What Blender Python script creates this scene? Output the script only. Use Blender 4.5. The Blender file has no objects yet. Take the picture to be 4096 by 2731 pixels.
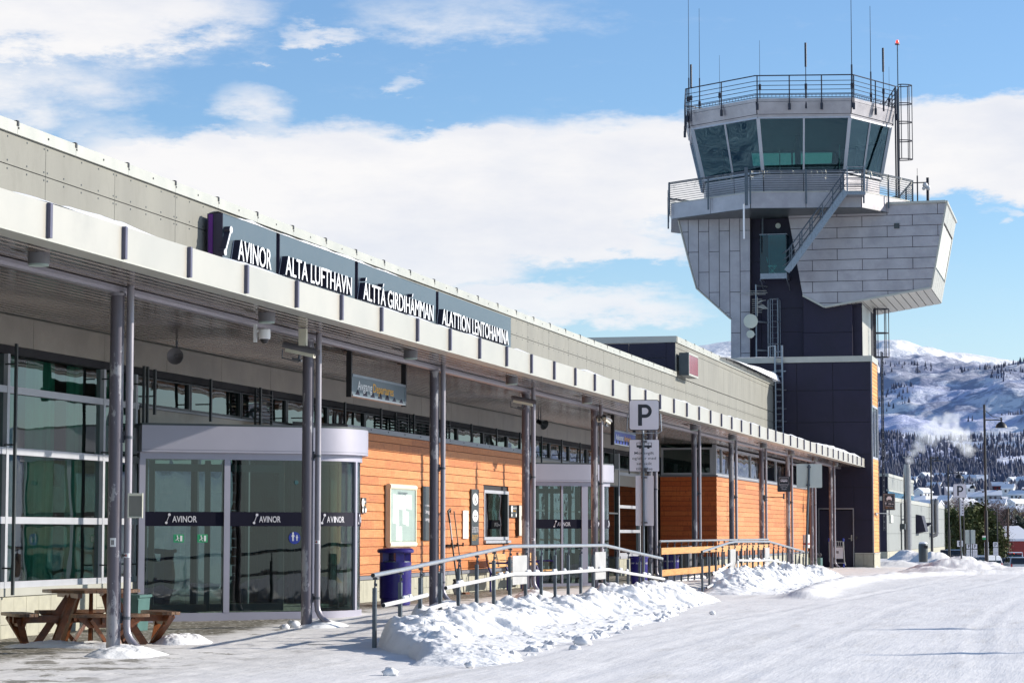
import bpy, math, random
import numpy as np
from mathutils import Vector, Matrix
PI = math.pi
R = math.radians
# ------------------------------------------------------------------ frame of reference
# world: X across (towards the road), Y along the facade (away from the camera), Z up; metres
FPX, PSI, TH, EYE = 9671.0, R(13.66), R(4.52), 1.5
SC = bpy.context.scene
COL = SC.collection
cam_d = bpy.data.cameras.new('camera'); cam = bpy.data.objects.new('camera', cam_d); COL.objects.link(cam)
cam.location = (0, 0, EYE); cam.rotation_euler = (R(90) + TH, 0, PSI)
cam_d.sensor_width = 36.0; cam_d.lens = 85.0; cam_d.clip_start = 0.1; cam_d.clip_end = 30000
SC.camera = cam
SC.view_settings.view_transform = 'Standard'; SC.view_settings.look = 'None'
SC.view_settings.gamma = 1; SC.view_settings.exposure = 0.46
SC.cycles.volume_bounces = 2; SC.cycles.transparent_max_bounces = 24
CR = Matrix.Rotation(PSI, 3, 'Z') @ Matrix.Rotation(R(90) + TH, 3, 'X')
FW = Vector((-math.sin(PSI), math.cos(PSI), 0)); RT = Vector((math.cos(PSI), math.sin(PSI), 0))
EYEV = Vector((0, 0, EYE))
def ray(px, py): return CR @ Vector(((px - 2048) / FPX, -(py - 1365.5) / FPX, -1))
def hX(px, py, X): d = ray(px, py); return EYEV + d * (X / d.x)
def hY(px, py, Y): d = ray(px, py); return EYEV + d * (Y / d.y)
def hZ(px, py, Z): d = ray(px, py); return EYEV + d * ((Z - EYE) / d.z)
def hD(px, py, D): d = ray(px, py); return EYEV + d * (D / d.dot(FW))
def ydx(px, X): return hX(px, 2130, X).y          # Y of image column px on the plane X
def at(xc, D, z=0.0): v = RT * xc + FW * D; return Vector((v.x, v.y, z))   # camera-right / forward metres

# ------------------------------------------------------------------ light
SUN_EL = R(21.5); SUN_AZ = math.atan2(0.90, 0.44)      # azimuth from +Y towards +X
sd = Vector((math.sin(SUN_AZ) * math.cos(SUN_EL), math.cos(SUN_AZ) * math.cos(SUN_EL), math.sin(SUN_EL)))
sl = bpy.data.lights.new('sun', 'SUN'); so = bpy.data.objects.new('sun', sl); COL.objects.link(so)
sl.energy = 4.9; sl.angle = R(0.53); sl.color = (1.0, 0.93, 0.82)
so.rotation_euler = sd.to_track_quat('Z', 'Y').to_euler()

W = bpy.data.worlds.new('World'); SC.world = W; W.use_nodes = True
def world():
    nt = W.node_tree; N = nt.nodes; L = nt.links; N.clear()
    out = N.new('ShaderNodeOutputWorld'); bg = N.new('ShaderNodeBackground'); bg.inputs[1].default_value = 0.108
    sky = N.new('ShaderNodeTexSky'); sky.sky_type = 'NISHITA'; sky.sun_disc = False
    sky.sun_elevation = SUN_EL; sky.sun_rotation = SUN_AZ; sky.air_density = 1.0; sky.dust_density = 0.35; sky.ozone_density = 2.2
    tc = N.new('ShaderNodeTexCoord'); sp = N.new('ShaderNodeSeparateXYZ'); L.new(tc.outputs['Generated'], sp.inputs[0])
    def m(op, a, b=None, c=None, clamp=False):
        n = N.new('ShaderNodeMath'); n.operation = op; n.use_clamp = clamp
        for i, v in enumerate((a, b, c)):
            if v is None: continue
            if isinstance(v, (int, float)): n.inputs[i].default_value = v
            else: L.new(v, n.inputs[i])
        return n.outputs[0]
    X, Y, Z = sp.outputs
    az = m('MULTIPLY', m('ARCTAN2', X, Y), 180 / PI); el = m('MULTIPLY', m('ARCSINE', Z), 180 / PI)
    cv = N.new('ShaderNodeCombineXYZ'); L.new(m('MULTIPLY', az, 0.35), cv.inputs[0]); L.new(el, cv.inputs[1])
    def noise(scale, det, rough, off=0, lac=2.0):
        mp = N.new('ShaderNodeMapping'); mp.inputs['Location'].default_value = (off, off * .7, off * .3); L.new(cv.outputs[0], mp.inputs[0])
        n = N.new('ShaderNodeTexNoise'); n.inputs['Scale'].default_value = scale; n.inputs['Detail'].default_value = det
        n.inputs['Roughness'].default_value = rough; n.inputs['Lacunarity'].default_value = lac; L.new(mp.outputs[0], n.inputs[0]); return n.outputs[0]
    n1 = noise(0.6, 9, 0.62); n2 = noise(1.9, 9, 0.66, 7.3); n3 = noise(0.25, 4, 0.55, 3.1)
    azd = m('ADD', m('ADD', az, m('MULTIPLY', m('SUBTRACT', n3, 0.5), 5.0)), m('MULTIPLY', m('SUBTRACT', n1, 0.5), 3.2)); eld = m('ADD', m('ADD', el, m('MULTIPLY', m('SUBTRACT', n1, 0.5), 2.4)), m('MULTIPLY', m('SUBTRACT', n2, 0.5), 1.3))
    def blob(px, py, rx, ry, amp, pw=1.0):
        d = ray(px, py).normalized(); a0 = math.degrees(math.atan2(d.x, d.y)); e0 = math.degrees(math.asin(d.z))
        sx = rx / FPX * 57.3; sy = ry / FPX * 57.3
        u = m('DIVIDE', m('SUBTRACT', azd, a0), sx); v = m('DIVIDE', m('SUBTRACT', eld, e0), sy)
        q = m('SUBTRACT', 1.0, m('ADD', m('MULTIPLY', u, u), m('MULTIPLY', v, v)), clamp=True)
        return m('MULTIPLY', q, amp)
    B = [(1450, 830, 1500, 330, 2.4), (2500, 640, 900, 230, 1.8), (3900, 590, 900, 230, 2.4), (900, 760, 700, 180, 1.2), (300, 20, 900, 190, 1.05), (150, 330, 620, 360, .8), (700, 120, 500, 160, .5),
         (1300, 145, 210, 55, .9), (1085, 430, 185, 130, .85), (1900, 60, 620, 170, .62), (2300, 1230, 650, 110, 1.3), (1690, 310, 70, 45, .6),
         (2500, 1000, 500, 60, .6), (4100, 850, 300, 30, .7), (1500, 1180, 700, 150, 1.2), (650, 560, 300, 90, .5)]
    s = None
    for b in B:
        v = blob(*b); s = v if s is None else m('ADD', s, v)
    # the rest of the sky, out of frame: scattered cloud
    rest = m('MULTIPLY', m('SUBTRACT', n3, 0.42, clamp=True), 2.0)
    far = m('MULTIPLY', rest, m('GREATER_THAN', m('ABSOLUTE', m('ADD', az, 13.66)), 17.0))
    s = m('ADD', s, far)
    s = m('ADD', s, m('MULTIPLY', m('SUBTRACT', n2, 0.5), 1.25))
    mr = N.new('ShaderNodeMapRange'); mr.interpolation_type = 'SMOOTHSTEP'; L.new(s, mr.inputs[0])
    mr.inputs[1].default_value = 0.05; mr.inputs[2].default_value = 1.25
    msk = m('MULTIPLY', mr.outputs[0], 0.97)
    cr = N.new('ShaderNodeValToRGB'); L.new(m('ADD', m('MULTIPLY', n1, .7), m('MULTIPLY', n3, .45)), cr.inputs[0])
    cr.color_ramp.elements[0].position = .38; cr.color_ramp.elements[0].color = (5.2, 5.4, 6.0, 1)
    cr.color_ramp.elements[1].position = .66; cr.color_ramp.elements[1].color = (6.6, 6.5, 6.5, 1)
    # sky colour, deepened slightly in the blue
    tint = N.new('ShaderNodeMix'); tint.data_type = 'RGBA'; tint.blend_type = 'MULTIPLY'; tint.inputs[0].default_value = 1
    L.new(sky.outputs[0], tint.inputs[6]); tint.inputs[7].default_value = (0.82, 0.98, 1.17, 1)
    mx = N.new('ShaderNodeMix'); mx.data_type = 'RGBA'; L.new(msk, mx.inputs[0]); L.new(tint.outputs[2], mx.inputs[6]); L.new(cr.outputs[0], mx.inputs[7])
    hz = N.new('ShaderNodeMapRange'); hz.interpolation_type = 'SMOOTHSTEP'; L.new(el, hz.inputs[0]); hz.inputs[1].default_value = 8.0; hz.inputs[2].default_value = 1.0; hz.inputs[3].default_value = 0; hz.inputs[4].default_value = .50
    m2 = N.new('ShaderNodeMix'); m2.data_type = 'RGBA'; L.new(hz.outputs[0], m2.inputs[0]); L.new(mx.outputs[2], m2.inputs[6]); m2.inputs[7].default_value = (5.0, 6.1, 6.9, 1)
    L.new(m2.outputs[2], bg.inputs[0]); L.new(bg.outputs[0], out.inputs[0])
world()

# ------------------------------------------------------------------ materials
MAT = {}
def new_mat(name):
    m = bpy.data.materials.new(name); m.use_nodes = True; MAT[name] = m
    return m, m.node_tree.nodes, m.node_tree.links, m.node_tree.nodes['Principled BSDF']
def pbr(name, col, rough=.6, metal=0., var=.12, vs=3., bump=0., bs=40., stretch=(1, 1, 1), spec=None, coat=0., emit=None, dirt=None):
    m, N, L, P = new_mat(name)
    P.inputs['Roughness'].default_value = rough; P.inputs['Metallic'].default_value = metal
    if spec is not None: P.inputs['Specular IOR Level'].default_value = spec
    if coat: P.inputs['Coat Weight'].default_value = coat; P.inputs['Coat Roughness'].default_value = .1
    if emit: P.inputs['Emission Color'].default_value = (*emit[:3], 1); P.inputs['Emission Strength'].default_value = emit[3]
    tc = N.new('ShaderNodeTexCoord'); mp = N.new('ShaderNodeMapping'); mp.inputs['Scale'].default_value = stretch; L.new(tc.outputs['Object'], mp.inputs[0])
    n = N.new('ShaderNodeTexNoise'); n.inputs['Scale'].default_value = vs; n.inputs['Detail'].default_value = 6; n.inputs['Roughness'].default_value = .6; L.new(mp.outputs[0], n.inputs[0])
    cr = N.new('ShaderNodeValToRGB'); L.new(n.outputs[0], cr.inputs[0])
    a = [max(0, c * (1 - var)) for c in col]; b = [min(1, c * (1 + var)) for c in col]
    cr.color_ramp.elements[0].position = .3; cr.color_ramp.elements[1].position = .7
    cr.color_ramp.elements[0].color = (*a, 1); cr.color_ramp.elements[1].color = (*b, 1)
    last = cr.outputs[0]
    if dirt:                                   # (colour, scale, threshold, softness)
        n2 = N.new('ShaderNodeTexNoise'); n2.inputs['Scale'].default_value = dirt[1]; n2.inputs['Detail'].default_value = 8; n2.inputs['Roughness'].default_value = .7; L.new(mp.outputs[0], n2.inputs[0])
        mr = N.new('ShaderNodeMapRange'); mr.inputs[1].default_value = dirt[2]; mr.inputs[2].default_value = dirt[2] + dirt[3]; L.new(n2.outputs[0], mr.inputs[0])
        mx = N.new('ShaderNodeMix'); mx.data_type = 'RGBA'; L.new(mr.outputs[0], mx.inputs[0]); L.new(last, mx.inputs[6]); mx.inputs[7].default_value = (*dirt[0], 1); last = mx.outputs[2]
    L.new(last, P.inputs['Base Color'])
    rr = N.new('ShaderNodeMapRange'); rr.inputs[3].default_value = max(.02, rough * .8); rr.inputs[4].default_value = min(1, rough * 1.2); L.new(n.outputs[0], rr.inputs[0]); L.new(rr.outputs[0], P.inputs['Roughness'])
    if bump:
        nb = N.new('ShaderNodeTexNoise'); nb.inputs['Scale'].default_value = bs; nb.inputs['Detail'].default_value = 4; L.new(mp.outputs[0], nb.inputs[0])
        bp = N.new('ShaderNodeBump'); bp.inputs['Strength'].default_value = bump; bp.inputs['Distance'].default_value = .02; L.new(nb.outputs[0], bp.inputs['Height']); L.new(bp.outputs[0], P.inputs['Normal'])
    return m
pbr('panel', (.195, .192, .168), .75, 0, .16, 1.2, .1, 60, (1, 1, .35), dirt=((.145, .142, .124), 2.4, .50, .3))
pbr('panel_far', (.22, .235, .23), .7, 0, .08, 1.)
pbr('dark_panel', (.015, .0125, .032), .55, 0, .2, .8, .05, 50, spec=.35, dirt=((.023, .020, .045), 3., .55, .3))
pbr('dark_back', (.012, .012, .018), .8)
pbr('coping', (.42, .415, .37), .42, .25, .06, 1.5)
pbr('fascia', (.46, .435, .385), .36, .35, .05, .7, .10, 1.3, dirt=((.385, .365, .325), 1.1, .52, .4))
pbr('fascia_fin', (.10, .10, .15), .5, .3)
pbr('soffit', (.17, .135, .105), .15, .6, .3, 1.2, .02, 5., (1.5, .12, 1))
pbr('band', (.27, .24, .20), .38, .35, .14, 1.3, .02, 4., dirt=((.20, .18, .15), 1.6, .45, .4))
pbr('grey_frame', (.22, .23, .26), .4, .35, .06)
pbr('light_frame', (.42, .43, .47), .4, .3, .05)
pbr('dark_frame', (.055, .065, .07), .4, .3)
pbr('door_grey', (.36, .35, .42), .42, .2, .05, 1.)
pbr('column_paint', (.135, .122, .148), .42, .15, .12, 3., .06, 30., stretch=(1, 1, .45), dirt=((.36, .35, .37), 3.0, .545, .02))
pbr('pipe_paint', (.27, .252, .285), .38, .35, .06)
pbr('galv', (.24, .265, .30), .36, .75, .18, 14., .05, 60)
pbr('galv_post', (.10, .12, .14), .42, .6, .2, 9.)
pbr('rail_tube', (.36, .37, .38), .3, .5, .08, 8.)
pbr('rail_pale', (.56, .56, .56), .6, .0, .06, 8.)  # lighter, non-metallic tube colour for the mid rails
pbr('galv_dark', (.10, .11, .13), .5, .5, .2, 6.)
pbr('black', (.012, .012, .015), .5)
pbr('blackplastic', (.02, .02, .024), .35)
pbr('antenna', (.018, .02, .035), .5)
pbr('white', (.78, .78, .78), .45, 0, .04)
pbr('sign_white', (.66, .64, .68), .4, 0, .03)
pbr('sign_back', (.55, .56, .50), .5, .2, .05)
pbr('sign_black', (.012, .012, .02), .35)
pbr('sign_blue', (.080, .108, .128), .38, .2, .04)
pbr('sign_side', (.022, .018, .045), .5)
pbr('purple', (.09, .005, .17), .35)
pbr('letter_dark', (.012, .010, .028), .45)
pbr('letter_face', (.80, .80, .80), .4)
pbr('letter_glass', (.66, .68, .74), .5)
pbr('band_dark', (.005, .005, .018), .6, spec=.15)
pbr('plinth', (.36, .35, .28), .85, 0, .14, 5., .2, 40, dirt=((.33, .32, .28), 6, .5, .3))
pbr('pavers', (.16, .15, .12), .8, 0, .3, 6., .2, 60)
pbr('bin_blue', (.020, .012, .17), .32, 0, .1, 3, dirt=((.035, .03, .2), 7, .55, .1))
pbr('cam_cream', (.66, .64, .52), .45)
pbr('lamp_grey', (.17, .165, .18), .45, .1)
pbr('green_bin', (.06, .14, .13), .45)
pbr('red_paint', (.35, .02, .02), .4)
pbr('red_light', (.8, .03, .02), .3, emit=(1, .05, .02, 1.5))
pbr('lit_red', (.24, .035, .05), .15, 0, .35, 1.2, stretch=(1, 3, .3))
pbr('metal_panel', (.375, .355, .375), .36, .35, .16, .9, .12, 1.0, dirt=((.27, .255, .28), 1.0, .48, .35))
pbr('metal_panel_lit', (.42, .41, .37), .42, .3, .05, .9)  # paler, warmer copy of metal_panel with the sunlight put into its colour
pbr('seam', (.05, .04, .05), .8)
pbr('teal_glass_solid', (.03, .10, .11), .15)
pbr('yellow', (.75, .38, .02), .5)
pbr('orange_txt', (.80, .36, .05), .5)
pbr('green_sign', (.02, .32, .13), .5)
pbr('blue_sign', (.01, .03, .28), .4)
pbr('paper', (.33, .40, .37), .7, 0, .08)
pbr('chair_white', (.65, .72, .6), .5)
pbr('interior', (.15, .19, .17), .8, 0, .3, .6)
pbr('interior_floor', (.22, .21, .19), .35)
pbr('paper_panel', (.36, .355, .35), .5)
pbr('curtain', (.50, .70, .62), .8, 0, .35, 1.5, stretch=(1, 6, .15))
pbr('rubber', (.02, .02, .02), .8)
pbr('car_white', (.70, .71, .74), .25, 0, .03, coat=.5)
pbr('car_dark', (.03, .03, .06), .25, 0, .03, coat=.5)
pbr('car_silver', (.4, .42, .45), .3, .5, .03, coat=.5)
pbr('car_glass', (.015, .02, .03), .08)
pbr('tail_red', (.4, .01, .01), .3)
pbr('house_white', (.68, .68, .66), .7); pbr('house_red', (.26, .035, .03), .7); pbr('house_yellow', (.55, .42, .2), .7); pbr('house_grey', (.25, .27, .3), .7); pbr('house_dark', (.06, .05, .06), .7)
pbr('bark', (.075, .05, .035), .9, 0, .3, 8); pbr('bare_twig', (.085, .05, .05), .9, 0, .3, 3)
pbr('pine_leaf', (.060, .072, .016), .8, 0, .55, 1.2); pbr('spruce_leaf', (.022, .04, .028), .85, 0, .4, 1.5); pbr('birch_leaf', (.10, .055, .05), .9, 0, .3, 2)
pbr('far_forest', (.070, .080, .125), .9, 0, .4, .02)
pbr('dish', (.60, .61, .50), .6, 0, .04)
pbr('steel_flue', (.30, .29, .30), .3, .9, .1, 4., stretch=(1, 1, 3))
pbr('picnic_wood', (.17, .055, .018), .38, 0, .5, 5., .2, 60, (1, 1, 1), dirt=((.06, .025, .012), 6, .48, .2))
pbr('picnic_top', (.15, .075, .035), .42, 0, .4, 9., .2, 60, dirt=((.05, .028, .018), 10, .46, .2))
pbr('bench_wood', (.48, .27, .09), .5, 0, .2, 5., stretch=(8, 1, 8))
pbr('rail_board', (.56, .28, .09), .5, 0, .22, 4., .08, 30., (1, .3, 4))
pbr('helper_cloth', (.5, .5, .5))

def wood_mat(name, axis, bh, base, lo, hi, rough=.55):
    """horizontal boards: tone changes from board to board, butt joints staggered, streaky grain"""
    m, N, L, P = new_mat(name)
    tc = N.new('ShaderNodeTexCoord'); sp = N.new('ShaderNodeSeparateXYZ'); L.new(tc.outputs['Object'], sp.inputs[0])
    def mt(op, a, b=None):
        n = N.new('ShaderNodeMath'); n.operation = op
        for i, v in enumerate((a, b)):
            if v is None: continue
            if isinstance(v, (int, float)): n.inputs[i].default_value = v
            else: L.new(v, n.inputs[i])
        return n.outputs[0]
    row = mt('FLOOR', mt('DIVIDE', sp.outputs[2], bh)); wn = N.new('ShaderNodeTexWhiteNoise'); wn.noise_dimensions = '1D'; L.new(row, wn.inputs['W'])
    u = sp.outputs[axis]; seg = mt('FLOOR', mt('DIVIDE', mt('ADD', u, mt('MULTIPLY', wn.outputs[0], 9.7)), 2.9))
    w2 = N.new('ShaderNodeTexWhiteNoise'); w2.noise_dimensions = '2D'; cv = N.new('ShaderNodeCombineXYZ'); L.new(row, cv.inputs[0]); L.new(seg, cv.inputs[1]); L.new(cv.outputs[0], w2.inputs['Vector'])
    g = N.new('ShaderNodeTexNoise'); mp = N.new('ShaderNodeMapping'); sc = [4, 4, 22]; sc[axis] = 1.6; mp.inputs['Scale'].default_value = sc; L.new(tc.outputs['Object'], mp.inputs[0]); L.new(mp.outputs[0], g.inputs[0]); g.inputs['Scale'].default_value = 1.6; g.inputs['Detail'].default_value = 7; g.inputs['Roughness'].default_value = .68; g.inputs['Distortion'].default_value = .9
    st = N.new('ShaderNodeTexNoise'); mp2 = N.new('ShaderNodeMapping'); s2 = [5, 5, 2.6]; s2[axis] = 15; mp2.inputs['Scale'].default_value = s2; L.new(tc.outputs['Object'], mp2.inputs[0]); L.new(mp2.outputs[0], st.inputs[0]); st.inputs['Scale'].default_value = 1.5; st.inputs['Detail'].default_value = 4
    f = mt('ADD', mt('MULTIPLY', w2.outputs[0], .26), mt('ADD', mt('MULTIPLY', g.outputs[0], .82), mt('MULTIPLY', mt('SUBTRACT', .62, st.outputs[0]), .25)))
    cr = N.new('ShaderNodeValToRGB'); L.new(f, cr.inputs[0]); cr.color_ramp.elements[0].position = .22; cr.color_ramp.elements[1].position = .95
    cr.color_ramp.elements[0].color = (*lo, 1); cr.color_ramp.elements[1].color = (*hi, 1); e = cr.color_ramp.elements.new(.55); e.color = (*base, 1)
    # knots / dark drip marks
    kn = N.new('ShaderNodeMapRange'); kn.inputs[1].default_value = .605; kn.inputs[2].default_value = .68; L.new(st.outputs[0], kn.inputs[0])
    mx = N.new('ShaderNodeMix'); mx.data_type = 'RGBA'; L.new(mt('MULTIPLY', kn.outputs[0], .7), mx.inputs[0]); L.new(cr.outputs[0], mx.inputs[6]); mx.inputs[7].default_value = (*[c * .45 for c in base], 1)
    L.new(mx.outputs[2], P.inputs['Base Color']); P.inputs['Roughness'].default_value = rough
    bp = N.new('ShaderNodeBump'); bp.inputs['Strength'].default_value = .35; bp.inputs['Distance'].default_value = .01; L.new(g.outputs[0], bp.inputs['Height']); L.new(bp.outputs[0], P.inputs['Normal'])
    return m
BH = .175
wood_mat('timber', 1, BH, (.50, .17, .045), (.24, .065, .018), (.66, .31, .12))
wood_mat('timber_front', 0, BH, (.55, .11, .022), (.30, .05, .012), (.68, .19, .05))  # redder copy of timber, the front's shade put into the colour
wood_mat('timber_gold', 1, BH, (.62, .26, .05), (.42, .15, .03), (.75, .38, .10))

def glass_mat(name, tint, ior=1.6, rough=.0, wav=.02, ws=.6, gc=(.93, .98, .97)):
    m, N, L, P = new_mat(name); N.remove(P); out = N['Material Output']
    tr = N.new('ShaderNodeBsdfTransparent'); tr.inputs[0].default_value = (*tint, 1)
    gl = N.new('ShaderNodeBsdfGlossy'); gl.inputs['Roughness'].default_value = rough; gl.inputs[0].default_value = (*gc, 1)
    fr = N.new('ShaderNodeFresnel'); fr.inputs[0].default_value = ior
    tc = N.new('ShaderNodeTexCoord'); n = N.new('ShaderNodeTexNoise'); n.inputs['Scale'].default_value = ws; n.inputs['Detail'].default_value = 2; L.new(tc.outputs['Object'], n.inputs[0])
    bp = N.new('ShaderNodeBump'); bp.inputs['Strength'].default_value = 1; bp.inputs['Distance'].default_value = wav; L.new(n.outputs[0], bp.inputs['Height'])
    L.new(bp.outputs[0], gl.inputs['Normal'])
    mx = N.new('ShaderNodeMixShader'); L.new(fr.outputs[0], mx.inputs[0]); L.new(tr.outputs[0], mx.inputs[1]); L.new(gl.outputs[0], mx.inputs[2]); L.new(mx.outputs[0], out.inputs[0])
    return m
glass_mat('glass', (.17, .47, .39), 1.9, 0, .012, .7)
glass_mat('door_glass', (.42, .62, .57), 1.75, 0, .006, .9)
glass_mat('cab_glass', (.14, .36, .34), 1.85, 0, .03, .25, (.42, .72, .88))
glass_mat('teal_glass', (.12, .52, .55), 1.6, 0, .002, 1.)
glass_mat('board_glass', (.93, .95, .94), 1.5, 0, .002, 1.)

def snow_mat(name, col=(.84, .85, .88), bump=.5, scales=(1.5, 9., 45.), dirt=None, tracks=False):
    m, N, L, P = new_mat(name)
    tc = N.new('ShaderNodeTexCoord'); P.inputs['Roughness'].default_value = .75; P.inputs['Specular IOR Level'].default_value = .25
    P.inputs['Subsurface Weight'].default_value = 0
    def noise(s, d=5, st=(1, 1, 1), r=.6):
        mp = N.new('ShaderNodeMapping'); mp.inputs['Scale'].default_value = st; mp.inputs['Rotation'].default_value = (0, 0, .12); L.new(tc.outputs['Object'], mp.inputs[0])
        n = N.new('ShaderNodeTexNoise'); n.inputs['Scale'].default_value = s; n.inputs['Detail'].default_value = d; n.inputs['Roughness'].default_value = r; L.new(mp.outputs[0], n.inputs[0]); return n.outputs[0]
    a = noise(scales[0]); b = noise(scales[1]); c = noise(scales[2], 3)
    cr = N.new('ShaderNodeValToRGB'); L.new(a, cr.inputs[0]); cr.color_ramp.elements[0].position = .3; cr.color_ramp.elements[1].position = .75
    cr.color_ramp.elements[0].color = (*[x * .90 for x in col], 1); cr.color_ramp.elements[1].color = (*[min(.9, x * 1.04) for x in col], 1)
    last = cr.outputs[0]
    if dirt:
        d = noise(dirt[1], 8, dirt[4] if len(dirt) > 4 else (1, 1, 1), .7); mr = N.new('ShaderNodeMapRange'); mr.inputs[1].default_value = dirt[2]; mr.inputs[2].default_value = dirt[2] + dirt[3]; L.new(d, mr.inputs[0])
        mx = N.new('ShaderNodeMix'); mx.data_type = 'RGBA'; L.new(mr.outputs[0], mx.inputs[0]); L.new(last, mx.inputs[6]); mx.inputs[7].default_value = (*dirt[0], 1); last = mx.outputs[2]
    L.new(last, P.inputs['Base Color'])
    def mt(op, x, y):
        n = N.new('ShaderNodeMath'); n.operation = op
        for i, v in enumerate((x, y)):
            if isinstance(v, (int, float)): n.inputs[i].default_value = v
            else: L.new(v, n.inputs[i])
        return n.outputs[0]
    h = mt('ADD', mt('MULTIPLY', b, 1.0), mt('MULTIPLY', c, .35))
    if tracks:
        t = noise(2.2, 4, (5, .35, 1), .65); t2 = noise(9., 3, (3, .5, 1), .6)
        h = mt('ADD', h, mt('ADD', mt('MULTIPLY', t, 1.4), mt('MULTIPLY', t2, .5)))
    bp = N.new('ShaderNodeBump'); bp.inputs['Strength'].default_value = bump; bp.inputs['Distance'].default_value = .05; L.new(h, bp.inputs['Height']); L.new(bp.outputs[0], P.inputs['Normal'])
    return m, N, L, P, last
snow_mat('snow')
snow_mat('snow_bank', (.88, .87, .87), .35, (1.2, 6., 30.), dirt=((.70, .68, .64), 3.2, .60, .12))
snow_mat('snow_far', (.80, .81, .86), .2, (.05, .3, 1.))

# ------------------------------------------------------------------ mesh helpers
class MB:
    def __init__(s): s.v = []; s.f = []
    def add(s, vs, fs):
        o = len(s.v); s.v += [tuple(v) for v in vs]; s.f += [tuple(i + o for i in f) for f in fs]; return s
    def box(s, x0, x1, y0, y1, z0, z1):
        if x0 > x1: x0, x1 = x1, x0
        if y0 > y1: y0, y1 = y1, y0
        if z0 > z1: z0, z1 = z1, z0
        return s.add([(x0, y0, z0), (x1, y0, z0), (x1, y1, z0), (x0, y1, z0), (x0, y0, z1), (x1, y0, z1), (x1, y1, z1), (x0, y1, z1)],
              [(0, 3, 2, 1), (4, 5, 6, 7), (0, 1, 5, 4), (1, 2, 6, 5), (2, 3, 7, 6), (3, 0, 4, 7)])
    def cbox(s, x0, x1, y0, y1, z0, z1, b=.01):
        """box with chamfered vertical and horizontal edges (as an octagonal prism on z with small caps)"""
        pts = [(x0 + b, y0), (x1 - b, y0), (x1, y0 + b), (x1, y1 - b), (x1 - b, y1), (x0 + b, y1), (x0, y1 - b), (x0, y0 + b)]
        return s.prism([Vector((p[0], p[1], z0)) for p in pts], Vector((0, 0, z1 - z0)))
    def prism(s, pts, ext):
        n = len(pts); pts = [Vector(p) for p in pts]; e = Vector(ext)
        nrm = Vector((0, 0, 0))
        for i in range(n): nrm += pts[i].cross(pts[(i + 1) % n])
        if nrm.dot(e) > 0: pts = pts[::-1]
        vs = pts + [p + e for p in pts]
        fs = [tuple(range(n)), tuple(range(2 * n - 1, n - 1, -1))] + [(i, n + i, n + (i + 1) % n, (i + 1) % n) for i in range(n)]
        return s.add(vs, fs)
    def quad(s, a, b, c, d): return s.add([a, b, c, d], [(0, 1, 2, 3)])
    def tube(s, p0, p1, r, n=8, r1=None, caps=True):
        return s.path([p0, p1], r, n, r1, caps)
    def path(s, pts, r, n=8, r1=None, caps=True, closed=False):
        pts = [Vector(p) for p in pts]; k = len(pts); o = len(s.v); up = None
        for i, p in enumerate(pts):
            if closed: t = (pts[(i + 1) % k] - pts[i - 1])
            else: t = (pts[min(i + 1, k - 1)] - pts[max(i - 1, 0)])
            t.normalize()
            if up is None: up = Vector((0, 0, 1)) if abs(t.z) < .9 else Vector((1, 0, 0))
            a = t.cross(up); a.normalize(); b = a.cross(t); b.normalize(); up = b
            rr = r if r1 is None else r + (r1 - r) * i / (k - 1)
            for j in range(n):
                q = 2 * PI * j / n; s.v.append(tuple(p + (a * math.cos(q) + b * math.sin(q)) * rr))
        segs = k if closed else k - 1
        for i in range(segs):
            i2 = (i + 1) % k
            for j in range(n):
                j2 = (j + 1) % n; s.f.append((o + i * n + j, o + i * n + j2, o + i2 * n + j2, o + i2 * n + j))
        if caps and not closed: s.f.append(tuple(o + j for j in range(n - 1, -1, -1))); s.f.append(tuple(o + (k - 1) * n + j for j in range(n)))
        return s
    def bar(s, p0, p1, w, h, up=(0, 0, 1)):
        """rectangular bar from p0 to p1, w across, h along 'up'"""
        p0 = Vector(p0); p1 = Vector(p1); t = (p1 - p0).normalized(); u = Vector(up); a = t.cross(u)
        if a.length < 1e-4: u = Vector((1, 0, 0)); a = t.cross(u)
        a.normalize(); b = a.cross(t).normalized(); a *= w / 2; b *= h / 2
        vs = [p0 - a - b, p0 + a - b, p0 + a + b, p0 - a + b, p1 - a - b, p1 + a - b, p1 + a + b, p1 - a + b]
        return s.add(vs, [(0, 1, 2, 3), (7, 6, 5, 4), (0, 4, 5, 1), (1, 5, 6, 2), (2, 6, 7, 3), (3, 7, 4, 0)])
    def lathe(s, prof, c=(0, 0, 0), n=24, sx=1, sy=1):
        o = len(s.v); c = Vector(c)
        for (r, z) in prof:
            for j in range(n):
                q = 2 * PI * j / n; s.v.append((c.x + r * sx * math.cos(q), c.y + r * sy * math.sin(q), c.z + z))
        for i in range(len(prof) - 1):
            for j in range(n):
                j2 = (j + 1) % n; s.f.append((o + i * n + j, o + i * n + j2, o + (i + 1) * n + j2, o + (i + 1) * n + j))
        if prof[0][0] > 1e-6: s.f.append(tuple(o + j for j in range(n - 1, -1, -1)))
        if prof[-1][0] > 1e-6: s.f.append(tuple(o + (len(prof) - 1) * n + j for j in range(n)))
        return s
    def disc(s, c, nrm, r, th, n=28):
        nrm = Vector(nrm).normalized(); return s.path([Vector(c), Vector(c) + nrm * th], r, n)
    def xf(s, M, start=0):
        for i in range(start, len(s.v)): s.v[i] = tuple(M @ Vector(s.v[i]))
        return s
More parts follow.
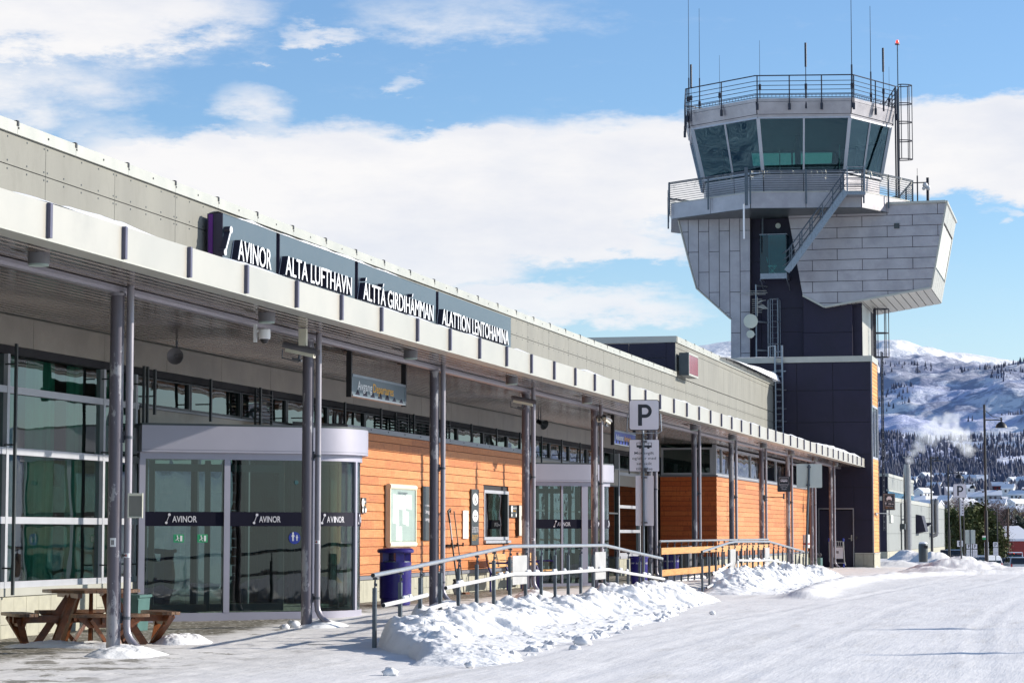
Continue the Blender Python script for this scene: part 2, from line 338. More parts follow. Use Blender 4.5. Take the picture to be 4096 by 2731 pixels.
    def build(s, name, mat, parent=None, loc=None, smooth=True, ang=32):
        if parent is not None:
            off = Vector((0, 0, 0)); p = parent
            while p is not None: off += Vector(p.location); p = p.parent
        else: off = Vector(loc) if loc is not None else Vector((0, 0, 0))
        me = bpy.data.meshes.new(name); me.from_pydata([(x - off.x, y - off.y, z - off.z) for x, y, z in s.v], [], s.f); me.update()
        if smooth:
            me.shade_smooth(); me.set_sharp_from_angle(angle=R(ang))
        me.materials.append(MAT[mat]); o = bpy.data.objects.new(name, me); COL.objects.link(o)
        if parent is not None: o.parent = parent
        else: o.location = off
        return o
def tag(o, label=None, cat=None, group=None, kind=None):
    if label: o['label'] = label
    if cat: o['category'] = cat
    if group: o['group'] = group
    if kind: o['kind'] = kind
    return o
def thing(name, label, cat, loc=(0, 0, 0), group=None):
    o = bpy.data.objects.new(name, None); COL.objects.link(o); o.location = loc; o.empty_display_size = .3
    return tag(o, label, cat, group)
def dup(root, loc, rz=0, label=None, scale=None):
    def rec(src, par):
        c = src.copy(); COL.objects.link(c)
        if par is not None: c.parent = par
        for ch in [k for k in bpy.data.objects if k.parent == src and k != c]: rec(ch, c)
        return c
    r = rec(root, None); r.location = loc; r.rotation_euler = (0, 0, rz)
    if scale: r.scale = scale
    if label: r['label'] = label
    return r
TXT = {}
def text_pts(s, ext, off=0.0):
    k = (s, ext, off)
    if k in TXT: return TXT[k]
    cu = bpy.data.curves.new('t', 'FONT'); cu.body = s; cu.size = 1; cu.extrude = ext / 2; cu.resolution_u = 3; cu.offset = off; cu.align_x = 'LEFT'
    ob = bpy.data.objects.new('t', cu); COL.objects.link(ob); bpy.context.view_layer.update()
    me = bpy.data.meshes.new_from_object(ob.evaluated_get(bpy.context.evaluated_depsgraph_get()))
    vs = np.array([v.co[:] for v in me.vertices]) if len(me.vertices) else np.zeros((1, 3)); fs = [tuple(p.vertices) for p in me.polygons]
    bpy.data.objects.remove(ob); bpy.data.curves.remove(cu); bpy.data.meshes.remove(me)
    TXT[k] = (vs, fs); return TXT[k]
def text(mb, s, org, right, up, h, width=None, ext=.01, off=0., align='L', caph=True):
    """lettering: org lower-left of the capitals, cap height h, total width, thickness ext along right x up"""
    vs, fs = text_pts(s, 0.02, off); vs = vs.copy()
    x0, x1 = vs[:, 0].min(), vs[:, 0].max(); CAP = .729 if caph else max(vs[:, 1].max(), .1)
    sy = h / CAP; sx = sy if width is None else width / (x1 - x0)
    right = Vector(right).normalized(); up = Vector(up).normalized(); nrm = right.cross(up)
    w = (x1 - x0) * sx; sh = {'L': 0, 'C': -w / 2, 'R': -w}[align]
    out = [Vector(org) + right * ((v[0] - x0) * sx + sh) + up * (v[1] * sy) + nrm * ((v[2] / 0.02 + .5) * ext) for v in vs]
    mb.add(out, fs); return w
def logo(mb, org, right, up, h, ext=.01, sp=.28, dr=.12, sw=.05):
    """slanted stick between two dots"""
    right = Vector(right).normalized(); up = Vector(up).normalized(); n = right.cross(up); o = Vector(org)
    a = o + right * h * .10 + up * h * .12; b = o + right * h * (.10 + sp) + up * h * .86
    mb.disc(a, n, h * dr, ext, 16); mb.disc(b, n, h * dr * 1.1, ext, 16); mb.bar(a + n * ext * .5, b + n * ext * .5, ext, h * sw, up=right)
# numpy value noise
def vnoise(x, y, seed=0):
    xi = np.floor(x).astype(np.int64); yi = np.floor(y).astype(np.int64); xf = x - xi; yf = y - yi
    def h(a, b):
        n = (a * 374761393 + b * 668265263 + seed * 1442695041) & 0x7fffffff; n = ((n ^ (n >> 13)) * 1274126177) & 0x7fffffff; return ((n ^ (n >> 16)) & 0xffff) / 65535.0
    u = xf * xf * (3 - 2 * xf); v = yf * yf * (3 - 2 * yf)
    return (h(xi, yi) * (1 - u) + h(xi + 1, yi) * u) * (1 - v) + (h(xi, yi + 1) * (1 - u) + h(xi + 1, yi + 1) * u) * v
def fbm(x, y, oct=4, seed=0, rough=.5):
    s = 0; a = 1; t = 0
    for i in range(oct): s = s + a * vnoise(x, y, seed + i * 17); t += a; a *= rough; x = x * 2.03 + 11.3; y = y * 2.03 + 5.7
    return s / t
def sstep(a, b, x): t = np.clip((x - a) / (b - a), 0, 1); return t * t * (3 - 2 * t)
def grid_mesh(name, X, Y, Z, mat, loc=(0, 0, 0), parent=None):
    ny, nx = X.shape; me = bpy.data.meshes.new(name); co = np.stack([X - loc[0], Y - loc[1], Z - loc[2]], -1).reshape(-1, 3).astype(np.float32)
    idx = np.arange(nx * ny).reshape(ny, nx); q = np.stack([idx[:-1, :-1], idx[:-1, 1:], idx[1:, 1:], idx[1:, :-1]], -1).reshape(-1, 4)
    me.vertices.add(len(co)); me.vertices.foreach_set('co', co.ravel()); me.loops.add(q.size); me.loops.foreach_set('vertex_index', q.ravel().astype(np.int32))
    me.polygons.add(len(q)); me.polygons.foreach_set('loop_start', np.arange(0, q.size, 4, dtype=np.int32)); me.update(calc_edges=True); me.validate()
    me.shade_smooth(); me.materials.append(MAT[mat] if isinstance(mat, str) else mat)
    o = bpy.data.objects.new(name, me); COL.objects.link(o); o.location = loc
    if parent is not None: o.parent = parent
    return o

# ================================================================== ground and land
def base_z(x, y):
    D = -x * math.sin(PSI) + y * math.cos(PSI)
    z = np.interp(D, [0, 60, 90, 125, 150, 165, 220, 300, 500, 900], [0, 0, -.05, -.25, -.75, -1.15, -2.0, -3.2, -5., -6.])
    zb = np.interp(D, [0, 60, 90, 125, 250, 900], [0, 0, -.05, -.15, -.35, -6.])
    m = sstep(-12.0, -8.0, x); z = zb * (1 - m) + z * m
    side = (1 - sstep(-10.6, -9.6, x)) * sstep(34, 44, D) * (1 - sstep(78, 100, D)) * .15
    return z + side
_w1 = [hZ(*p, 0) for p in ((3215, 2392), (3300, 2352), (3420, 2322), (3600, 2304), (3850, 2292), (4200, 2288))]
def seg_dist(x, y, pts):
    d = np.full(np.shape(x), 1e9)
    for a, b in zip(pts[:-1], pts[1:]):
        ax, ay, bx, by = a.x, a.y, b.x, b.y; L2 = (bx - ax) ** 2 + (by - ay) ** 2
        t = np.clip(((x - ax) * (bx - ax) + (y - ay) * (by - ay)) / L2, 0, 1); d = np.minimum(d, np.hypot(x - ax - t * (bx - ax), y - ay - t * (by - ay)))
    return d
_heaps = []          # x, y, rx, ry, height
for px, D, rx, ry, h in ((3800, 104, 2.0, 3.0, .52), (3880, 108, 2.2, 3., .34), (3950, 106, 2.2, 2.6, .20), (4030, 103, 1.8, 2.2, .14), (3735, 101, 1.6, 2.0, .22), (3560, 124, 1.8, 2.5, .25),
                         (3640, 152, 1.5, 3.0, .55), (3735, 147, 1.5, 3., .80), (3775, 144, 1.7, 3.5, .42)):
    v = at((px - 2048) / FPX * D, D); _heaps.append((v.x, v.y, rx, ry, h))
def gz(x, y, fine=True):
    x = np.asarray(x, float); y = np.asarray(y, float); z = base_z(x, y); hp_ = np.zeros(np.shape(z))
    for hx, hy, rx, ry, h in _heaps:
        u = (x - hx) * math.cos(PSI) + (y - hy) * math.sin(PSI); v = -(x - hx) * math.sin(PSI) + (y - hy) * math.cos(PSI)
        q = np.clip(1 - (u / rx) ** 2 - (v / ry) ** 2, 0, 1); hp_ = np.maximum(hp_, h * q ** .9 * (.35 + 1.3 * fbm(x * 1.3, y * .8, 4, 5)))
    z = z + hp_
    if fine:
        d = seg_dist(x, y, _w1); z = z + .17 * np.exp(-(d / .45) ** 2) * (.6 + .9 * fbm(x * 1.6, y * 1.1, 4, 9))
        road = sstep(-9.2, -7.5, x)
        z = z + (fbm(x * .5, y * .25, 3, 1) - .5) * .05 + (fbm(x * 5, y * 3.5, 4, 2) - .5) * (.026 * (1 - road) + .006 * road)
        z = z + (fbm(x * 2.6, y * .35, 4, 3) - .5) * .020 * road
        for i_, (x0_, k_, a_) in enumerate(((-5.6, .012, .3), (-3.9, .012, .3), (-1.2, -.018, .5), (.5, -.018, .5), (-6.6, .03, .2), (3.2, .05, .6), (4.9, .05, .6))):
            xx_ = x - (x0_ + k_ * (y - 30) + a_ * np.sin(y * .09 + i_ // 2)); z = z - .006 * np.exp(-(xx_ / .13) ** 2) * (.5 + fbm(y * 1.3, x * 0 + i_, 2, 51)) + .003 * np.exp(-((np.abs(xx_) - .24) / .07) ** 2)
    return z
def gzs(x, y): return float(gz(x, y, False))

ys = [17.0]
while ys[-1] < 172: ys.append(ys[-1] + max(.05, ys[-1] * .0022))
ys = np.array(ys); xs = np.concatenate([np.arange(-16.5, -12, .08), np.arange(-12, 6, .055), np.arange(6, 26, .12)])
# shear the sheet so that it follows the view to the right as well
X, Y = np.meshgrid(xs, ys)
m, N, L, P, last = snow_mat('ground_snow', (.81, .79, .78), .18, (1.0, 7., 38.), dirt=((.60, .575, .55), 1.1, .56, .16, (2.2, .35, 1)), tracks=True)
def ground_nodes():
    tc = N.new('ShaderNodeTexCoord'); sp = N.new('ShaderNodeSeparateXYZ'); L.new(tc.outputs['Object'], sp.inputs[0])
    def mt(op, a, b, c=None, clamp=False):
        n = N.new('ShaderNodeMath'); n.operation = op; n.use_clamp = clamp
        for i, v in enumerate((a, b, c)):
            if v is None: continue
            if isinstance(v, (int, float)): n.inputs[i].default_value = v
            else: L.new(v, n.inputs[i])
        return n.outputs[0]
    def mr(v, a, b):
        n = N.new('ShaderNodeMapRange'); n.interpolation_type = 'SMOOTHSTEP'; L.new(v, n.inputs[0]); n.inputs[1].default_value = a; n.inputs[2].default_value = b; return n.outputs[0]
    n1 = N.new('ShaderNodeTexNoise'); n1.inputs['Scale'].default_value = 1.1; n1.inputs['Detail'].default_value = 8; n1.inputs['Roughness'].default_value = .68; L.new(tc.outputs['Object'], n1.inputs[0])
    n2 = N.new('ShaderNodeTexNoise'); n2.inputs['Scale'].default_value = 14; n2.inputs['Detail'].default_value = 5; L.new(tc.outputs['Object'], n2.inputs[0])
    # bare paving close to the wall, snow taking over outwards and far away
    xx = mt('ADD', sp.outputs[0], mt('MULTIPLY', mt('SUBTRACT', n1.outputs[0], .5), 2.6))
    bare = mt('SUBTRACT', 1.0, mr(xx, -12.95, -12.25)); far = mt('SUBTRACT', 1.0, mr(sp.outputs[1], 82, 92)); f = mt('MULTIPLY', bare, far)
    # a few thin patches on the footway
    th = mt('MULTIPLY', mr(mt('ADD', n1.outputs[0], mt('MULTIPLY', mt('SUBTRACT', 1.0, mr(sp.outputs[1], 27.5, 31.5)), .06)), .585, .625), mt('SUBTRACT', 1.0, mr(sp.outputs[0], -10.6, -9.6)))
    th = mt('MULTIPLY', th, mt('SUBTRACT', 1.0, mr(sp.outputs[1], 60, 80))); f = mt('MAXIMUM', f, mt('MULTIPLY', th, .85))
    sprk = mr(n2.outputs[0], .56, .62); f = mt('MULTIPLY', f, mt('SUBTRACT', 1.0, mt('MULTIPLY', sprk, .45)))
    cr = N.new('ShaderNodeValToRGB'); L.new(n2.outputs[0], cr.inputs[0]); cr.color_ramp.elements[0].position = .3; cr.color_ramp.elements[1].position = .7
    cr.color_ramp.elements[0].color = (.060, .050, .032, 1); cr.color_ramp.elements[1].color = (.15, .14, .105, 1)
    mx = N.new('ShaderNodeMix'); mx.data_type = 'RGBA'; L.new(f, mx.inputs[0]); L.new(last, mx.inputs[6]); L.new(cr.outputs[0], mx.inputs[7])
    # grey trodden tone of the footway
    tread = mt('MULTIPLY', mt('SUBTRACT', 1.0, mr(sp.outputs[0], -9.6, -8.6)), .35)
    mx2 = N.new('ShaderNodeMix'); mx2.data_type = 'RGBA'; L.new(mt('MULTIPLY', tread, n1.outputs[0]), mx2.inputs[0]); L.new(mx.outputs[2], mx2.inputs[6]); mx2.inputs[7].default_value = (.42, .40, .37, 1)
    # sand and grit spread over the driven snow, thicker along the wheel lines
    vo = N.new('ShaderNodeTexVoronoi'); vo.inputs['Scale'].default_value = 17; L.new(tc.outputs['Object'], vo.inputs['Vector']); mpg = N.new('ShaderNodeMapping'); mpg.inputs['Scale'].default_value = (1.2, .12, 1); L.new(tc.outputs['Object'], mpg.inputs[0])
    n3 = N.new('ShaderNodeTexNoise'); n3.inputs['Scale'].default_value = 1.5; n3.inputs['Detail'].default_value = 7; n3.inputs['Roughness'].default_value = .7; L.new(mpg.outputs[0], n3.inputs[0])
    gr = mt('MULTIPLY', mt('SUBTRACT', 1.0, mr(vo.outputs['Distance'], .08, .22)), mr(n3.outputs[0], .50, .66)); film = mt('MULTIPLY', mr(n3.outputs[0], .52, .72), .35)
    mx3 = N.new('ShaderNodeMix'); mx3.data_type = 'RGBA'; L.new(mt('MAXIMUM', mt('MULTIPLY', gr, .6), film), mx3.inputs[0]); L.new(mx2.outputs[2], mx3.inputs[6]); mx3.inputs[7].default_value = (.46, .43, .39, 1)
    L.new(mx3.outputs[2], P.inputs['Base Color'])
ground_nodes()
g = grid_mesh('ground', X, Y, gz(X, Y), m); g['kind'] = 'structure'

# ---- valley and mountain: one sheet in (azimuth, distance), real size
def ridge_elev(az): return np.interp(az, [-60, -20, 0, 2.5, 4.4, 5.6, 7.2, 8.75, 10, 12.05, 16, 22, 28, 36, 60, 90], [1.2, 1.5, 2.0, 3.4, 4.42, 4.58, 4.62, 4.47, 4.22, 3.92, 3.1, 2.3, 1.7, 1.1, 1.2, 1.4])
def land_z(az, d):
    x = d * np.sin(np.radians(az)); y = d * np.cos(np.radians(az))
    zr = np.tan(np.radians(ridge_elev(az))) * 5200
    town = np.interp(d, [0, 100, 160, 220, 300, 500, 900, 1100, 1300, 1600, 1950], [-.6, -.6, -1.2, -2.1, -3.5, -5.2, -6.2, 6, 16, 32, 48])
    t = np.clip((d - 1950) / 3250, 0, 1.0); z = np.where(d < 1950, town, 48 + (zr - 48) * t ** 1.12)
    z = np.where(d > 5200, zr - (d - 5200) * .06, z)
    a = sstep(1950, 2600, d) * (1 - sstep(4700, 5200, d) * .85)
    rel = (fbm(x / 420, y / 600, 4, 21) - .5) * 110 + (fbm(x / 110, y / 150, 4, 33, .55) - .5) * 46 + (fbm(x / 30, y / 45, 3, 35) - .5) * 7
    # shoulder running down to the right in front of the main slope
    xs_ = x - np.interp(d, [2400, 3000, 3600, 4300], [790, 720, 600, 520]); sh = 66 * np.exp(-(xs_ / np.where(xs_ > 0, 55, 260)) ** 2) * sstep(2350, 2700, d) * (1 - sstep(3500, 4300, d))
    return z + a * rel + sh + (fbm(x / 60, y / 60, 3, 41) - .5) * 3 * sstep(700, 1200, d)
az = np.unique(np.concatenate([np.arange(-60, -1, 1.2), np.arange(-1, 3.5, .15), np.arange(3.5, 13.2, .028), np.arange(13.2, 80, .45)]))
dd = [95.0]
while dd[-1] < 7500: dd.append(dd[-1] * (1.011 if dd[-1] < 1900 or dd[-1] > 5300 else 1.0045))
AZ, DD = np.meshgrid(az, np.array(dd)); Z = land_z(AZ, DD)
xc = DD * np.sin(np.radians(AZ)); yc = DD * np.cos(np.radians(AZ)); XX = RT.x * xc + FW.x * yc; YY = RT.y * xc + FW.y * yc
near = DD < 175
Z = np.where(near, np.minimum(Z, base_z(XX, YY) - .35), Z)
def mountain_mat():
    m, N, L, P = new_mat('mountain_snow'); P.inputs['Roughness'].default_value = .85; P.inputs['Specular IOR Level'].default_value = .1
    tc = N.new('ShaderNodeTexCoord')
    def noise(s, d, r, st=(1, 1, 1), dist=0):
        mp = N.new('ShaderNodeMapping'); mp.inputs['Scale'].default_value = st; L.new(tc.outputs['Object'], mp.inputs[0])
        n = N.new('ShaderNodeTexNoise'); n.inputs['Scale'].default_value = s; n.inputs['Detail'].default_value = d; n.inputs['Roughness'].default_value = r; n.inputs['Distortion'].default_value = dist; L.new(mp.outputs[0], n.inputs[0]); return n.outputs[0]
    def mr(v, a, b, c=0, d=1):
        n = N.new('ShaderNodeMapRange'); n.interpolation_type = 'SMOOTHSTEP'; L.new(v, n.inputs[0]); n.inputs[1].default_value = a; n.inputs[2].default_value = b; n.inputs[3].default_value = c; n.inputs[4].default_value = d; return n.outputs[0]
    def mt(op, a, b):
        n = N.new('ShaderNodeMath'); n.operation = op
        for i, v in enumerate((a, b)):
            if isinstance(v, (int, float)): n.inputs[i].default_value = v
            else: L.new(v, n.inputs[i])
        return n.outputs[0]
    sp = N.new('ShaderNodeSeparateXYZ'); L.new(tc.outputs['Object'], sp.inputs[0]); z = sp.outputs[2]
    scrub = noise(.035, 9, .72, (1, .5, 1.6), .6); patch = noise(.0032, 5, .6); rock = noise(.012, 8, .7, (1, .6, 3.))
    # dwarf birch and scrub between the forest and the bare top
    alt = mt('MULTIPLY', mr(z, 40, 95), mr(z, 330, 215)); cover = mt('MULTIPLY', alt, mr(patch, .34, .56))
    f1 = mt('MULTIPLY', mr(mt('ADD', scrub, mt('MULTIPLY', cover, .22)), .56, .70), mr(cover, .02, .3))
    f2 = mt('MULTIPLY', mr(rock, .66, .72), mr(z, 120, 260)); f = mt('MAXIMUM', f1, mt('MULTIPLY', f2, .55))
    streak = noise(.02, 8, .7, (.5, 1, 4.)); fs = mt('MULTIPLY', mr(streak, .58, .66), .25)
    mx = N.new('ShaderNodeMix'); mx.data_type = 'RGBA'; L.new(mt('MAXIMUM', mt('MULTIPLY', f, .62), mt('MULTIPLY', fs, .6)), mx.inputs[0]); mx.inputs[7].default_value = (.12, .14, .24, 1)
    # leafless birch wood plus the lower slope's bluish shade, painted into the snow colour
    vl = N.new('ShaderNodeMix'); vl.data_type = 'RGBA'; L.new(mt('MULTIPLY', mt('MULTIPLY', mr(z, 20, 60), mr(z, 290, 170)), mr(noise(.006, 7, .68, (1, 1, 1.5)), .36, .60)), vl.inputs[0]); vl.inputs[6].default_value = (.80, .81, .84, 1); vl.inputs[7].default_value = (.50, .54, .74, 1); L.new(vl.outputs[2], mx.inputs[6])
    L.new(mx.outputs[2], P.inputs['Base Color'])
    bp = N.new('ShaderNodeBump'); bp.inputs['Strength'].default_value = .9; bp.inputs['Distance'].default_value = 9; L.new(mt('ADD', noise(.03, 8, .65), mt('MULTIPLY', noise(.008, 6, .6, (1, 1, 2)), 1.5)), bp.inputs['Height']); L.new(bp.outputs[0], P.inputs['Normal'])
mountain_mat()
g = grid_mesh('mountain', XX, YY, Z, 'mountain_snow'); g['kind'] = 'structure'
def land_at(azd, d):
    z = float(land_z(np.array(azd), np.array(d))); v = at(d * math.sin(R(azd)), d * math.cos(R(azd))); return Vector((v.x, v.y, z))
# ---- the forest on the slope: far too many trees to count, one object
rnd = random.Random(5)
mb = MB(); cnt = 0
for k in range(60000):
    if cnt > 4200: break
    a = rnd.uniform(7.6, 12.6); d = 1900 + 1500 * rnd.random() ** 1.15
    if k % 5 == 0: d = rnd.uniform(1120, 1900)
    x = d * math.sin(R(a)); y = d * math.cos(R(a)); p = fbm(np.array(x / 75), np.array(y / 110), 3, 77)
    dens = .60 - (d - 1900) / 2000 if d > 1900 else .45
    if d > 2800: dens = .22 if a > 11.0 else .02
    if p < .64 - .36 * dens or rnd.random() > .25 + dens: continue
    q = land_at(a, d); h = (rnd.uniform(2.6, 7.5) if d > 1900 else rnd.uniform(3, 6.5)) * (1 if rnd.random() < .8 else 1.3); r = h * (rnd.uniform(.12, .24) if d > 1900 else rnd.uniform(.25, .5)); o = len(mb.v); n = 5
    r0 = rnd.random() * 6
    for j in range(n): mb.v.append((q.x + r * math.cos(r0 + j * 1.2566) * rnd.uniform(.7, 1.2), q.y + r * math.sin(r0 + j * 1.2566), q.z - 1 + h * .12))
    for j in range(n): mb.v.append((q.x + r * .62 * math.cos(r0 + j * 1.2566) * rnd.uniform(.6, 1.3), q.y + r * .62 * math.sin(r0 + j * 1.2566), q.z + h * rnd.uniform(.45, .6)))
    mb.v.append((q.x + rnd.uniform(-.3, .3), q.y, q.z + h))
    mb.f += [(o + j, o + (j + 1) % n, o + n + (j + 1) % n, o + n + j) for j in range(n)] + [(o + n + j, o + n + (j + 1) % n, o + 2 * n) for j in range(n)]; cnt += 1
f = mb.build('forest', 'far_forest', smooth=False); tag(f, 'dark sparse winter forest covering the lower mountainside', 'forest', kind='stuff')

# ---- houses of the town on the slope
USED = {}
def uniq(lb):
    k = USED.get(lb, 0); USED[lb] = k + 1; return lb if k == 0 else lb + ('', ', further right', ', furthest right', ', at the far end', ', last of them')[k]
def make_house(kind, wallm):
    t = thing('house', 'x', 'house', (0, 0, 0), 'houses of the town on the slope')
    w, l, h, rf = {'a': (8, 6.5, 3.4, 2.2), 'b': (10.5, 7, 2.4, 2.0), 'c': (6.5, 6.5, 4.2, 2.4)}[kind]
    m = MB(); m.prism([(-w / 2, -l / 2, -3), (-w / 2, l / 2, -3), (-w / 2, l / 2, h), (-w / 2, 0, h + rf * .94), (-w / 2, -l / 2, h)], (w, 0, 0)); m.build('wall', wallm, t)
    m = MB()
    for s in (-1, 1):
        a = Vector((-w / 2 - .5, s * (l / 2 + .6), h - .2)); b = Vector((-w / 2 - .5, 0, h + rf)); nn = Vector((0, 0, .45)); m.prism([a, b, b + nn, a + nn], (w + 1, 0, 0))
    m.build('roof', 'snow_far', t); m = MB(); m.box(w * .2, w * .2 + .8, -.4, .4, h + rf - .5, h + rf + 1.2); m.build('chimney', 'house_dark', t)
    k = -w / 2 + 1.6
    while k < w / 2 - 1.2:
        m = MB(); m.box(k, k + 1.2, -l / 2 - .06, -l / 2 + .05, h - 2.1, h - .8); m.build('window', 'house_dark', t); k += 2.6
    return t
hp = {('a', 'house_white'): None, ('b', 'house_white'): None, ('c', 'house_grey'): None, ('b', 'house_red'): None, ('a', 'house_yellow'): None, ('c', 'house_white'): None, ('a', 'house_dark'): None}
spots = [(3640, 1925, 'a', 1), (3700, 1915, 'c', 2), (3760, 1905, 'b', 1), (3835, 1900, 'b', 1), (3880, 1912, 'b', 1), (3620, 1955, 'b', 6), (3690, 1975, 'a', 1), (3735, 1950, 'a', 4), (3800, 1960, 'b', 1), (3865, 1958, 'a', 1),
         (3925, 1925, 'c', 1), (3960, 1932, 'b', 1), (3995, 1942, 'b', 3), (4055, 1930, 'a', 1), (4088, 1935, 'c', 1), (4030, 1965, 'c', 1), (4075, 1975, 'b', 1), (3910, 1985, 'b', 1), (3970, 1985, 'a', 2), (3860, 2010, 'b', 1),
         (3665, 2005, 'a', 1), (3720, 2015, 'b', 1), (3985, 2022, 'a', 1), (4060, 2010, 'b', 1), (3780, 2012, 'c', 2), (3930, 2035, 'b', 1), (4040, 2040, 'b', 1), (4090, 2050, 'a', 4), (3620, 1990, 'c', 1), (3600, 1935, 'a', 1), (4125, 1965, 'b', 3), (3655, 2045, 'a', 2)]
HL = {1: 'white house with snow covered roof', 2: 'grey house with snow covered roof', 3: 'red house with snow covered roof', 4: 'pale yellow house with snow covered roof', 6: 'dark brown house with snow covered roof'}
mats = {1: 'house_white', 2: 'house_grey', 3: 'house_red', 4: 'house_yellow', 6: 'house_dark'}; protos = {}
rnd = random.Random(8)
for i, (px, py, k, c) in enumerate(spots):
    a = math.degrees(math.atan((px - 2048) / FPX)); e = math.tan(TH - math.atan((py - 1365.5) / FPX)); best = min(np.arange(1000, 2100, 8.), key=lambda d: abs((float(land_z(np.array(a), np.array(d))) + 3 - EYE) / d - e))
    q = land_at(a, best); rz = PSI + rnd.uniform(-.7, .7); key = (k, c)
    if key not in protos:
        t = make_house(k, mats[c]); protos[key] = t; t.location = q; t.rotation_euler = (0, 0, rz)
    else: t = dup(protos[key], q, rz)
    sz = {'a': 'small ', 'b': 'long ', 'c': 'tall '}[k]; row = 'high up under the forest' if py < 1945 else ('halfway up the town' if py < 1995 else 'low just above the trees')
    side = 'near the steel flue' if px < 3720 else ('behind the far parking sign' if px < 3900 else ('left of the lamp post' if px < 3940 else 'right of the lamp post'))
    lb = f"{sz}{HL[c]} {row} {side}".replace('house with snow covered roof', 'house'); t['label'] = uniq(lb)
# ---- trees beyond the car park
def make_tree(kind, seed, h):
    r = random.Random(seed); lab = {'pine': 'bushy green pine', 'spruce': 'dark narrow spruce', 'birch': 'bare purplish birch'}[kind]
    t = thing({'pine': 'pine_tree', 'spruce': 'spruce_tree', 'birch': 'birch_tree'}[kind], lab, 'tree', (0, 0, 0), 'trees behind the car park')
    m = MB(); m.tube((0, 0, -.5), (r.uniform(-.2, .2), 0, h * .92), .05 + h * .016, 7, .02)
    limbs = []
    n = {'pine': 26, 'spruce': 46, 'birch': 26}[kind]
    for i in range(n):
        z = h * ((.22 if kind != 'spruce' else .08) + .75 * (i + .5) / n); a = r.random() * 6.28; f = z / h
        ln = {'pine': h * .26 * math.sin(PI * min(1, .25 + f * .75)) * r.uniform(.75, 1.15), 'spruce': h * .20 * (1.04 - f) * r.uniform(.85, 1.1), 'birch': h * .24 * math.sin(PI * min(1, .2 + .8 * f)) * r.uniform(.6, 1.1)}[kind]
        rise = {'pine': .35, 'spruce': -.18, 'birch': .9}[kind] * ln; e = Vector((math.cos(a) * ln, math.sin(a) * ln, z + rise)); m.tube((0, 0, z), e, .03 + h * .002, 4, .008, False); limbs.append((Vector((0, 0, z)), e))
    m.build('trunk', 'bark', t); c = MB()
    for p, e in limbs:
        k = {'pine': 60, 'spruce': 42, 'birch': 60}[kind]
        for j in range(k):
            f = r.random() ** .6; q = p.lerp(e, f); s = {'pine': .30, 'spruce': .24, 'birch': .10}[kind]; sp = {'pine': .42, 'spruce': .18, 'birch': .55}[kind] * (h / 8)
            q += Vector((r.gauss(0, sp), r.gauss(0, sp), r.gauss(0, sp * .7))); d = Vector((r.gauss(0, 1), r.gauss(0, 1), r.gauss(.1 if kind != 'birch' else .9, .6))).normalized(); u = d.orthogonal().normalized()
            L_ = s * r.uniform(.7, 1.5) * (3.5 if kind == 'birch' else 1); wd = s * .45 if kind != 'birch' else .022
            c.add([q - u * wd, q + u * wd, q + d * L_], [(0, 1, 2)])
    c.build('crown', {'pine': 'pine_leaf', 'spruce': 'spruce_leaf', 'birch': 'bare_twig'}[kind], t, smooth=False)
    return t
tp = {}
TL = [('pine', 3775, 250, 2050), ('pine', 3800, 245, 2035), ('birch', 3812, 262, 2000), ('birch', 3838, 268, 1995), ('pine', 3858, 250, 2050), ('pine', 3882, 244, 2030), ('pine', 3912, 248, 2012), ('pine', 3940, 252, 2040), ('birch', 3930, 270, 2010),
      ('birch', 3963, 266, 2015), ('pine', 3963, 246, 2085), ('birch', 3990, 272, 2005), ('pine', 3988, 244, 2110), ('spruce', 4022, 300, 1993), ('spruce', 3970, 275, 2008), ('spruce', 4068, 300, 2022), ('birch', 4042, 305, 2030), ('birch', 4005, 300, 2040), ('spruce', 3992, 280, 2018), ('birch', 3895, 275, 2010), ('birch', 4085, 305, 2035), ('pine', 3835, 240, 2075), ('spruce', 4095, 300, 2045)]
where = ['beside the end of the grey building', 'left of the far parking sign', 'behind the far parking sign pole', 'between the parking signs and the tall lamp post', 'just right of the tall lamp post', 'behind the low red shed', 'at the right edge of the trees']
for i, (k, px, D, py) in enumerate(TL):
    g0 = -2.6; e = math.tan(TH - math.atan((py - 1365.5) / FPX)); top = EYE + e * D; h = top - g0
    key = (k, i % 2)
    if key not in tp: tp[key] = (make_tree(k, 10 + i, h), h); t = tp[key][0]; s = 1
    else: t = dup(tp[key][0], (0, 0, 0)); s = h / tp[key][1]
    p = at((px - 2048) / FPX * D, D, g0); t.location = p; t.scale = (s, s, s); t.rotation_euler = (0, 0, i * 1.7)
    w = where[0] if px < 3790 else where[1] if px < 3830 else where[2] if px < 3880 else where[3] if px < 3930 else where[4] if px < 3980 else where[5] if px < 4060 else where[6]
    sz = 'tall' if h > 8.2 else ('mid sized' if h > 6.6 else 'low')
    t['label'] = {'pine': f'{sz} bushy green pine ', 'spruce': f'{sz} dark narrow spruce ', 'birch': f'{sz} bare twiggy birch '}[k] + w; t['label'] = uniq(t['label'])

# ================================================================== terminal building
XM, XT, XW, XC, XF = -15.16, -14.09, -13.12, -12.05, -10.85     # main wall, timber wall, far wing, columns, fascia
Y0 = 17.0
T = thing('terminal_building', 'long airport terminal with grey upper wall, timber cladding and a column lined canopy', 'building', (XM, 60, 0))
YF = ydx(2868.6, XW)                     # front of the far timber wing
YBX = 115.5                              # front of the dark annex
YCE = ydx(3482, XF)                      # far end of the canopy
YRB = ydx(2706, XM)                      # front of the raised roof storey
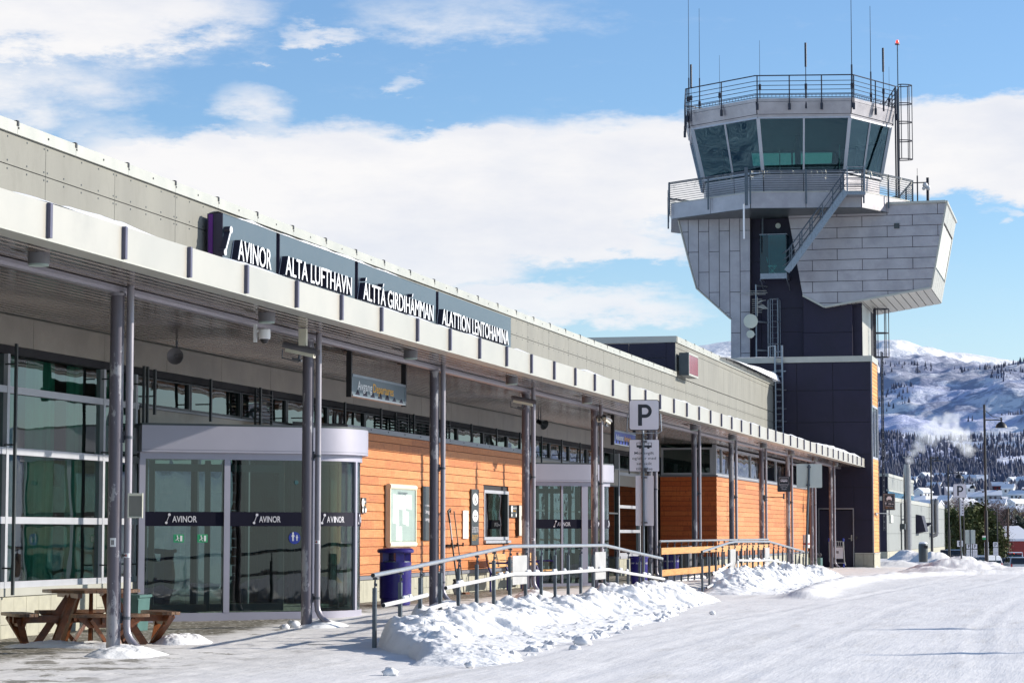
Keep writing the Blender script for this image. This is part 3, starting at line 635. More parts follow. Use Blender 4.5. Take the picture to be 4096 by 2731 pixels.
# ---- upper wall of fibre cement panels
def panel_wall(X, y0, y1, rows, w, start, scr=True):
    m = MB(); s = MB(); ys_ = [y0]; k = start
    while k < y1 - .05:
        if k > y0 + .05: ys_.append(k)
        k += w
    ys_.append(y1)
    for a, b in zip(ys_[:-1], ys_[1:]):
        for z0, z1 in rows:
            m.box(X - .02, X, a + .006, b - .006, z0 + .007, z1 - .007)
            if scr and b - a > .6:
                for yy in [a + .06, b - .06] + [a + (b - a) * f for f in (.25, .5, .75)]:
                    for zz in (z0 + .06, z1 - .06): s.box(X, X + .006, yy - .012, yy + .012, zz - .012, zz + .012)
    return m, s
js = ydx(160, XM)
mw, sc = panel_wall(XM, Y0, YBX, [(4.60, 5.55), (5.55, 6.77), (6.77, 7.235)], 2.60, js - 5.2)
u = mw.build('upper_wall', 'panel', T); sc.build('panel_screws', 'dark_frame', u, smooth=False)
m = MB(); m.box(XM - .3, XM - .022, Y0, YBX, 4.61, 7.20); m.box(XM - .3, XM - .022, YF + .2, YBX, 0, 4.61); m.build('wall_backing', 'dark_back', u)
mw, sc = panel_wall(XM, YRB, YBX, [(7.25, 8.32), (8.32, 8.50)], 1.3, YRB, False); mw.build('raised_wall', 'panel', T)
# coping in lengths, joints covered by small clips
def coping(y0, y1, z0, z1, w, start, parent):
    m = MB(); c = MB(); k = start
    while k < y1:
        a = max(k, y0); b = min(k + w, y1)
        if b > a:
            m.box(XM - .45, XM + .045, a + .004, b - .004, z0, z1)
            if k > y0: c.box(XM + .045, XM + .056, a - .03, a + .03, z1 - .06, z1 + .012); c.box(XM - .2, XM + .05, a - .03, a + .03, z1, z1 + .022)
            for f in (0, .5): c.box(XM + .045, XM + .052, a + (b - a) * f + .015, a + (b - a) * f + .045, z0 + .08, z0 + .11)
        k += w
    o = m.build('coping', 'coping', parent); c.build('coping_clips', 'black', o, smooth=False)
js = ydx(33, XM)
coping(Y0, YRB, 7.235, 7.415, 2.05, js - 6.15, T); coping(YRB, YBX, 8.51, 8.74, 2.05, YRB, T)
m = MB(); m.box(XM - 24, XM - .45, Y0, YBX, 7.0, 7.2); m.box(XM - 24, XM - .32, YRB + .3, YBX, 7.2, 8.6); m.build('roof', 'snow', T)
# dark front of the raised storey
m = MB(); xl = XM - 8
for a, b in ((xl, XM - 4.9), (XM - 4.9, XM - 1.75), (XM - 1.75, XM - .35)):
    for z0, z1 in ((7.2, 7.95), (7.95, 8.50)): m.box(a + .01, b - .01, YRB - .02, YRB, z0, z1 - .014)
m.box(XM - .36, XM - .02, YRB, YRB + .02, 7.2, 8.5); m.build('storey_front', 'dark_panel', T)
m = MB(); m.box(xl, XM + .045, YRB - .06, YRB + .15, 8.51, 8.742); m.build('storey_coping', 'coping', T)
# drift of snow lying on the high roof near its far end
def snow_slab(x0, x1, y0, y1, z, h, name, parent, seed=1, nx=30, ny=120, xr=.4, yr=1.0, edge=.12):
    X, Y = np.meshgrid(np.linspace(x0, x1, nx), np.linspace(y0, y1, ny)); tx = (X - x0) / (x1 - x0); ty = (Y - y0) / (y1 - y0)
    e = np.minimum(np.minimum(tx, 1 - tx) * (x1 - x0) / xr, np.minimum(ty, 1 - ty) * (y1 - y0) / yr); prof = np.sqrt(np.clip(1 - (1 - np.clip(e, 0, 1)) ** 2, 0, 1))
    Z = z - .02 + (h(tx, ty) if callable(h) else h) * prof * (.8 + .4 * fbm(X * 1.5, Y * .8, 3, seed)) + (fbm(X * 6, Y * 6, 2, seed + 3) - .5) * .02 * prof
    p = np.array([0., 0, 0]); q = parent
    while q is not None: p += np.array(q.location); q = q.parent
    return grid_mesh(name, X - p[0], Y - p[1], Z - p[2], 'snow', (0, 0, 0), parent)
snow_slab(XM - 3.2, XM + .38, YRB + 10.5, YBX - .35, 8.72, lambda a, b: .62 * b ** .8, 'roof_snow', T, 4, xr=1.1, yr=2.4)
# ---- canopy
Cn = MB(); fins = []; k0 = ydx(172, XF); k45 = ydx(3464, XF); stp = (k45 - k0) / 45; k = -4
while k0 + stp * k < YCE:
    a = max(Y0, k0 + stp * k); b = min(k0 + stp * (k + 1), YCE)
    if b > a: Cn.box(XF - .05, XF, a + .004, b - .004, 4.615, 5.005)
    if k0 + stp * k > Y0: fins.append(k0 + stp * k)
    k += 1
Cn.box(XM + .1, XF - .052, YCE - .05, YCE, 4.62, 4.99)
fa = Cn.build('fascia', 'fascia', T); [MB().box(XF + .001, XF + .045, y - .03, y + .03, 4.625, 5.0).build('fascia_fin', 'fascia_fin', fa) for y in fins]
m = MB(); m.box(XM + .02, XF - .06, Y0, YCE - .06, 4.66, 4.93); m.build('canopy_deck', 'dark_back', T)
m = MB(); m.bar((XF - .03, Y0, 4.602), (XF - .03, YCE, 4.602), .10, .02); m.box(XF - .3, XF - .1, Y0, YCE - .1, 4.60, 4.61); m.build('fascia_trim', 'coping', fa)
m = MB(); x = XM + .12; r = random.Random(2)
while x < XF - .34:
    w = .150; y = Y0
    while y < YCE - .1:
        L_ = 6.0; b = min(y + L_, YCE - .1)
        m.add([(x + .009, y + .004, 4.630), (x + .024, y + .004, 4.610), (x + w - .024, y + .004, 4.610), (x + w - .009, y + .004, 4.630), (x + .009, b - .004, 4.630), (x + .024, b - .004, 4.610), (x + w - .024, b - .004, 4.610), (x + w - .009, b - .004, 4.630)],
              [(0, 1, 5, 4), (1, 2, 6, 5), (2, 3, 7, 6)]); y = b
    x += w
m.build('soffit', 'soffit', T, smooth=False)
m = MB(); m.add([(XC + a_, yy_, z_) for yy_ in (Y0, YCE - .6) for a_, z_ in ((-.075, 4.60), (-.075, 4.555), (-.05, 4.52), (.05, 4.52), (.075, 4.555), (.075, 4.60))],
    [(i, i + 1, i + 7, i + 6) for i in range(5)] + [(5, 4, 3, 2, 1, 0), (6, 7, 8, 9, 10, 11)]); m.build('canopy_beam', 'pipe_paint', T)
def csnow():
    ys_ = np.arange(Y0, YCE - .1, .10); xs_ = np.linspace(XM + .1, XF - .03, 16); X, Y = np.meshgrid(xs_, ys_)
    hh = .07 + .14 * fbm(Y * .35, X * .2, 3, 8) + .50 * sstep(YBX - 22, YBX - 2, Y) * (1 - sstep(YCE - 9, YCE - 1, Y)) * np.clip((XF - X) / 2.0, 0, 1) ** .7
    hh = hh * np.where(X > XF - .12, .45, 1) * (.65 + .7 * fbm(Y * 1.1, X, 3, 3)); Z = 4.96 + hh - .02 * (X > XF - .06); Z[:, -1] = 4.985 + .045 * fbm(ys_ * .8, ys_ * 0, 3, 12)
    grid_mesh('canopy_snow', X - T.location.x, Y - T.location.y, Z, 'snow', (0, 0, 0), T)
csnow()
# ---- columns and downpipes
cpx = [458.5, 1228.6, 1736, 2103.6, 2379, None, 2779, 2927, 3048, 3153, 3247, 3325]
CY = [ydx(p, XC) if p else None for p in cpx]; CY[5] = (CY[4] + CY[6]) / 2
CY = [CY[0] - 7.5] + CY
COLS = []
for i, y in enumerate(CY):
    zb = gzs(XC, y) - .15; m = MB(); m.tube((XC, y, zb), (XC, y, 4.53), .088, 20); c = m.build('column', 'column_paint', T)
    m = MB(); m.disc((XC, y, 4.49), (0, 0, 1), .105, .03, 20); m.build('column_cap', 'pipe_paint', c)
    px_, py_ = XC + .155, y + .05; g0 = gzs(px_, py_)
    m = MB(); m.path([(px_, py_, 4.61), (px_, py_, g0 + .34), (px_ + .01, py_ + .0, g0 + .25), (px_ + .05, py_, g0 + .17), (px_ + .12, py_ + .0, g0 + .09), (px_ + .20, py_, g0 + .04)], .047, 14)
    for z in (3.3, 1.55, .95): m.tube((px_, py_, z), (px_, py_, z + .05), .050, 14)
    d = m.build('downpipe', 'pipe_paint', T)
    for z in (2.68, .42 + g0):
        m = MB(); m.tube((px_, py_, z), (px_, py_, z + .035), .053, 14); m.tube((XC + .085, y + .02, z + .06), (px_ - .03, py_, z + .02), .008, 5); m.tube((XC + .085, y + .02, z - .03), (px_ - .03, py_, z + .015), .008, 5)
        m.box(XC + .07, XC + .10, y - .01, y + .05, z - .05, z + .09); m.build('pipe_clamp', 'galv_dark', d)
    COLS.append((c, d))
# stickers on the nearest column and pipes
def cyl_patch(cx, cy, r, a0, a1, z0, z1, n=10):
    m = MB(); 
    for i in range(n + 1):
        a = a0 + (a1 - a0) * i / n; m.v += [(cx + r * math.cos(a), cy + r * math.sin(a), z0), (cx + r * math.cos(a), cy + r * math.sin(a), z1)]
    m.f += [(2 * i, 2 * i + 2, 2 * i + 3, 2 * i + 1) for i in range(n)]; return m
c, d = COLS[1]; y = CY[1]; zs = hD(440, 2168, 30.4).z
cyl_patch(XC, y, .0895, R(-105), R(-55), zs - .055, zs + .055).build('sticker', 'white', c)
m = cyl_patch(XC, y, .0905, R(-92), R(-84), zs - .03, zs + .028, 3); m2 = cyl_patch(XC, y, .0905, R(-81), R(-73), zs - .03, zs + .028, 3); o = len(m.v); m.add(m2.v, m2.f); m.build('sticker_print', 'black', c)
for q in (1, 2, 4):
    c, d = COLS[q]; y = CY[q] + .05; zz = 1.19 if q == 1 else 1.33
    cyl_patch(XC + .155, y, .0485, R(-130), R(-30), zz, zz + .055).build('sticker', 'white', d); cyl_patch(XC + .155, y, .0492, R(-100), R(-78), zz + .012, zz + .044, 4).build('sticker_print', 'red_paint', d)
    cyl_patch(XC + .155, y, .0492, R(-128), R(-104), zz + .018, zz + .038, 4).build('sticker_print', 'black', d)
# ---- metal band below the canopy
m = MB(); y = Y0; js = ydx(660, XM + .06)
while js > Y0: js -= 2.6
ks = [Y0] + [js + 2.6 * i for i in range(1, 60) if js + 2.6 * i < YF] + [YF]
for a, b in zip(ks[:-1], ks[1:]): m.box(XM + .03, XM + .06, a + .004, b - .004, 4.17, 4.60)
m.build('metal_band', 'band', T)
m = MB(); m.box(XM - .25, XM + .02, Y0, YF, 4.06, 4.17); m.build('band_shade_strip', 'dark_back', T)  # dark strip standing in for the shade above the windows
# ---- clerestory windows with outer posts
def pane(parent, mat, a, b, c, d, name='glass'):
    m = MB(); m.quad(a, b, c, d); return m.build(name, mat, parent)
XG = XM - .10
def window_x(X, y0, y1, z0, z1, fw, fmat, gmat, parent, name='window', dep=.08, post=False, seg=1):
    m = MB(); m.box(X - dep, X, y0, y0 + fw, z0, z1); m.box(X - dep, X, y1 - fw, y1, z0, z1); m.box(X - dep, X, y0 + fw, y1 - fw, z0, z0 + fw); m.box(X - dep, X, y0 + fw, y1 - fw, z1 - fw, z1)
    for i in range(1, seg): yy = y0 + (y1 - y0) * i / seg; m.box(X - dep, X, yy - fw / 2, yy + fw / 2, z0 + fw, z1 - fw)
    f = m.build(name, fmat, parent); pane(f, gmat, (X - dep / 2, y0 + fw, z0 + fw), (X - dep / 2, y1 - fw, z0 + fw), (X - dep / 2, y1 - fw, z1 - fw), (X - dep / 2, y0 + fw, z1 - fw))
    return f
ymul = [ydx(548, XM)]
while ymul[-1] < YF - 2.4: ymul.append(ymul[-1] + 2.56)
ymul[-1] = YF
louv = {2: (.0, .42), 5: (.55, 1), 6: (0, 1), 7: (0, .4)}
for i, (a, b) in enumerate(zip(ymul[:-1], ymul[1:])):
    f = window_x(XG, a + .01, b - .01, 3.56, 4.10, .06, 'dark_frame', 'glass', T)
    m = MB(); m.box(XM + .16, XM + .20, a + .22, a + .27, 3.42, 4.16); m.tube((XM - .1, a + .24, 3.72), (XM + .18, a + .24, 3.72), .012, 5); m.build('screen_post', 'dark_frame', T)
    if i in louv:
        m = MB(); f0, f1 = louv[i]; ya = a + (b - a) * f0 + .2; yb = a + (b - a) * f1
        for j in range(10): z = 3.46 + j * .066; m.bar((XM + .10, ya, z), (XM + .10, yb, z + .008), .09, .008, (0.25, 0, 1))
        for yy in (ya, yb): m.box(XM + .08, XM + .12, yy - .015, yy + .015, 3.42, 4.14)
        m.build('sun_louvre', 'dark_frame', T)
# grey metal below the clerestory, behind the entrances
ya, yb = ydx(560, XM), YF
m = MB(); m.box(XM - .06, XM - .02, ya, yb, 3.02, 3.55); m.build('metal_apron', 'band', T)
m = MB(); m.box(XM - .04, XM + .02, ya, yb, 3.53, 3.565); m.build('window_sill', 'grey_frame', T)
# ---- glazed hall at the left: transoms, mullions, panes

yl = ydx(556, XM)
m = MB(); XK = XM - .02
for z, h in ((3.55, .10), (2.67, .10), (1.68, .10), (.76, .09), (4.10, .06)): m.box(XK - .1, XK, Y0, yl, z - h / 2, z + h / 2)
ms = [ydx(30, XM) + 3.45 * i for i in range(-3, 2)] + [ydx(545, XM)]
for y in ms:
    if y > Y0: m.box(XK - .14, XK + .005, y - .04, y + .04, .7, 4.12)
wl = m.build('curtain_wall', 'light_frame', T)
m = MB()
for y in ms + [ydx(560, XM)]:
    if y > Y0: m.box(XM + .13, XM + .17, y - .02 - .12, y + .02 - .12, .62, 4.19); [m.tube((XM - .02, y - .12, z), (XM + .15, y - .12, z), .012, 5) for z in (3.9, 2.75, 1.0)]
m.build('screen_rail', 'dark_frame', wl)
ys_ = [Y0] + [y for y in ms if y > Y0]
for a, b in zip(ys_[:-1], ys_[1:]):
    for z0, z1 in ((.80, 1.63), (1.73, 2.62), (2.72, 3.50), (3.60, 4.08)): pane(wl, 'glass', (XK - .06, a, z0), (XK - .06, b, z0), (XK - .06, b, z1), (XK - .06, a, z1))
m = MB(); m.box(XM - .1, XM + .05, Y0, yl, .60, .715); m.build('sill', 'coping', wl)
def plinth(X, y0, y1, z0, z1, parent, seed=1, w=.24):
    m = MB(); y = y0; r = random.Random(seed)
    while y < y1:
        b = min(y + w, y1); z = z0; cuts = [z0] + sorted(r.sample([z0 + (z1 - z0) * f for f in (.3, .45, .6, .75)], r.choice((0, 1, 1)))) + [z1]
        for c0, c1 in zip(cuts[:-1], cuts[1:]): m.box(X - .03, X - r.random() * .003, y + .003, b - .003, c0 + .003, c1 - .003)
        y = b
    p = m.build('plinth', 'plinth', parent); m = MB(); m.box(X - .2, X - .031, y0, y1, z0, z1); m.build('plinth_backing', 'dark_back', p); return p
plinth(XM + .02, Y0, yl, -.4, .595, T, 3, .42)
# glazing behind the revolving doors and at the recess before the far wing
ydw = ydx(1381, XT); ye = ydx(2118, XT)
def glazed_run(y0, y1, n, zs=((.12, 1.0), (1.05, 2.1), (2.15, 2.98))):
    m = MB()
    for i in range(n + 1): y = y0 + (y1 - y0) * i / n; m.box(XK - .12, XK, y - .04, y + .04, 0, 3.02)
    for z0, z1 in zs: m.box(XK - .1, XK - .002, y0, y1, z1, z1 + .05)
    f = m.build('glazing_frame', 'dark_frame', T)
    for i in range(n):
        a = y0 + (y1 - y0) * i / n + .04; b = y0 + (y1 - y0) * (i + 1) / n - .04
        for z0, z1 in zs: pane(f, 'glass', (XK - .06, a, z0), (XK - .06, b, z0), (XK - .06, b, z1), (XK - .06, a, z1))
glazed_run(yl + .1, ydw + .2, 3, ((.12, 2.98),)); 
yga, ygb = ydx(2478, XM), ydx(2562, XM)
glazed_run(ye + .1, yga - .05, 3)
m = MB()
for y in (yga, ygb): m.box(XK - .12, XK + .02, y - .06, y + .06, 0, 4.12)
for z in (3.42, 2.35, 1.55, .80): m.box(XK - .1, XK + .018, yga + .06, ygb - .06, z - .05, z + .05)
m.box(XK - .1, XK + .05, yga + .06, ygb - .06, .66, .75)
f = m.build('glazing_frame', 'light_frame', T)
for z0, z1 in ((.85, 1.5), (1.6, 2.3), (2.4, 3.37)): pane(f, 'glass', (XK - .05, yga + .06, z0), (XK - .05, ygb - .06, z0), (XK - .05, ygb - .06, z1), (XK - .05, yga + .06, z1))
plinth(XM + .01, yga - .1, ygb + .2, -.3, .66, T, 9)
# ---- timber cladding
def boards(mb, X, y0, y1, z0, z1, holes=(), axis='Y', tilt=.012):
    z = math.floor(z0 / BH) * BH
    while z < z1 - .01:
        a = max(z, z0) + .005; b = min(z + BH, z1) - .006
        segs = [(y0, y1)]
        for (h0, h1, k0_, k1_) in holes:
            if b > k0_ and a < k1_:
                segs = [s for t in segs for s in ((t[0], min(t[1], h0)), (max(t[0], h1), t[1])) if s[1] - s[0] > .01]
        for s0, s1 in segs:
            o = [(X - .03, s0, a), (X, s0, a), (X - tilt, s0, b), (X - .03, s0, b), (X - .03, s1, a), (X, s1, a), (X - tilt, s1, b), (X - .03, s1, b)]
            if axis == 'X': o = [(p[1], -p[0] + 2 * X, p[2]) if False else (p[1], YFW + (X - p[0]), p[2]) for p in o]
            fs = [(0, 1, 2, 3), (7, 6, 5, 4), (0, 4, 5, 1), (1, 5, 6, 2), (2, 6, 7, 3)]
            mb.add(o, fs if axis != 'X' else [f[::-1] for f in fs])
        z += BH
ZT = 3.475
wy0, wy1, wz0, wz1 = ydx(1936, XT), ydx(2034, XT), 1.33, 2.51
m = MB(); boards(m, XT, ydw, ye, .66, ZT, [(wy0 - .02, wy1 + .02, wz0 - .02, wz1 + .02)]); tw = m.build('timber_wall', 'timber', T, smooth=False)
m = MB(); m.box(XM + .02, XT - .045, ydw + .1, wy0 - .03, 0, ZT); m.box(XM + .02, XT - .045, wy1 + .03, ye - .1, 0, ZT); m.box(XM + .02, XT - .045, wy0 - .03, wy1 + .03, 0, wz0); m.box(XM + .02, XT - .045, wy0 - .03, wy1 + .03, wz1, ZT); m.box(XM + .02, XM + .1, wy0 - .1, wy1 + .1, wz0, wz1); m.build('wall_core', 'dark_back', tw)
m = MB(); m.prism([(XT + .05, ydw - .03, ZT), (XT + .05, ydw - .03, ZT + .10), (XM, ydw - .03, ZT + .17), (XM, ydw - .03, ZT)], (0, ye - ydw + .05, 0)); fl = m.build('roof_flashing', 'grey_frame', T)
m = MB(); y = ydw + .3
while y < ye: m.disc((XT + .05, y, ZT + .06), (1, 0, 0), .014, .008, 8); y += 1.2
m.build('flashing_screws', 'black', fl)
plinth(XT + .0, ydw, ye, -.4, .575, T, 5)
m = MB(); m.box(XT - .05, XT + .03, ydw - .01, ye, .58, .655); m.build('plinth_cap', 'grey_frame', T)
f = window_x(XT + .01, wy0, wy1, wz0, wz1, .075, 'light_frame', 'glass', T, dep=.12)
m = MB(); m.box(XT - .02, XT + .06, wy0 - .04, wy1 + .04, wz0 - .075, wz0 - .01); m.build('window_sill', 'light_frame', f)
m = MB(); m.box(XT - .10, XT + .02, wy1 - .20, wy1 - .08, wz0 + .08, wz1 - .08); m.build('window_side_frame', 'dark_frame', f)
# ---- far wing: shaded front and sunlit side
YFW = YF; ywe = ydx(3232, XW)
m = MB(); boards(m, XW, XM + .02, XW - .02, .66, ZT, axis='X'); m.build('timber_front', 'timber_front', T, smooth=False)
m = MB(); boards(m, XW, YF + .0, ywe, .66, ZT); tw2 = m.build('timber_wall', 'timber', T, smooth=False)
m = MB(); m.box(XM + .02, XW - .045, YF + .045, ywe, -.3, ZT - .02); m.build('wall_core', 'dark_back', tw2)
plinth(XW, YF, ywe, -.6, .575, T, 6)
m = MB(); m.box(XM, XW, YF, YF + .03, -.5, .58); m.build('plinth_front', 'plinth', T)
m = MB(); m.box(XW - .05, XW + .03, YF - .03, ywe, .58, .655); m.box(XM, XW + .03, YF - .03, YF + .02, .58, .655); m.build('plinth_cap', 'grey_frame', T)
m = MB(); m.box(XW - .1, XW + .04, YF - .04, ywe, ZT, ZT + .05); m.box(XM, XW - .1, YF - .04, YF + .1, ZT, ZT + .05); m.build('roof_flashing', 'grey_frame', T)
wj = [YF + .12, ydx(2893, XW), ydx(2954, XW), ydx(3008, XW), ydx(3058, XW), ydx(3110, XW), ydx(3160, XW), ydx(3205, XW), ywe]
for a, b in zip(wj[:-1], wj[1:]): window_x(XW - .02, a, b - .02, ZT + .06, 4.56, .09, 'light_frame', 'glass', T)
m = MB(); xa, xb = XM + .05, XW - .16; z0, z1 = ZT + .06, 4.50
m.box(xa, xb, YF - .02, YF + .05, z0, z0 + .08); m.box(xa, xb, YF - .02, YF + .05, z1 - .07, z1); m.box(xa, xa + .08, YF - .02, YF + .05, z0 + .08, z1 - .07); m.box(xb - .08, xb, YF - .02, YF + .05, z0 + .08, z1 - .07); m.box(xb, XW - .02, YF + .0, YF + .10, z0, 4.6)
f = m.build('window', 'light_frame', T); pane(f, 'glass', (xa + .08, YF + .02, z0 + .08), (xb - .08, YF + .02, z0 + .08), (xb - .08, YF + .02, z1 - .07), (xa + .08, YF + .02, z1 - .07))
# small wall box and fire cabinet on the far wing are separate things (below)
# ---- interior seen through the glass
m = MB(); m.box(XM - 9, XM - .12, Y0, YF + 6, -.1, .03); m.build('hall_floor', 'interior_floor', T)
m = MB(); m.box(XM - 9.1, XM - 9, Y0, YF + 6, 0, 4.6); m.box(XM - 9, XM - .3, Y0 - .1, Y0, 0, 7); m.box(XM - 9, XM - .3, YF + 6, YF + 6.1, 0, 4.6); m.box(XM - 9, XM - .31, Y0, YF + 6, 4.45, 4.55); ih = m.build('hall_wall', 'interior', T)
m = MB(); r = random.Random(4); y = Y0 + .5
while y < yl - .2:
    w = r.uniform(.35, 1.0); x = XM - r.choice((.35, .42, .5)); n = int(w / .07)
    for i in range(n):
        a = y + i * .07; m.quad((x + (.03 if i % 2 else -.03), a, .75), (x + (-.03 if i % 2 else .03), a + .07, .75), (x + (-.03 if i % 2 else .03), a + .07, 4.1), (x + (.03 if i % 2 else -.03), a, 4.1))
    y += w + r.uniform(.25, .9)
m.build('curtain', 'curtain', T, smooth=False)
m = MB()
for i in range(9): y = 30 + i * 7.2; m.tube((XM - 3.5, y, 0), (XM - 3.5, y, 4.5), .16, 14)
for i in range(12): y = 27 + i * 5; m.box(XM - 6.5, XM - 5.7, y, y + 2.2, 0, 1.15)
m.build('hall_fittings', 'white', T)

# upright panels added in the hall as stand-ins for reflection streaks in the glass
r = random.Random(31); pm = ['white', 'timber', 'dark_frame', 'curtain', 'bench_wood', 'chair_white', 'sign_blue', 'lamp_grey', 'light_frame']
for i in range(46):
    y = 24 + i * 1.15 + r.uniform(-.3, .3); x = XM - r.uniform(.9, 4.6); w = r.uniform(.12, .8); h = r.choice((1.9, 2.4, 2.9, 1.1)); m = MB(); m.box(x, x + .06, y, y + w, .03, h); m.box(x - w * .5, x, y + .02, y + .06, .03, h * .8); m.build('streak_panel', pm[i % 9], T)
# ---- revolving doors
def drum(pxa, Da, pxb, slope, r, zb, posts, kick, ztop, ftop, band=(1.61, 1.84), letters=()):
    """plan outline: a flat run then a quarter drum, in camera-right / forward metres turned into world"""
    f = math.tan(slope); xa = (pxa - 2048) / FPX * Da
    # intersect the column pxb with the flat line
    tb = (pxb - 2048) / FPX; xb = (tb * (Da - f * xa)) / (1 - tb * f); Db = Da + f * (xb - xa)
    c = Vector((xb - r * math.sin(slope), Db + r * math.cos(slope)))
    def P(u):              # metres along outline -> (x, D, tangent angle)
        Lf = math.hypot(xb - xa, Db - Da)
        if u <= Lf: return xa + u * math.cos(slope), Da + u * math.sin(slope), slope
        a = slope + (u - Lf) / r; return c.x + r * math.sin(a), c.y - r * math.cos(a), a
    Lf = math.hypot(xb - xa, Db - Da); tot = Lf + r * R(140)
    def W(u, off, z):
        x, D, a = P(u); x += off * math.sin(a); D -= off * math.cos(a); return at(x, D, z)
    D_ = bpy.data.objects
    us = [0, Lf * .25, Lf * .5, Lf * .75] + [Lf + r * R(140) * i / 26 for i in range(27)]
    def shell(name, mat, z0, z1, o0, o1, parent, us_=None):
        m = MB(); U = us_ or us
        for u in U: m.v += [tuple(W(u, o1, z0)), tuple(W(u, o1, z1)), tuple(W(u, o0, z1)), tuple(W(u, o0, z0))]
        n = len(U)
        for i in range(n - 1):
            for j in range(4): m.f.append((4 * i + j, 4 * i + (j + 1) % 4, 4 * i + 4 + (j + 1) % 4, 4 * i + 4 + j))
        m.f += [(3, 2, 1, 0), (4 * n - 4, 4 * n - 3, 4 * n - 2, 4 * n - 1)]
        return m.build(name, mat, parent, smooth=True, ang=25)
    fr = shell('revolving_door', 'door_grey', zb, kick, -.06, .03, T)
    shell('door_head', 'door_grey', ztop, ztop + .12, -.06, .03, fr)
    shell('door_fascia', 'door_grey', ztop + .11, ftop - .02, -.10, .13, fr); shell('fascia_cap', 'dark_frame', ftop - .02, ftop + .015, -.3, .12, fr); shell('fascia_line', 'galv_dark', ztop + .145, ztop + .15, .13, .132, fr)
    # roof and floor lids
    m = MB(); pts = [W(u, -.05, ftop) for u in us]; q0 = Vector((XM, pts[-1].y, ftop)); q1 = Vector((XM, pts[0].y, ftop)); m.prism(pts + [q0, q1], (0, 0, -.06)); m.build('door_roof', 'dark_frame', fr)
    m = MB(); m.prism([Vector((p.x, p.y, ztop + .1)) for p in pts] + [Vector((XM, pts[-1].y, ztop + .1)), Vector((XM, pts[0].y, ztop + .1))], (0, 0, .02)); m.build('door_ceiling', 'door_grey', fr)
    m = MB(); m.prism([Vector((p.x, p.y, zb + .03)) for p in pts] + [Vector((XM, pts[-1].y, zb + .03)), Vector((XM, pts[0].y, zb + .03))], (0, 0, .02)); m.build('door_floor', 'rubber', fr)
    # glass
    m = MB()
    for u in us: m.v += [tuple(W(u, 0, kick)), tuple(W(u, 0, ztop))]
    m.f += [(2 * i, 2 * i + 2, 2 * i + 3, 2 * i + 1) for i in range(len(us) - 1)]; m.build('door_glass', 'door_glass', fr)
    for b0, b1 in ((0, Lf - .0), (Lf, Lf + r * R(125))): pass
    shell('glass_band', 'band_dark', band[0], band[1], .006, .010, fr)
    for (u, w) in posts:
        m = MB(); a, b = W(u - w / 2, .035, kick), W(u + w / 2, .035, kick); c_, d_ = W(u + w / 2, -.05, kick), W(u - w / 2, -.05, kick); m.prism([a, b, c_, d_], (0, 0, ztop - kick)); m.build('door_post', 'door_grey', fr)
    # inner leaves
    m = MB()
    for (u0, off) in ((Lf * .12, -.55), (Lf * .45, -.60), (Lf * .55, -.6), (Lf * .9, -.7), (Lf + .5, -.8)):
        a = W(u0, off, kick); m.bar(a, a + Vector((0, 0, ztop - kick)), .09, .06, FW); 
    a0, a1 = W(Lf * .12, -.55, ztop - .12), W(Lf * .9, -.7, ztop - .12); m.bar(a0, a1, .07, .12)
    a0, a1 = W(Lf * .12, -.55, kick + .06), W(Lf * .9, -.7, kick + .06); m.bar(a0, a1, .07, .12)
    m.build('inner_leaf', 'dark_frame', fr)
    for (u, w, hh) in letters:
        p = W(u, .012, (band[0] + band[1]) / 2 - hh / 2); q = W(u + .02, .012, p.z); rt = (q - p).normalized(); m = MB()
        logo(m, p - Vector((0, 0, .03)), rt, (0, 0, 1), hh + .07, .004)
        if u > Lf:        # bend the word round the drum, letter by letter
            s = u + w * .22; cw = w * .78 / 5.6
            for ch, k_ in zip('AVINOR', (1, 1, .42, 1.05, 1.1, .95)):
                pc = W(s, .012, p.z); qc = W(s + .02, .012, p.z); text(m, ch, pc, (qc - pc).normalized(), (0, 0, 1), hh, cw * k_ * .88, .004, .01); s += cw * k_
        else: text(m, 'AVINOR', p + rt * w * .22, rt, (0, 0, 1), hh, w * .78, .004, .01)
        m.build('lettering', 'sign_white', fr)
    return fr, W, Lf
def _b(p): return (0, 0)
sl1 = R(22.8)
def ulen(px, pxa, Da, slope):
    f = math.tan(slope); xa = (pxa - 2048) / FPX * Da; tb = (px - 2048) / FPX; xb = (tb * (Da - f * xa)) / (1 - tb * f); return (xb - xa) / math.cos(slope)
U1 = lambda px: ulen(px, 560, 39.0, sl1)
L1 = U1(1245)
D1, W1, _ = drum(560, 39.0, 1245, sl1, 1.22, -.05, [(.04, .1), (U1(909), .1), (L1 + .02, .09), (L1 + 1.02, .07)], .21, 2.69, 3.25,
                 letters=[(U1(664), U1(790) - U1(664), .105), (U1(1014), U1(1124) - U1(1014), .105), (L1 + .18, .50, .105), (L1 + 1.18, .5, .105)])
U2 = lambda px: ulen(px, 2122, 61.4, sl1)
L2 = U2(2345)
D2, W2, _ = drum(2122, 61.4, 2345, sl1, 1.0, .0, [(.04, .1), (L2 - .06, .17), (L2 + .55, .06), (.33 * L2 + .35, .05)], .22, 2.69, 3.26,
                 letters=[(U2(2213), U2(2280) - U2(2213), .105), (L2 + .12, .45, .105), (L2 + .85, .4, .105)])
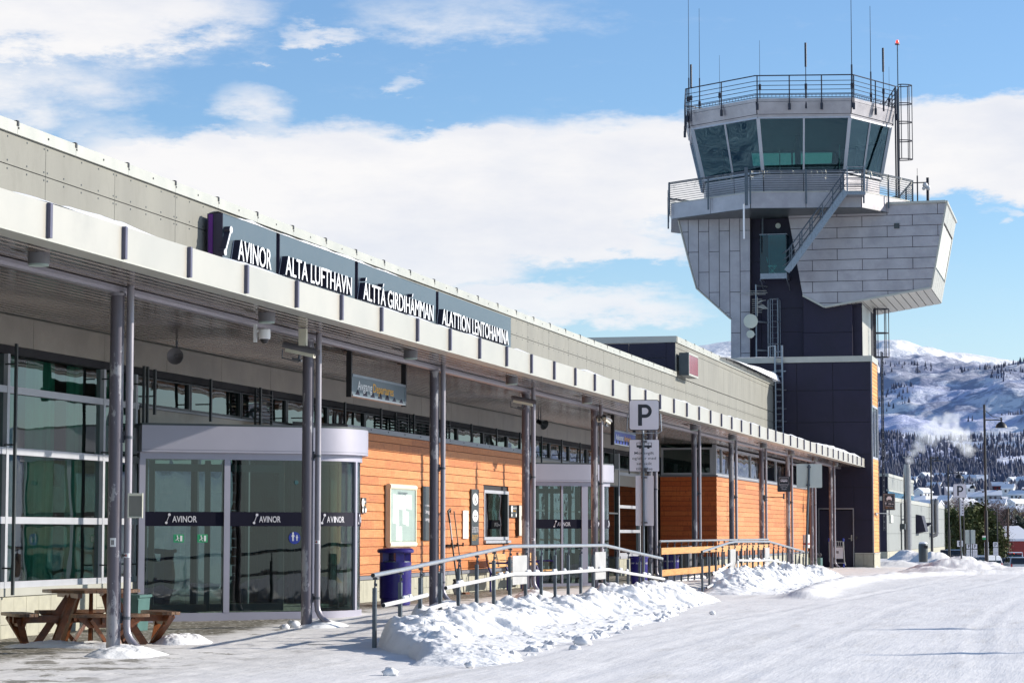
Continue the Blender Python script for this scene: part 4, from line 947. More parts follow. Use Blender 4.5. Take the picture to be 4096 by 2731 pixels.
# stickers on the first door
def sticker_disc(parent, W_, u, z, r, mat, name='sticker'):
    a = W_(u, .014, z); b = W_(u + .02, .014, z); rt = (b - a).normalized(); n = rt.cross(Vector((0, 0, 1))); m = MB(); m.disc(a, n, r, .002, 24); return m.build(name, mat, parent), a, rt, n
o, a, rt, n = sticker_disc(D1, W1, U1(1180), hD(1180, 2150, 40.3).z, .10, 'blue_sign')
m = MB(); up = Vector((0, 0, 1))
for s, x, h in ((1., -.028, .07), (.66, .04, .02)):
    c0 = a + rt * x + n * .004 + up * h * .5; m.disc(c0 + up * .045 * s, n, .014 * s, .002, 10); m.bar(c0 + up * .03 * s, c0 - up * .03 * s, .028 * s, .002, n); m.bar(c0 - up * .03 * s - rt * .008 * s, c0 - up * .085 * s - rt * .009 * s, .010 * s, .002, n); m.bar(c0 - up * .03 * s + rt * .008 * s, c0 - up * .085 * s + rt * .009 * s, .010 * s, .002, n); m.bar(c0 + up * .02 * s, c0 - up * .01 * s + rt * .035 * s, .009 * s, .002, n); m.bar(c0 + up * .02 * s, c0 - up * .01 * s - rt * .03 * s, .009 * s, .002, n)
m.build('sticker_print', 'white', D1)
sticker_disc(D1, W1, U1(1186), hD(1186, 1930, 40.3).z, .035, 'teal_glass_solid')
for px in (698, 793):
    z = hD(px, 2152, 39.5).z; a = W1(U1(px), .014, z); b = W1(U1(px) + .17, .014, z); rt = (b - a).normalized(); m = MB(); m.bar(a, b, .002, .13); m.build('exit_sticker', 'green_sign', D1)
    n = rt.cross(Vector((0, 0, 1))); c0 = a + rt * .06 + n * .004; m = MB(); m.disc(c0 + up * .04, n, .011, .002, 8); m.bar(c0 + up * .03, c0 - up * .01 + rt * .01, .014, .002, n); m.bar(c0 - up * .01, c0 - up * .045 + rt * .03, .009, .002, n); m.bar(c0 - up * .01, c0 - up * .035 - rt * .03, .009, .002, n); m.bar(c0 + up * .02, c0 + rt * .035, .007, .002, n); m.bar(c0 + rt * .065 - up * .045, c0 + rt * .065 + up * .045, .035, .002, n); m.build('exit_print', 'white', D1)

# ---- name sign on the upper wall
XS = -14.77
S = thing('name_sign', 'long blue grey name sign with raised white letters on the upper wall', 'sign', (XS, ydx(880, XS), 6.2))
zt, zb_ = 7.05, 5.15
PB = [(880, 1096), (1111, 1414), (1427, 1741), (1752, 2043)]
words = [('AVINOR', 945, 1079), ('ALTA LUFTHAVN', 1137, 1404), ('ÁLTTÁ GIRDIHÁMMAN', 1451, 1733), ('ALATTION LENTOHAMINA', 1769, 2036)]
for (a, b), (wd, w0, w1) in zip(PB, words):
    ya, yb = ydx(a, XS), ydx(b, XS); m = MB(); m.box(XS - .12, XS, ya, yb, zb_, zt); p = m.build('sign_panel', 'sign_blue', S)
    m = MB(); m.box(XS - .12, XS - .004, ya - .012, ya - .001, zb_, zt - .0); m.box(XS - .29, XS - .125, ya + .05, yb - .05, zb_ + .05, zt - .05); m.build('panel_edge', 'sign_side', p)
    y0_, y1_ = ydx(w0, -14.62), ydx(w1, -14.62); m = MB(); text(m, wd, (-14.755, y0_, 6.275), (0, 1, 0), (0, 0, 1), .385, y1_ - y0_, .115, .0); m.build('lettering', 'letter_dark', p, smooth=False)
    m = MB(); text(m, wd, (-14.638, y0_, 6.275), (0, 1, 0), (0, 0, 1), .385, y1_ - y0_, .010, .0); m.build('letter_face', 'letter_face', p, smooth=False)
    m = MB(); text(m, wd, (-14.766, y0_, 6.275), (0, 1, 0), (0, 0, 1), .385, y1_ - y0_, .012, .004); m.build('letter_back', 'letter_glass', p, smooth=False)
    if wd == 'AVINOR':
        y0_ = ydx(902, -14.62); m = MB(); logo(m, (-14.755, y0_ - .12, 6.27), (0, 1, 0), (0, 0, 1), .57, .10, .48, .10, .07); m.build('logo', 'letter_dark', p); m = MB(); logo(m, (-14.654, y0_ - .12, 6.27), (0, 1, 0), (0, 0, 1), .57, .012, .48, .10, .07); m.build('logo_face', 'letter_face', p)
m = MB(); ya = ydx(880, XS); m.box(XS - .30, XS - .125, ya + .02, ya + .06, zb_, zt); m.build('side_cover', 'sign_side', S)
m = MB(); m.box(XS - .27, XS - .19, ya - .0, ya + .018, zb_, zt - .01); m.build('light_strip', 'purple', S)
def sgn():
    ya, yb = ydx(880, XS), ydx(1700, XS); ys_ = np.arange(ya, yb, .05); xs_ = np.linspace(XS - .3, XS + .01, 7); X, Y = np.meshgrid(xs_, ys_)
    e = np.sin(np.linspace(0, PI, 7))[None, :]; Z = zt - .02 + (.03 + .14 * np.clip(fbm(Y * .8, X, 3, 6) - .25, 0, 1)) * (.25 + e) * np.clip((yb - Y) / 3, 0, 1)
    l = S.location; grid_mesh('sign_snow', X - l.x, Y - l.y, Z - l.z, 'snow', (0, 0, 0), S)
sgn()

# ================================================================== dark annex in front of the tower
Z2 = lambda x, y: (2600 + x / 1.742, 800 + y / 1.742)
Z1 = lambda x, y: (2600 + x / 1.742, 100 + y / 1.742)
XA = hY(3490, 1900, YBX).x; ZA = hY(3487, 1422, YBX).z
A = thing('annex_building', 'dark panelled annex at the far end of the canopy with a golden timber side', 'building', ((XA + XM) / 2, YBX + 2, 0))
def zY(px, py, Y=YBX): return hY(px, py, Y).z
vz = [-.35, .50, zY(3450, 2078), zY(3450, 1947), zY(3450, 1816), zY(3400, 1688), zY(3400, 1560), ZA - .30]
vx = [XM - 7, XM - 2.2, hY(3044, 1600, YBX).x, hY(3188, 1600, YBX).x, hY(3332, 1600, YBX).x, XA - .03]
dx0, dx1, dz1 = hY(3273, 2100, YBX).x, hY(3416, 2100, YBX).x, zY(3400, 2036)
m = MB()
for a, b in zip(vx[:-1], vx[1:]):
    for c, d in zip(vz[:-1], vz[1:]):
        segs = [(a, b)]
        if c < dz1 - .1: segs = [s for s in ((a, min(b, dx0)), (max(a, dx1), b)) if s[1] - s[0] > .02]
        for s0, s1 in segs:
            if c < 0: continue
            m.box(s0 + .012, s1 - .012, YBX - .02, YBX, max(c, .5) + .012, d - .012)
m.box(dx0, dx1, YBX - .021, YBX - .001, dz1 + .06, vz[3] - .012) if vz[3] - dz1 > .1 else None
m.build('front_wall', 'dark_panel', A)
YAE = ydx(3516, XA)
m = MB(); m.box(XM - 7, dx0 - .05, YBX + .005, YBX + .3, -.4, ZA - .2); m.box(dx1 + .05, XA - .05, YBX + .005, YBX + .3, -.4, ZA - .2); m.box(dx0 - .05, dx1 + .05, YBX + .2, YBX + .3, -.4, ZA - .2); m.box(dx0 - .05, dx1 + .05, YBX + .005, YBX + .2, dz1, ZA - .2); m.build('wall_core', 'dark_back', A)
m = MB(); m.box(XM - 7, XA + .05, YBX - .06, YBX + .25, ZA - .28, ZA); m.box(XA - .2, XA + .05, YBX + .25, YAE, ZA - .28, ZA); m.build('coping', 'coping', A)
m = MB(); m.box(XM - 7, XA - .2, YBX + .25, YAE + 3.6, ZA - .4, ZA - .1); m.build('roof', 'snow', A)
m = MB(); m.box(XM - 7, XA - .9, YAE, YAE + 3.6, 0, ZA - .4); m.build('rear_wall', 'dark_panel', A)
m = MB(); 
for a, b in ((dx1 + .03, (dx1 + XA) / 2), ((dx1 + XA) / 2, XA)): m.box(a + .006, b - .006, YBX - .07, YBX - .01, -.5, .50)
m.box(XA + .012, XA + .05, YBX - .07, YAE, -.5, .50); m.build('plinth', 'plinth', A)
m = MB(); m.box(dx1 + .03, XA + .06, YBX - .09, YBX - .02, .51, .56); m.box(XA - .02, XA + .07, YBX - .02, YAE, .51, .56); m.build('plinth_cap', 'coping', A)
wz0, wz1 = zY(3500, 1833), zY(3500, 1617)
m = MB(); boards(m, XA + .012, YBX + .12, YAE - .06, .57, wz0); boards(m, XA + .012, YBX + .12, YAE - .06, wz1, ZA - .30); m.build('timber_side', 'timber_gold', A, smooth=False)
m = MB(); m.box(XA - .03, XA + .03, YBX - .025, YBX + .11, .57, ZA - .29); m.box(XA - .03, XA + .035, YAE - .05, YAE + .02, .57, ZA - .29); m.build('corner_trim', 'grey_frame', A)
window_x(XA + .01, YBX + .12, YAE - .06, wz0, wz1, .10, 'light_frame', 'glass', A, seg=2)
m = MB(); m.box(XM - 7, XA - .04, YBX + .3, YAE, 0, ZA - .3); m.build('inner_core', 'dark_back', A)
# steel door
m = MB(); m.box(dx0 + .05, dx1 - .05, YBX + .06, YBX + .10, -.35, dz1 - .05); d = m.build('door', 'dark_panel', A)
m = MB(); m.box(dx0, dx0 + .05, YBX - .02, YBX + .12, -.35, dz1); m.box(dx1 - .05, dx1, YBX - .02, YBX + .12, -.35, dz1); m.box(dx0, dx1, YBX - .022, YBX + .12, dz1, dz1 + .06); m.build('door_frame', 'galv', d)
hx = hY(3406, 2150, YBX).x; hz = zY(3406, 2150); m = MB(); m.box(hx - .03, hx + .03, YBX + .035, YBX + .058, hz - .14, hz + .14); m.tube((hx, YBX + .05, hz - .03), (hx, YBX - .01, hz - .03), .012, 8); m.tube((hx, YBX - .01, hz - .03), (hx - .14, YBX - .01, hz - .03), .011, 8); m.build('handle', 'coping', d)
m = MB(); kx = hY(3426, 2148, YBX).x; m.cbox(kx - .05, kx + .05, YBX - .07, YBX - .02, hz - .06, hz + .08); m.build('card_reader', 'blackplastic', A)
m = MB(); kz = zY(3503, 2057); m.lathe([(0, -.05), (.06, -.05), (.07, 0), (.05, .06), (0, .07)], (XA + .10, YBX + .5, kz), 12); m.build('outdoor_lamp', 'coping', A)
snow_slab(XM - 5, XM + .6, YBX + .3, YBX + 3, ZA - .1, .22, 'roof_snow', A, 9)
# wall ladder of the annex
def ladder(p, z0, z1, w, right, parent=None, name='ladder', mat='galv', cage=None, out=None, sp=.3, r=.025):
    right = Vector(right).normalized(); p = Vector((p.x, p.y, 0)); m = MB(); a = p - right * w / 2; b = p + right * w / 2; up = Vector((0, 0, 1))
    m.tube(a + up * z0, a + up * z1, r, 6); m.tube(b + up * z0, b + up * z1, r, 6); z = z0 + sp / 2
    while z < z1: m.tube(a + up * z, b + up * z, r * .6, 5); z += sp
    if cage:
        c0, c1, dep = cage; out = Vector(out).normalized(); hoops = max(2, int((c1 - c0) / .95) + 1); wd = w / 2 + .12
        def hp(f, z): ang = PI * f; return p + right * (-math.cos(ang) * wd) + out * (.12 + math.sin(ang) * dep) + up * z
        for i in range(hoops): z = c0 + (c1 - c0) * i / (hoops - 1); m.path([a + up * z] + [hp(f / 8, z) for f in range(9)] + [b + up * z], r * .8, 5)
        for f in (0, .25, .5, .75, 1): m.tube(hp(f, c0), hp(f, c1), r * .7, 5)
    return m.build(name, mat, parent)
p = hY(3115, 1500, YBX - .25)
ld = ladder(p, 4.9, ZA + .55, .34, (1, 0, 0), A, 'wall_ladder', sp=.3, r=.05)
m = MB()
for z in (5.6, 6.8, 7.4, 8.3, 9.2): m.bar((p.x - .35, YBX, z), (p.x + .35, YBX - .3, z), .05, .05)
m.path([(p.x - .17, YBX - .25, ZA + .3), (p.x - .20, YBX - .1, ZA + .55), (p.x - .55, YBX + .3, ZA + .55), (p.x - .55, YBX + .3, ZA)], .03, 6); m.build('ladder_bracket', 'galv', A)

# ================================================================== control tower
PH = R(-3.5); DFR = 120.0
xm = (3215 - 2048) / FPX * 121.4
TC = Vector((xm + 5.75 * math.sin(R(3.5)), DFR + 5.75 * math.cos(R(3.5))))      # centre, camera-right / forward
c3 = at(TC.x, TC.y)
K = thing('control_tower', 'tall control tower with an eight sided glass cab above grey metal wings', 'tower', (c3.x, c3.y, ZA - .2))
def oc(ap, z, i, n=8, ph=0.0):      # corner i of an octagon of apothem ap
    Rr = ap / math.cos(PI / n); a = -PI / 2 - PI / n + i * 2 * PI / n + PH + ph; lx = Rr * math.cos(a); hw = ap * math.tan(PI / n); lx = hw + (lx - hw) * .70 if lx > hw * 1.15 else lx; return at(TC.x + lx, TC.y + Rr * math.sin(a), z)
def octo(name, mat, a0, z0, a1, z1, parent=K, cap=True, seams=0):
    m = MB(); lo = [oc(a0, z0, i) for i in range(8)]; hi = [oc(a1, z1, i) for i in range(8)]
    m.add(lo + hi, [(i, (i + 1) % 8, 8 + (i + 1) % 8, 8 + i) for i in range(8)] + ([tuple(range(7, -1, -1)), tuple(range(8, 16))] if cap else [])); return m.build(name, mat, parent, smooth=False)
zs0, zs1 = 17.57, 18.35
octo('balcony_core', 'dark_back', 6.60, zs0 + .02, 6.60, zs1)
def facets(name, mat, a0, z0, a1, z1, nseg, gap, parent=K, th=.03, skip=()):
    m = MB()
    for i in range(8):
        if i in skip: continue
        p0, p1, q0, q1 = oc(a0, z0, i), oc(a0, z0, i + 1), oc(a1, z1, i), oc(a1, z1, i + 1); n = (p1 - p0).cross(q0 - p0).normalized(); L_ = (p1 - p0).length; ns = nseg if isinstance(nseg, int) else nseg[i]
        for k in range(ns):
            f0 = k / ns + gap / 2 / L_; f1 = (k + 1) / ns - gap / 2 / L_
            m.prism([p0.lerp(p1, f0), p0.lerp(p1, f1), q0.lerp(q1, f1), q0.lerp(q1, f0)], n * th)
    return m.build(name, mat, parent, smooth=False)
facets('balcony_edge', 'metal_panel', 6.61, zs0, 6.61, zs1, 2, .03)
octo('balcony_trim', 'coping', 6.67, zs1, 6.67, zs1 + .04); octo('balcony_soffit', 'dark_frame', 6.65, zs0 - .02, 6.65, zs0)
octo('cab_base_core', 'dark_back', 4.80, zs1, 4.80, 19.55, cap=False); facets('cab_base', 'metal_panel', 4.82, zs1 + .05, 4.86, 19.52, 2, .04)
# glass cab
octo('cab_floor', 'dark_frame', 4.88, 19.35, 4.88, 19.5)
zb0, zt0, ab, att = 19.62, 22.28, 4.93, 5.52
gm = MB()
for i in range(8): gm.quad(oc(ab, zb0, i), oc(ab, zb0, i + 1), oc(att, zt0, i + 1), oc(att, zt0, i))
cg = gm.build('cab_glass', 'cab_glass', K, smooth=False)
for i in range(8):
    m = MB(); m.bar(oc(ab + .02, zb0, i), oc(att + .02, zt0, i), .17, .12, FW); m.build('cab_mullion', 'light_frame', K)
    m = MB(); a = oc(ab + .02, zb0, i).lerp(oc(ab + .02, zb0, i + 1), .5); b = oc(att + .02, zt0, i).lerp(oc(att + .02, zt0, i + 1), .5); m.bar(a, b, .09, .08, FW)
    m.bar(oc(ab + .03, zb0, i), oc(ab + .03, zb0, i + 1), .10, .10); m.bar(oc(att + .03, zt0, i), oc(att + .03, zt0, i + 1), .12, .09); m.build('cab_frame', 'light_frame', K)
m = MB(); c_ = at(TC.x, TC.y); m.box(c_.x - 1.8, c_.x + 1.8, c_.y - 1.6, c_.y + 1.6, 19.5, 20.35); m.tube((c_.x, c_.y, 19.5), (c_.x, c_.y, 22.4), .16, 12); m.box(c_.x - 2.6, c_.x + 2.4, c_.y - 2.9, c_.y - 2.2, 19.5, 20.3); m.build('cab_consoles', 'dark_frame', K)
m = MB()
for dx, h in ((-1.35, 1.0), (1.7, 1.3)): q = at(TC.x + dx, TC.y - 3.6); m.bar((q.x, q.y, 19.9), (q.x, q.y, 19.9 + h), .05, .05, FW)
m.build('cab_light_strip', 'chair_white', K)
# roof fascia
octo('roof_core', 'dark_back', 5.55, 22.3, 5.70, 23.15); facets('roof_fascia', 'metal_panel', 5.66, 22.45, 5.76, 23.05, 1, .04); octo('roof_edge', 'metal_panel', 5.80, 23.06, 5.82, 23.22); octo('roof_lower_edge', 'metal_panel', 5.62, 22.32, 5.64, 22.43)
octo('roof_ceiling', 'lamp_grey', 5.5, 22.285, 5.5, 22.31)
# roof railing and cable tray
def ring(ap, z, r, idx=range(8)):
    m = MB(); 
    for i in idx: m.tube(oc(ap, z, i), oc(ap, z, i + 1), r, 5)
    return m
m = MB()
for z, r in ((24.36, .032), (24.08, .018), (23.86, .018), (23.64, .018), (23.44, .018)):
    t = ring(5.88, z, r); m.add(t.v, t.f)
m.build('roof_rail', 'antenna', K)
m = MB(); 
for z in (23.27, 23.40):
    t = ring(5.80, z, .02); m.add(t.v, t.f)
for i in range(8):
    for k in range(24): a = oc(5.80, 23.27, i).lerp(oc(5.80, 23.27, i + 1), k / 24); m.tube(a, a + Vector((0, 0, .13)), .012, 4)
m.build('cable_tray', 'antenna', K)
for i in range(8):
    for f in (.0, .5) if i % 2 else (0, .33, .66):
        a = oc(5.88, 22.75, i).lerp(oc(5.88, 22.75, i + 1), f + .02); m = MB(); m.tube(a, a + Vector((0, 0, 1.62)), .035, 6); m.box(a.x - .06, a.x + .06, a.y - .06, a.y + .06, 22.62, 22.95); m.build('rail_post', 'antenna', K)
# balcony railing
m = MB()
for k in range(9):
    t = ring(6.78, 18.46 + k * .112, .016 if k < 8 else .03); m.add(t.v, t.f)
t = ring(6.78, 19.42, .03); m.add(t.v, t.f); m.build('balcony_rail', 'galv_post', K)
for i in range(8):
    for f in (0.01, .5):
        a = oc(6.79, 17.75, i).lerp(oc(6.79, 17.75, i + 1), f); m = MB(); m.bar(a, a + Vector((0, 0, 1.7)), .08, .05, FW); m.build('rail_post', 'galv_post', K)
r = random.Random(6); m = MB()
for i in (7, 0, 1):
    for k in range(26):
        f = r.random(); a = oc(6.90, 19.4, i).lerp(oc(6.90, 19.4, i + 1), f); L_ = r.uniform(.12, .5); pts = [a]
        for j in range(4): pts.append(a + Vector((r.gauss(0, .05), 0, -L_ * (j + 1) / 4)))
        m.path(pts, .006, 3)
m.build('fairy_lights', 'coping', K, smooth=False)
# ---- metal clad bodies
def clip(poly, conv):
    out = poly
    n = len(conv); cx = sum(p[0] for p in conv) / n; cy = sum(p[1] for p in conv) / n
    for i in range(n):
        a, b = conv[i], conv[(i + 1) % n]; s = lambda p: (b[0] - a[0]) * (p[1] - a[1]) - (b[1] - a[1]) * (p[0] - a[0]); sg = 1 if s((cx, cy)) > 0 else -1
        inp, out = out, []
        for j in range(len(inp)):
            p, q = inp[j], inp[(j + 1) % len(inp)]; sp, sq = s(p) * sg, s(q) * sg
            if sp >= 0: out.append(p)
            if sp * sq < 0: t = sp / (sp - sq); out.append((p[0] + (q[0] - p[0]) * t, p[1] + (q[1] - p[1]) * t))
        if len(out) < 3: return []
    return out
def clad(parent, name, mat, convs, Y, w, h, stag, vertical=False, gap=.03):
    m = MB(); allp = [p for c in convs for p in c]; x0, x1 = min(p[0] for p in allp), max(p[0] for p in allp); z0, z1 = min(p[1] for p in allp), max(p[1] for p in allp)
    W_, H_ = (w, h); i = 0
    if vertical:
        x = x0
        while x < x1:
            z = z1 + H_ - (H_ * stag * (i % 2)) - H_ * .35
            while z > z0:
                for c in convs:
                    q = clip([(x + gap / 2, z - H_ + gap / 2), (x + W_ - gap / 2, z - H_ + gap / 2), (x + W_ - gap / 2, z - gap / 2), (x + gap / 2, z - gap / 2)], c)
                    if q: m.prism([Vector((a, Y - .03, b)) for a, b in q], (0, .03, 0))
                z -= H_
            x += W_; i += 1
    else:
        z = z1
        while z > z0:
            x = x0 - W_ + (W_ * stag if i % 2 else 0)
            while x < x1:
                for c in convs:
                    q = clip([(x + gap / 2, z - H_ + gap / 2), (x + W_ - gap / 2, z - H_ + gap / 2), (x + W_ - gap / 2, z - gap / 2), (x + gap / 2, z - gap / 2)], c)
                    if q: m.prism([Vector((a, Y - .03, b)) for a, b in q], (0, .03, 0))
                x += W_
            z -= H_; i += 1
    return m.build(name, mat, parent, smooth=False)
YP, YL, YSH = 122.0, 122.4, 122.9
def zp(pts, Y): 
    out = []
    for x, y in pts: q = hY(*Z2(x, y), Y); out.append((q.x, q.z))
    return out
pod = zp([(955, 62), (2060, 20), (1955, 612), (1215, 745), (1065, 665)], YP)
m = MB(); m.prism([Vector((x, YP, z)) for x, z in pod], (0, 8.3, 0)); pd = m.build('right_wing', 'seam', K, smooth=False)
clad(pd, 'cladding', 'metal_panel', [pod], YP - .001, 2.52, .545, .5)
tr = Vector((pod[1][0], YP, pod[1][1])); br = Vector((pod[2][0], YP, pod[2][1])); bk = Vector((0, 8.3, 0)); bl = Vector((pod[3][0], YP, pod[3][1])); n = (bk).cross(tr - br).normalized(); n = n if n.x > 0 else -n
def sidepan(u0, u1, v0, v1, mat, name, o=.03, th=.03, parent=pd):
    g_ = lambda u, v: br.lerp(tr, v) + bk * u + n * (o - th); m = MB(); m.prism([g_(u0, v0), g_(u1, v0), g_(u1, v1), g_(u0, v1)], n * th); return m.build(name, mat, parent, smooth=False)
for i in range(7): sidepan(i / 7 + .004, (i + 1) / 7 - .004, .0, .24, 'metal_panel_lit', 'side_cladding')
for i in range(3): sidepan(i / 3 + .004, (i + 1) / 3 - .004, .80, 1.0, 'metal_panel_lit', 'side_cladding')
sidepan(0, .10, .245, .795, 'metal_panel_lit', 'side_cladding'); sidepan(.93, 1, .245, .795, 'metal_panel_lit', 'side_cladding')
sidepan(.105, .925, .245, .795, 'dark_frame', 'side_window', .0)
for i in range(3): sidepan(.13 + i * .265, .13 + i * .265 + .25, .27, .77, 'sign_back', 'window_blind', .012, .01)
m = MB(); q = 14
for i in range(q):
    a = bl.lerp(br, i / q + .004); b = bl.lerp(br, (i + 1) / q - .004); m.prism([a, b, b + bk, a + bk], (0, 0, -.03))
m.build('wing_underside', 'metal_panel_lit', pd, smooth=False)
m = MB(); m.bar(Vector((pod[0][0], YP - .03, pod[0][1] + .06)), Vector((pod[1][0], YP - .03, pod[1][1] + .06)), .3, .12); m.bar(tr + Vector((0, 0, .06)), tr + bk + Vector((0, 0, .06)), .2, .12); m.bar(Vector((pod[3][0], YP - .04, pod[3][1])), br + Vector((0, -.04, 0)), .08, .1); m.bar(Vector((pod[4][0], YP - .04, pod[4][1])), Vector((pod[3][0], YP - .04, pod[3][1])), .08, .1); m.bar(tr + n * .03, br + n * .03, .08, .08, FW); m.build('wing_trim', 'coping', pd)
q = hY(3587, 904, YP - .06); m = MB(); m.cbox(q.x - .13, q.x + .13, YP - .14, YP - .03, q.z - .13, q.z + .13, .02); m.build('vent_grille', 'dark_frame', pd)
up_ = zp([(195, 128), (697, 128), (697, 830), (565, 830), (325, 615), (278, 450)], YL); lo_ = zp([(565, 829), (697, 829), (697, 1100), (565, 1100)], YL)
m = MB(); m.prism([Vector((x, YL, z)) for x, z in up_], (0, 4, 0)); m.prism([Vector((x, YL + .01, z)) for x, z in lo_], (0, 3.9, 0)); lb = m.build('left_wing', 'seam', K, smooth=False)
clad(lb, 'cladding', 'metal_panel', [up_, lo_], YL - .001, .535, 2.1, .5, True)
m = MB(); ed = [Vector((x, YL - .04, z)) for x, z in (up_[0], up_[5], up_[4], lo_[0])]; m.path(ed, .05, 4); m.build('wing_trim', 'coping', lb)
# dark shaft
sx0, sx1 = hY(2990, 1200, YSH).x, hY(3450, 1300, YSH).x; zR = ZA - .1
m = MB(); zr = [zR, hY(3050, 1330, YSH).z, hY(3050, 1236, YSH).z, hY(3050, 1047, YSH).z, hY(3050, 950, YSH).z, zs0 - .02]; xr = [sx0, hY(3046, 1200, YSH).x, hY(3214, 1200, YSH).x, hY(3409, 1300, YSH).x, sx1]
for a, b in zip(xr[:-1], xr[1:]):
    for c, d in zip(zr[:-1], zr[1:]): m.box(a + .012, b - .012, YSH - .03, YSH, c + .012, d - .012)
m.build('shaft', 'dark_panel', K, smooth=False); m = MB(); m.box(sx0, sx1 - .03, YSH + .002, YSH + 7, zR, zs0 - .02); m.build('shaft_core', 'dark_back', K)
m = MB(); a, b = hY(3214, 1300, YSH - .4).x, hY(3409, 1300, YSH - .4).x; zz = hY(3300, 1200, YSH - .4).z; zm_ = hY(3300, 1330, YSH - .4).z
m.box(a, b, YSH - .4, YSH - .035, zR, zm_ - .01); m.box(a, b, YSH - .4, YSH - .035, zm_ + .01, zz + .6); m.build('shaft_bay', 'dark_panel', K, smooth=False)
ysd = ydx(3480, sx1)
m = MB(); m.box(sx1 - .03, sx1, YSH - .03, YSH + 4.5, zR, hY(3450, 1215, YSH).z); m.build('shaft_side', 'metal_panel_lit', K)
# door recess, glazed landing, stair
gx0, gx1 = hY(3040, 1000, YSH - 1.5).x, hY(3146, 1000, YSH - 1.5).x; gy = YSH - 1.5; gz0 = hY(3090, 1093, gy).z; gz1 = hY(3090, 937, gy).z
L_ = thing('x', 'x', 'x') if False else None
m = MB(); m.box(gx0, gx1, gy, gy + .04, gz0 - .28, gz0); m.box(gx0, gx0 + .04, gy + .04, YSH - .1, gz0 - .28, gz0); m.box(gx1 - .04, gx1, gy + .04, YSH - .1, gz0 - .28, gz0)
for i in range(6): x = gx0 + .1 + (gx1 - gx0 - .2) * i / 5; m.box(x - .01, x + .01, gy + .05, YSH - .1, gz0 - .1, gz0 - .02)
m.bar((gx0, gy, gz0 - .3), (gx0, YSH - .05, gz0 - .75), .05, .05); m.bar((gx1, gy, gz0 - .3), (gx1, YSH - .05, gz0 - .75), .05, .05)
lp = m.build('landing', 'galv', K, smooth=False)
for q in ([(gx0, gy - .01), (gx1, gy - .01)], [(gx0 - .01, gy), (gx0 - .01, YSH - .1)], [(gx1 + .01, gy), (gx1 + .01, YSH - .6)]):
    m = MB(); m.quad((*q[0], gz0), (*q[1], gz0), (*q[1], gz1), (*q[0], gz1)); m.build('glass_screen', 'teal_glass', lp, smooth=False)
    m = MB(); m.bar((*q[0], gz1), (*q[1], gz1), .03, .03); m.build('screen_top_rail', 'galv', lp)
m = MB(); dxa = hY(3079, 1000, YSH).x; dxb = hY(3143, 1000, YSH).x; m.box(dxa, dxb, YSH - .06, YSH - .03, gz0, gz0 + 2.05); dr = m.build('tower_door', 'teal_glass_solid', K); m = MB(); m.box(dxa - .05, dxa, YSH - .09, YSH - .03, gz0, gz0 + 2.1); m.box(dxa, dxb, YSH - .09, YSH - .03, gz0 + 2.05, gz0 + 2.1); m.build('door_frame', 'grey_frame', dr)
q = hY(3113, 904, YSH); m = MB(); m.disc((q.x, YSH - .03, q.z), (0, -1, 0), .135, .07, 20); m.build('round_lamp', 'sign_back', K)
m = MB(); p = hY(*Z2(785, 150), YSH - .3); m.tube((p.x, p.y, gz1), (p.x, p.y, zs0), .05, 6); m.build('support_pipe', 'galv_post', K)
st0 = hD(3385, 775, 118.0); st1 = hD(3155, 1118, 118.9); top_ = Vector((st0.x, st0.y, zs1 - .1)); bot_ = Vector((st1.x, st1.y, gz0 - .12)); sdv = FW * .85
m = MB(); m.bar(top_, bot_, .05, .30); m.bar(top_ + sdv, bot_ + sdv, .05, .30); m.build('stair_stringer', 'galv', K)
m = MB(); ns = 17
for i in range(1, ns): q = bot_.lerp(top_, i / ns); m.add([q - RT * .13, q + RT * .13, q + RT * .13 + sdv, q - RT * .13 + sdv], [(0, 1, 2, 3)])
m.build('stair_tread', 'galv_post', K, smooth=False)
for s in (Vector((0, 0, 0)), sdv):
    m = MB(); u = Vector((0, 0, 1))
    for hh, rr in ((1.0, .028), (.66, .018), (.36, .018)): m.path([bot_ + s + u * (hh - .1) - RT * .2, bot_ + s + u * hh, top_ + s + u * hh, top_ + s + u * hh + RT * .9], rr, 6)
    for i in range(6): q = bot_.lerp(top_, (i + .3) / 5.6) + s; m.bar(q - u * .1, q + u * 1.0, .06, .04, FW)
    m.build('stair_rail', 'galv_post', K)
m = MB(); lx = top_ + RT * .0; m.prism([top_ + Vector((0, 0, -.02)), top_ + RT * .95 - Vector((0, 0, .02)), top_ + RT * .95 + FW * 1.0 - Vector((0, 0, .02)), top_ + FW * 1.0 - Vector((0, 0, .02))], (0, 0, -.16)); m.build('stair_landing', 'galv', K)
m = MB()
for q in (top_ + RT * .05, top_ + RT * .9, top_ + RT * .9 + FW * .9): m.bar(q, q + Vector((0, 0, 1.25)), .06, .06, FW)
for z in (.3, .6, .9, 1.2): m.path([top_ + Vector((0, 0, z)), top_ + RT * .9 + Vector((0, 0, z)), top_ + RT * .9 + FW * .9 + Vector((0, 0, z))], .018, 5)
m.build('landing_rail', 'galv', K)
# folding chair left on the landing: its own thing
CH = thing('folding_chair', 'pale folding chair standing behind the green glass of the tower landing', 'chair', (gx0 + .55, gy + .6, gz0))
cx, cy, cz = CH.location
m = MB(); m.box(cx - .2, cx + .2, cy - .2, cy + .2, cz + .42, cz + .45); m.build('seat', 'chair_white', CH); m = MB(); m.prism([(cx - .24, cy - .18, cz + .62), (cx - .27, cy + .18, cz + .62), (cx - .31, cy + .18, cz + .88), (cx - .28, cy - .18, cz + .88)], (.02, 0, 0)); m.build('backrest', 'chair_white', CH)
for a, b in ((-.18, .2), (.2, -.2)):
    m = MB()
    for s in (-.17, .17): m.tube((cx + a, cy + s, cz), (cx + b - .02, cy + s, cz + .44), .012, 5)
    m.build('leg', 'chair_white', CH)
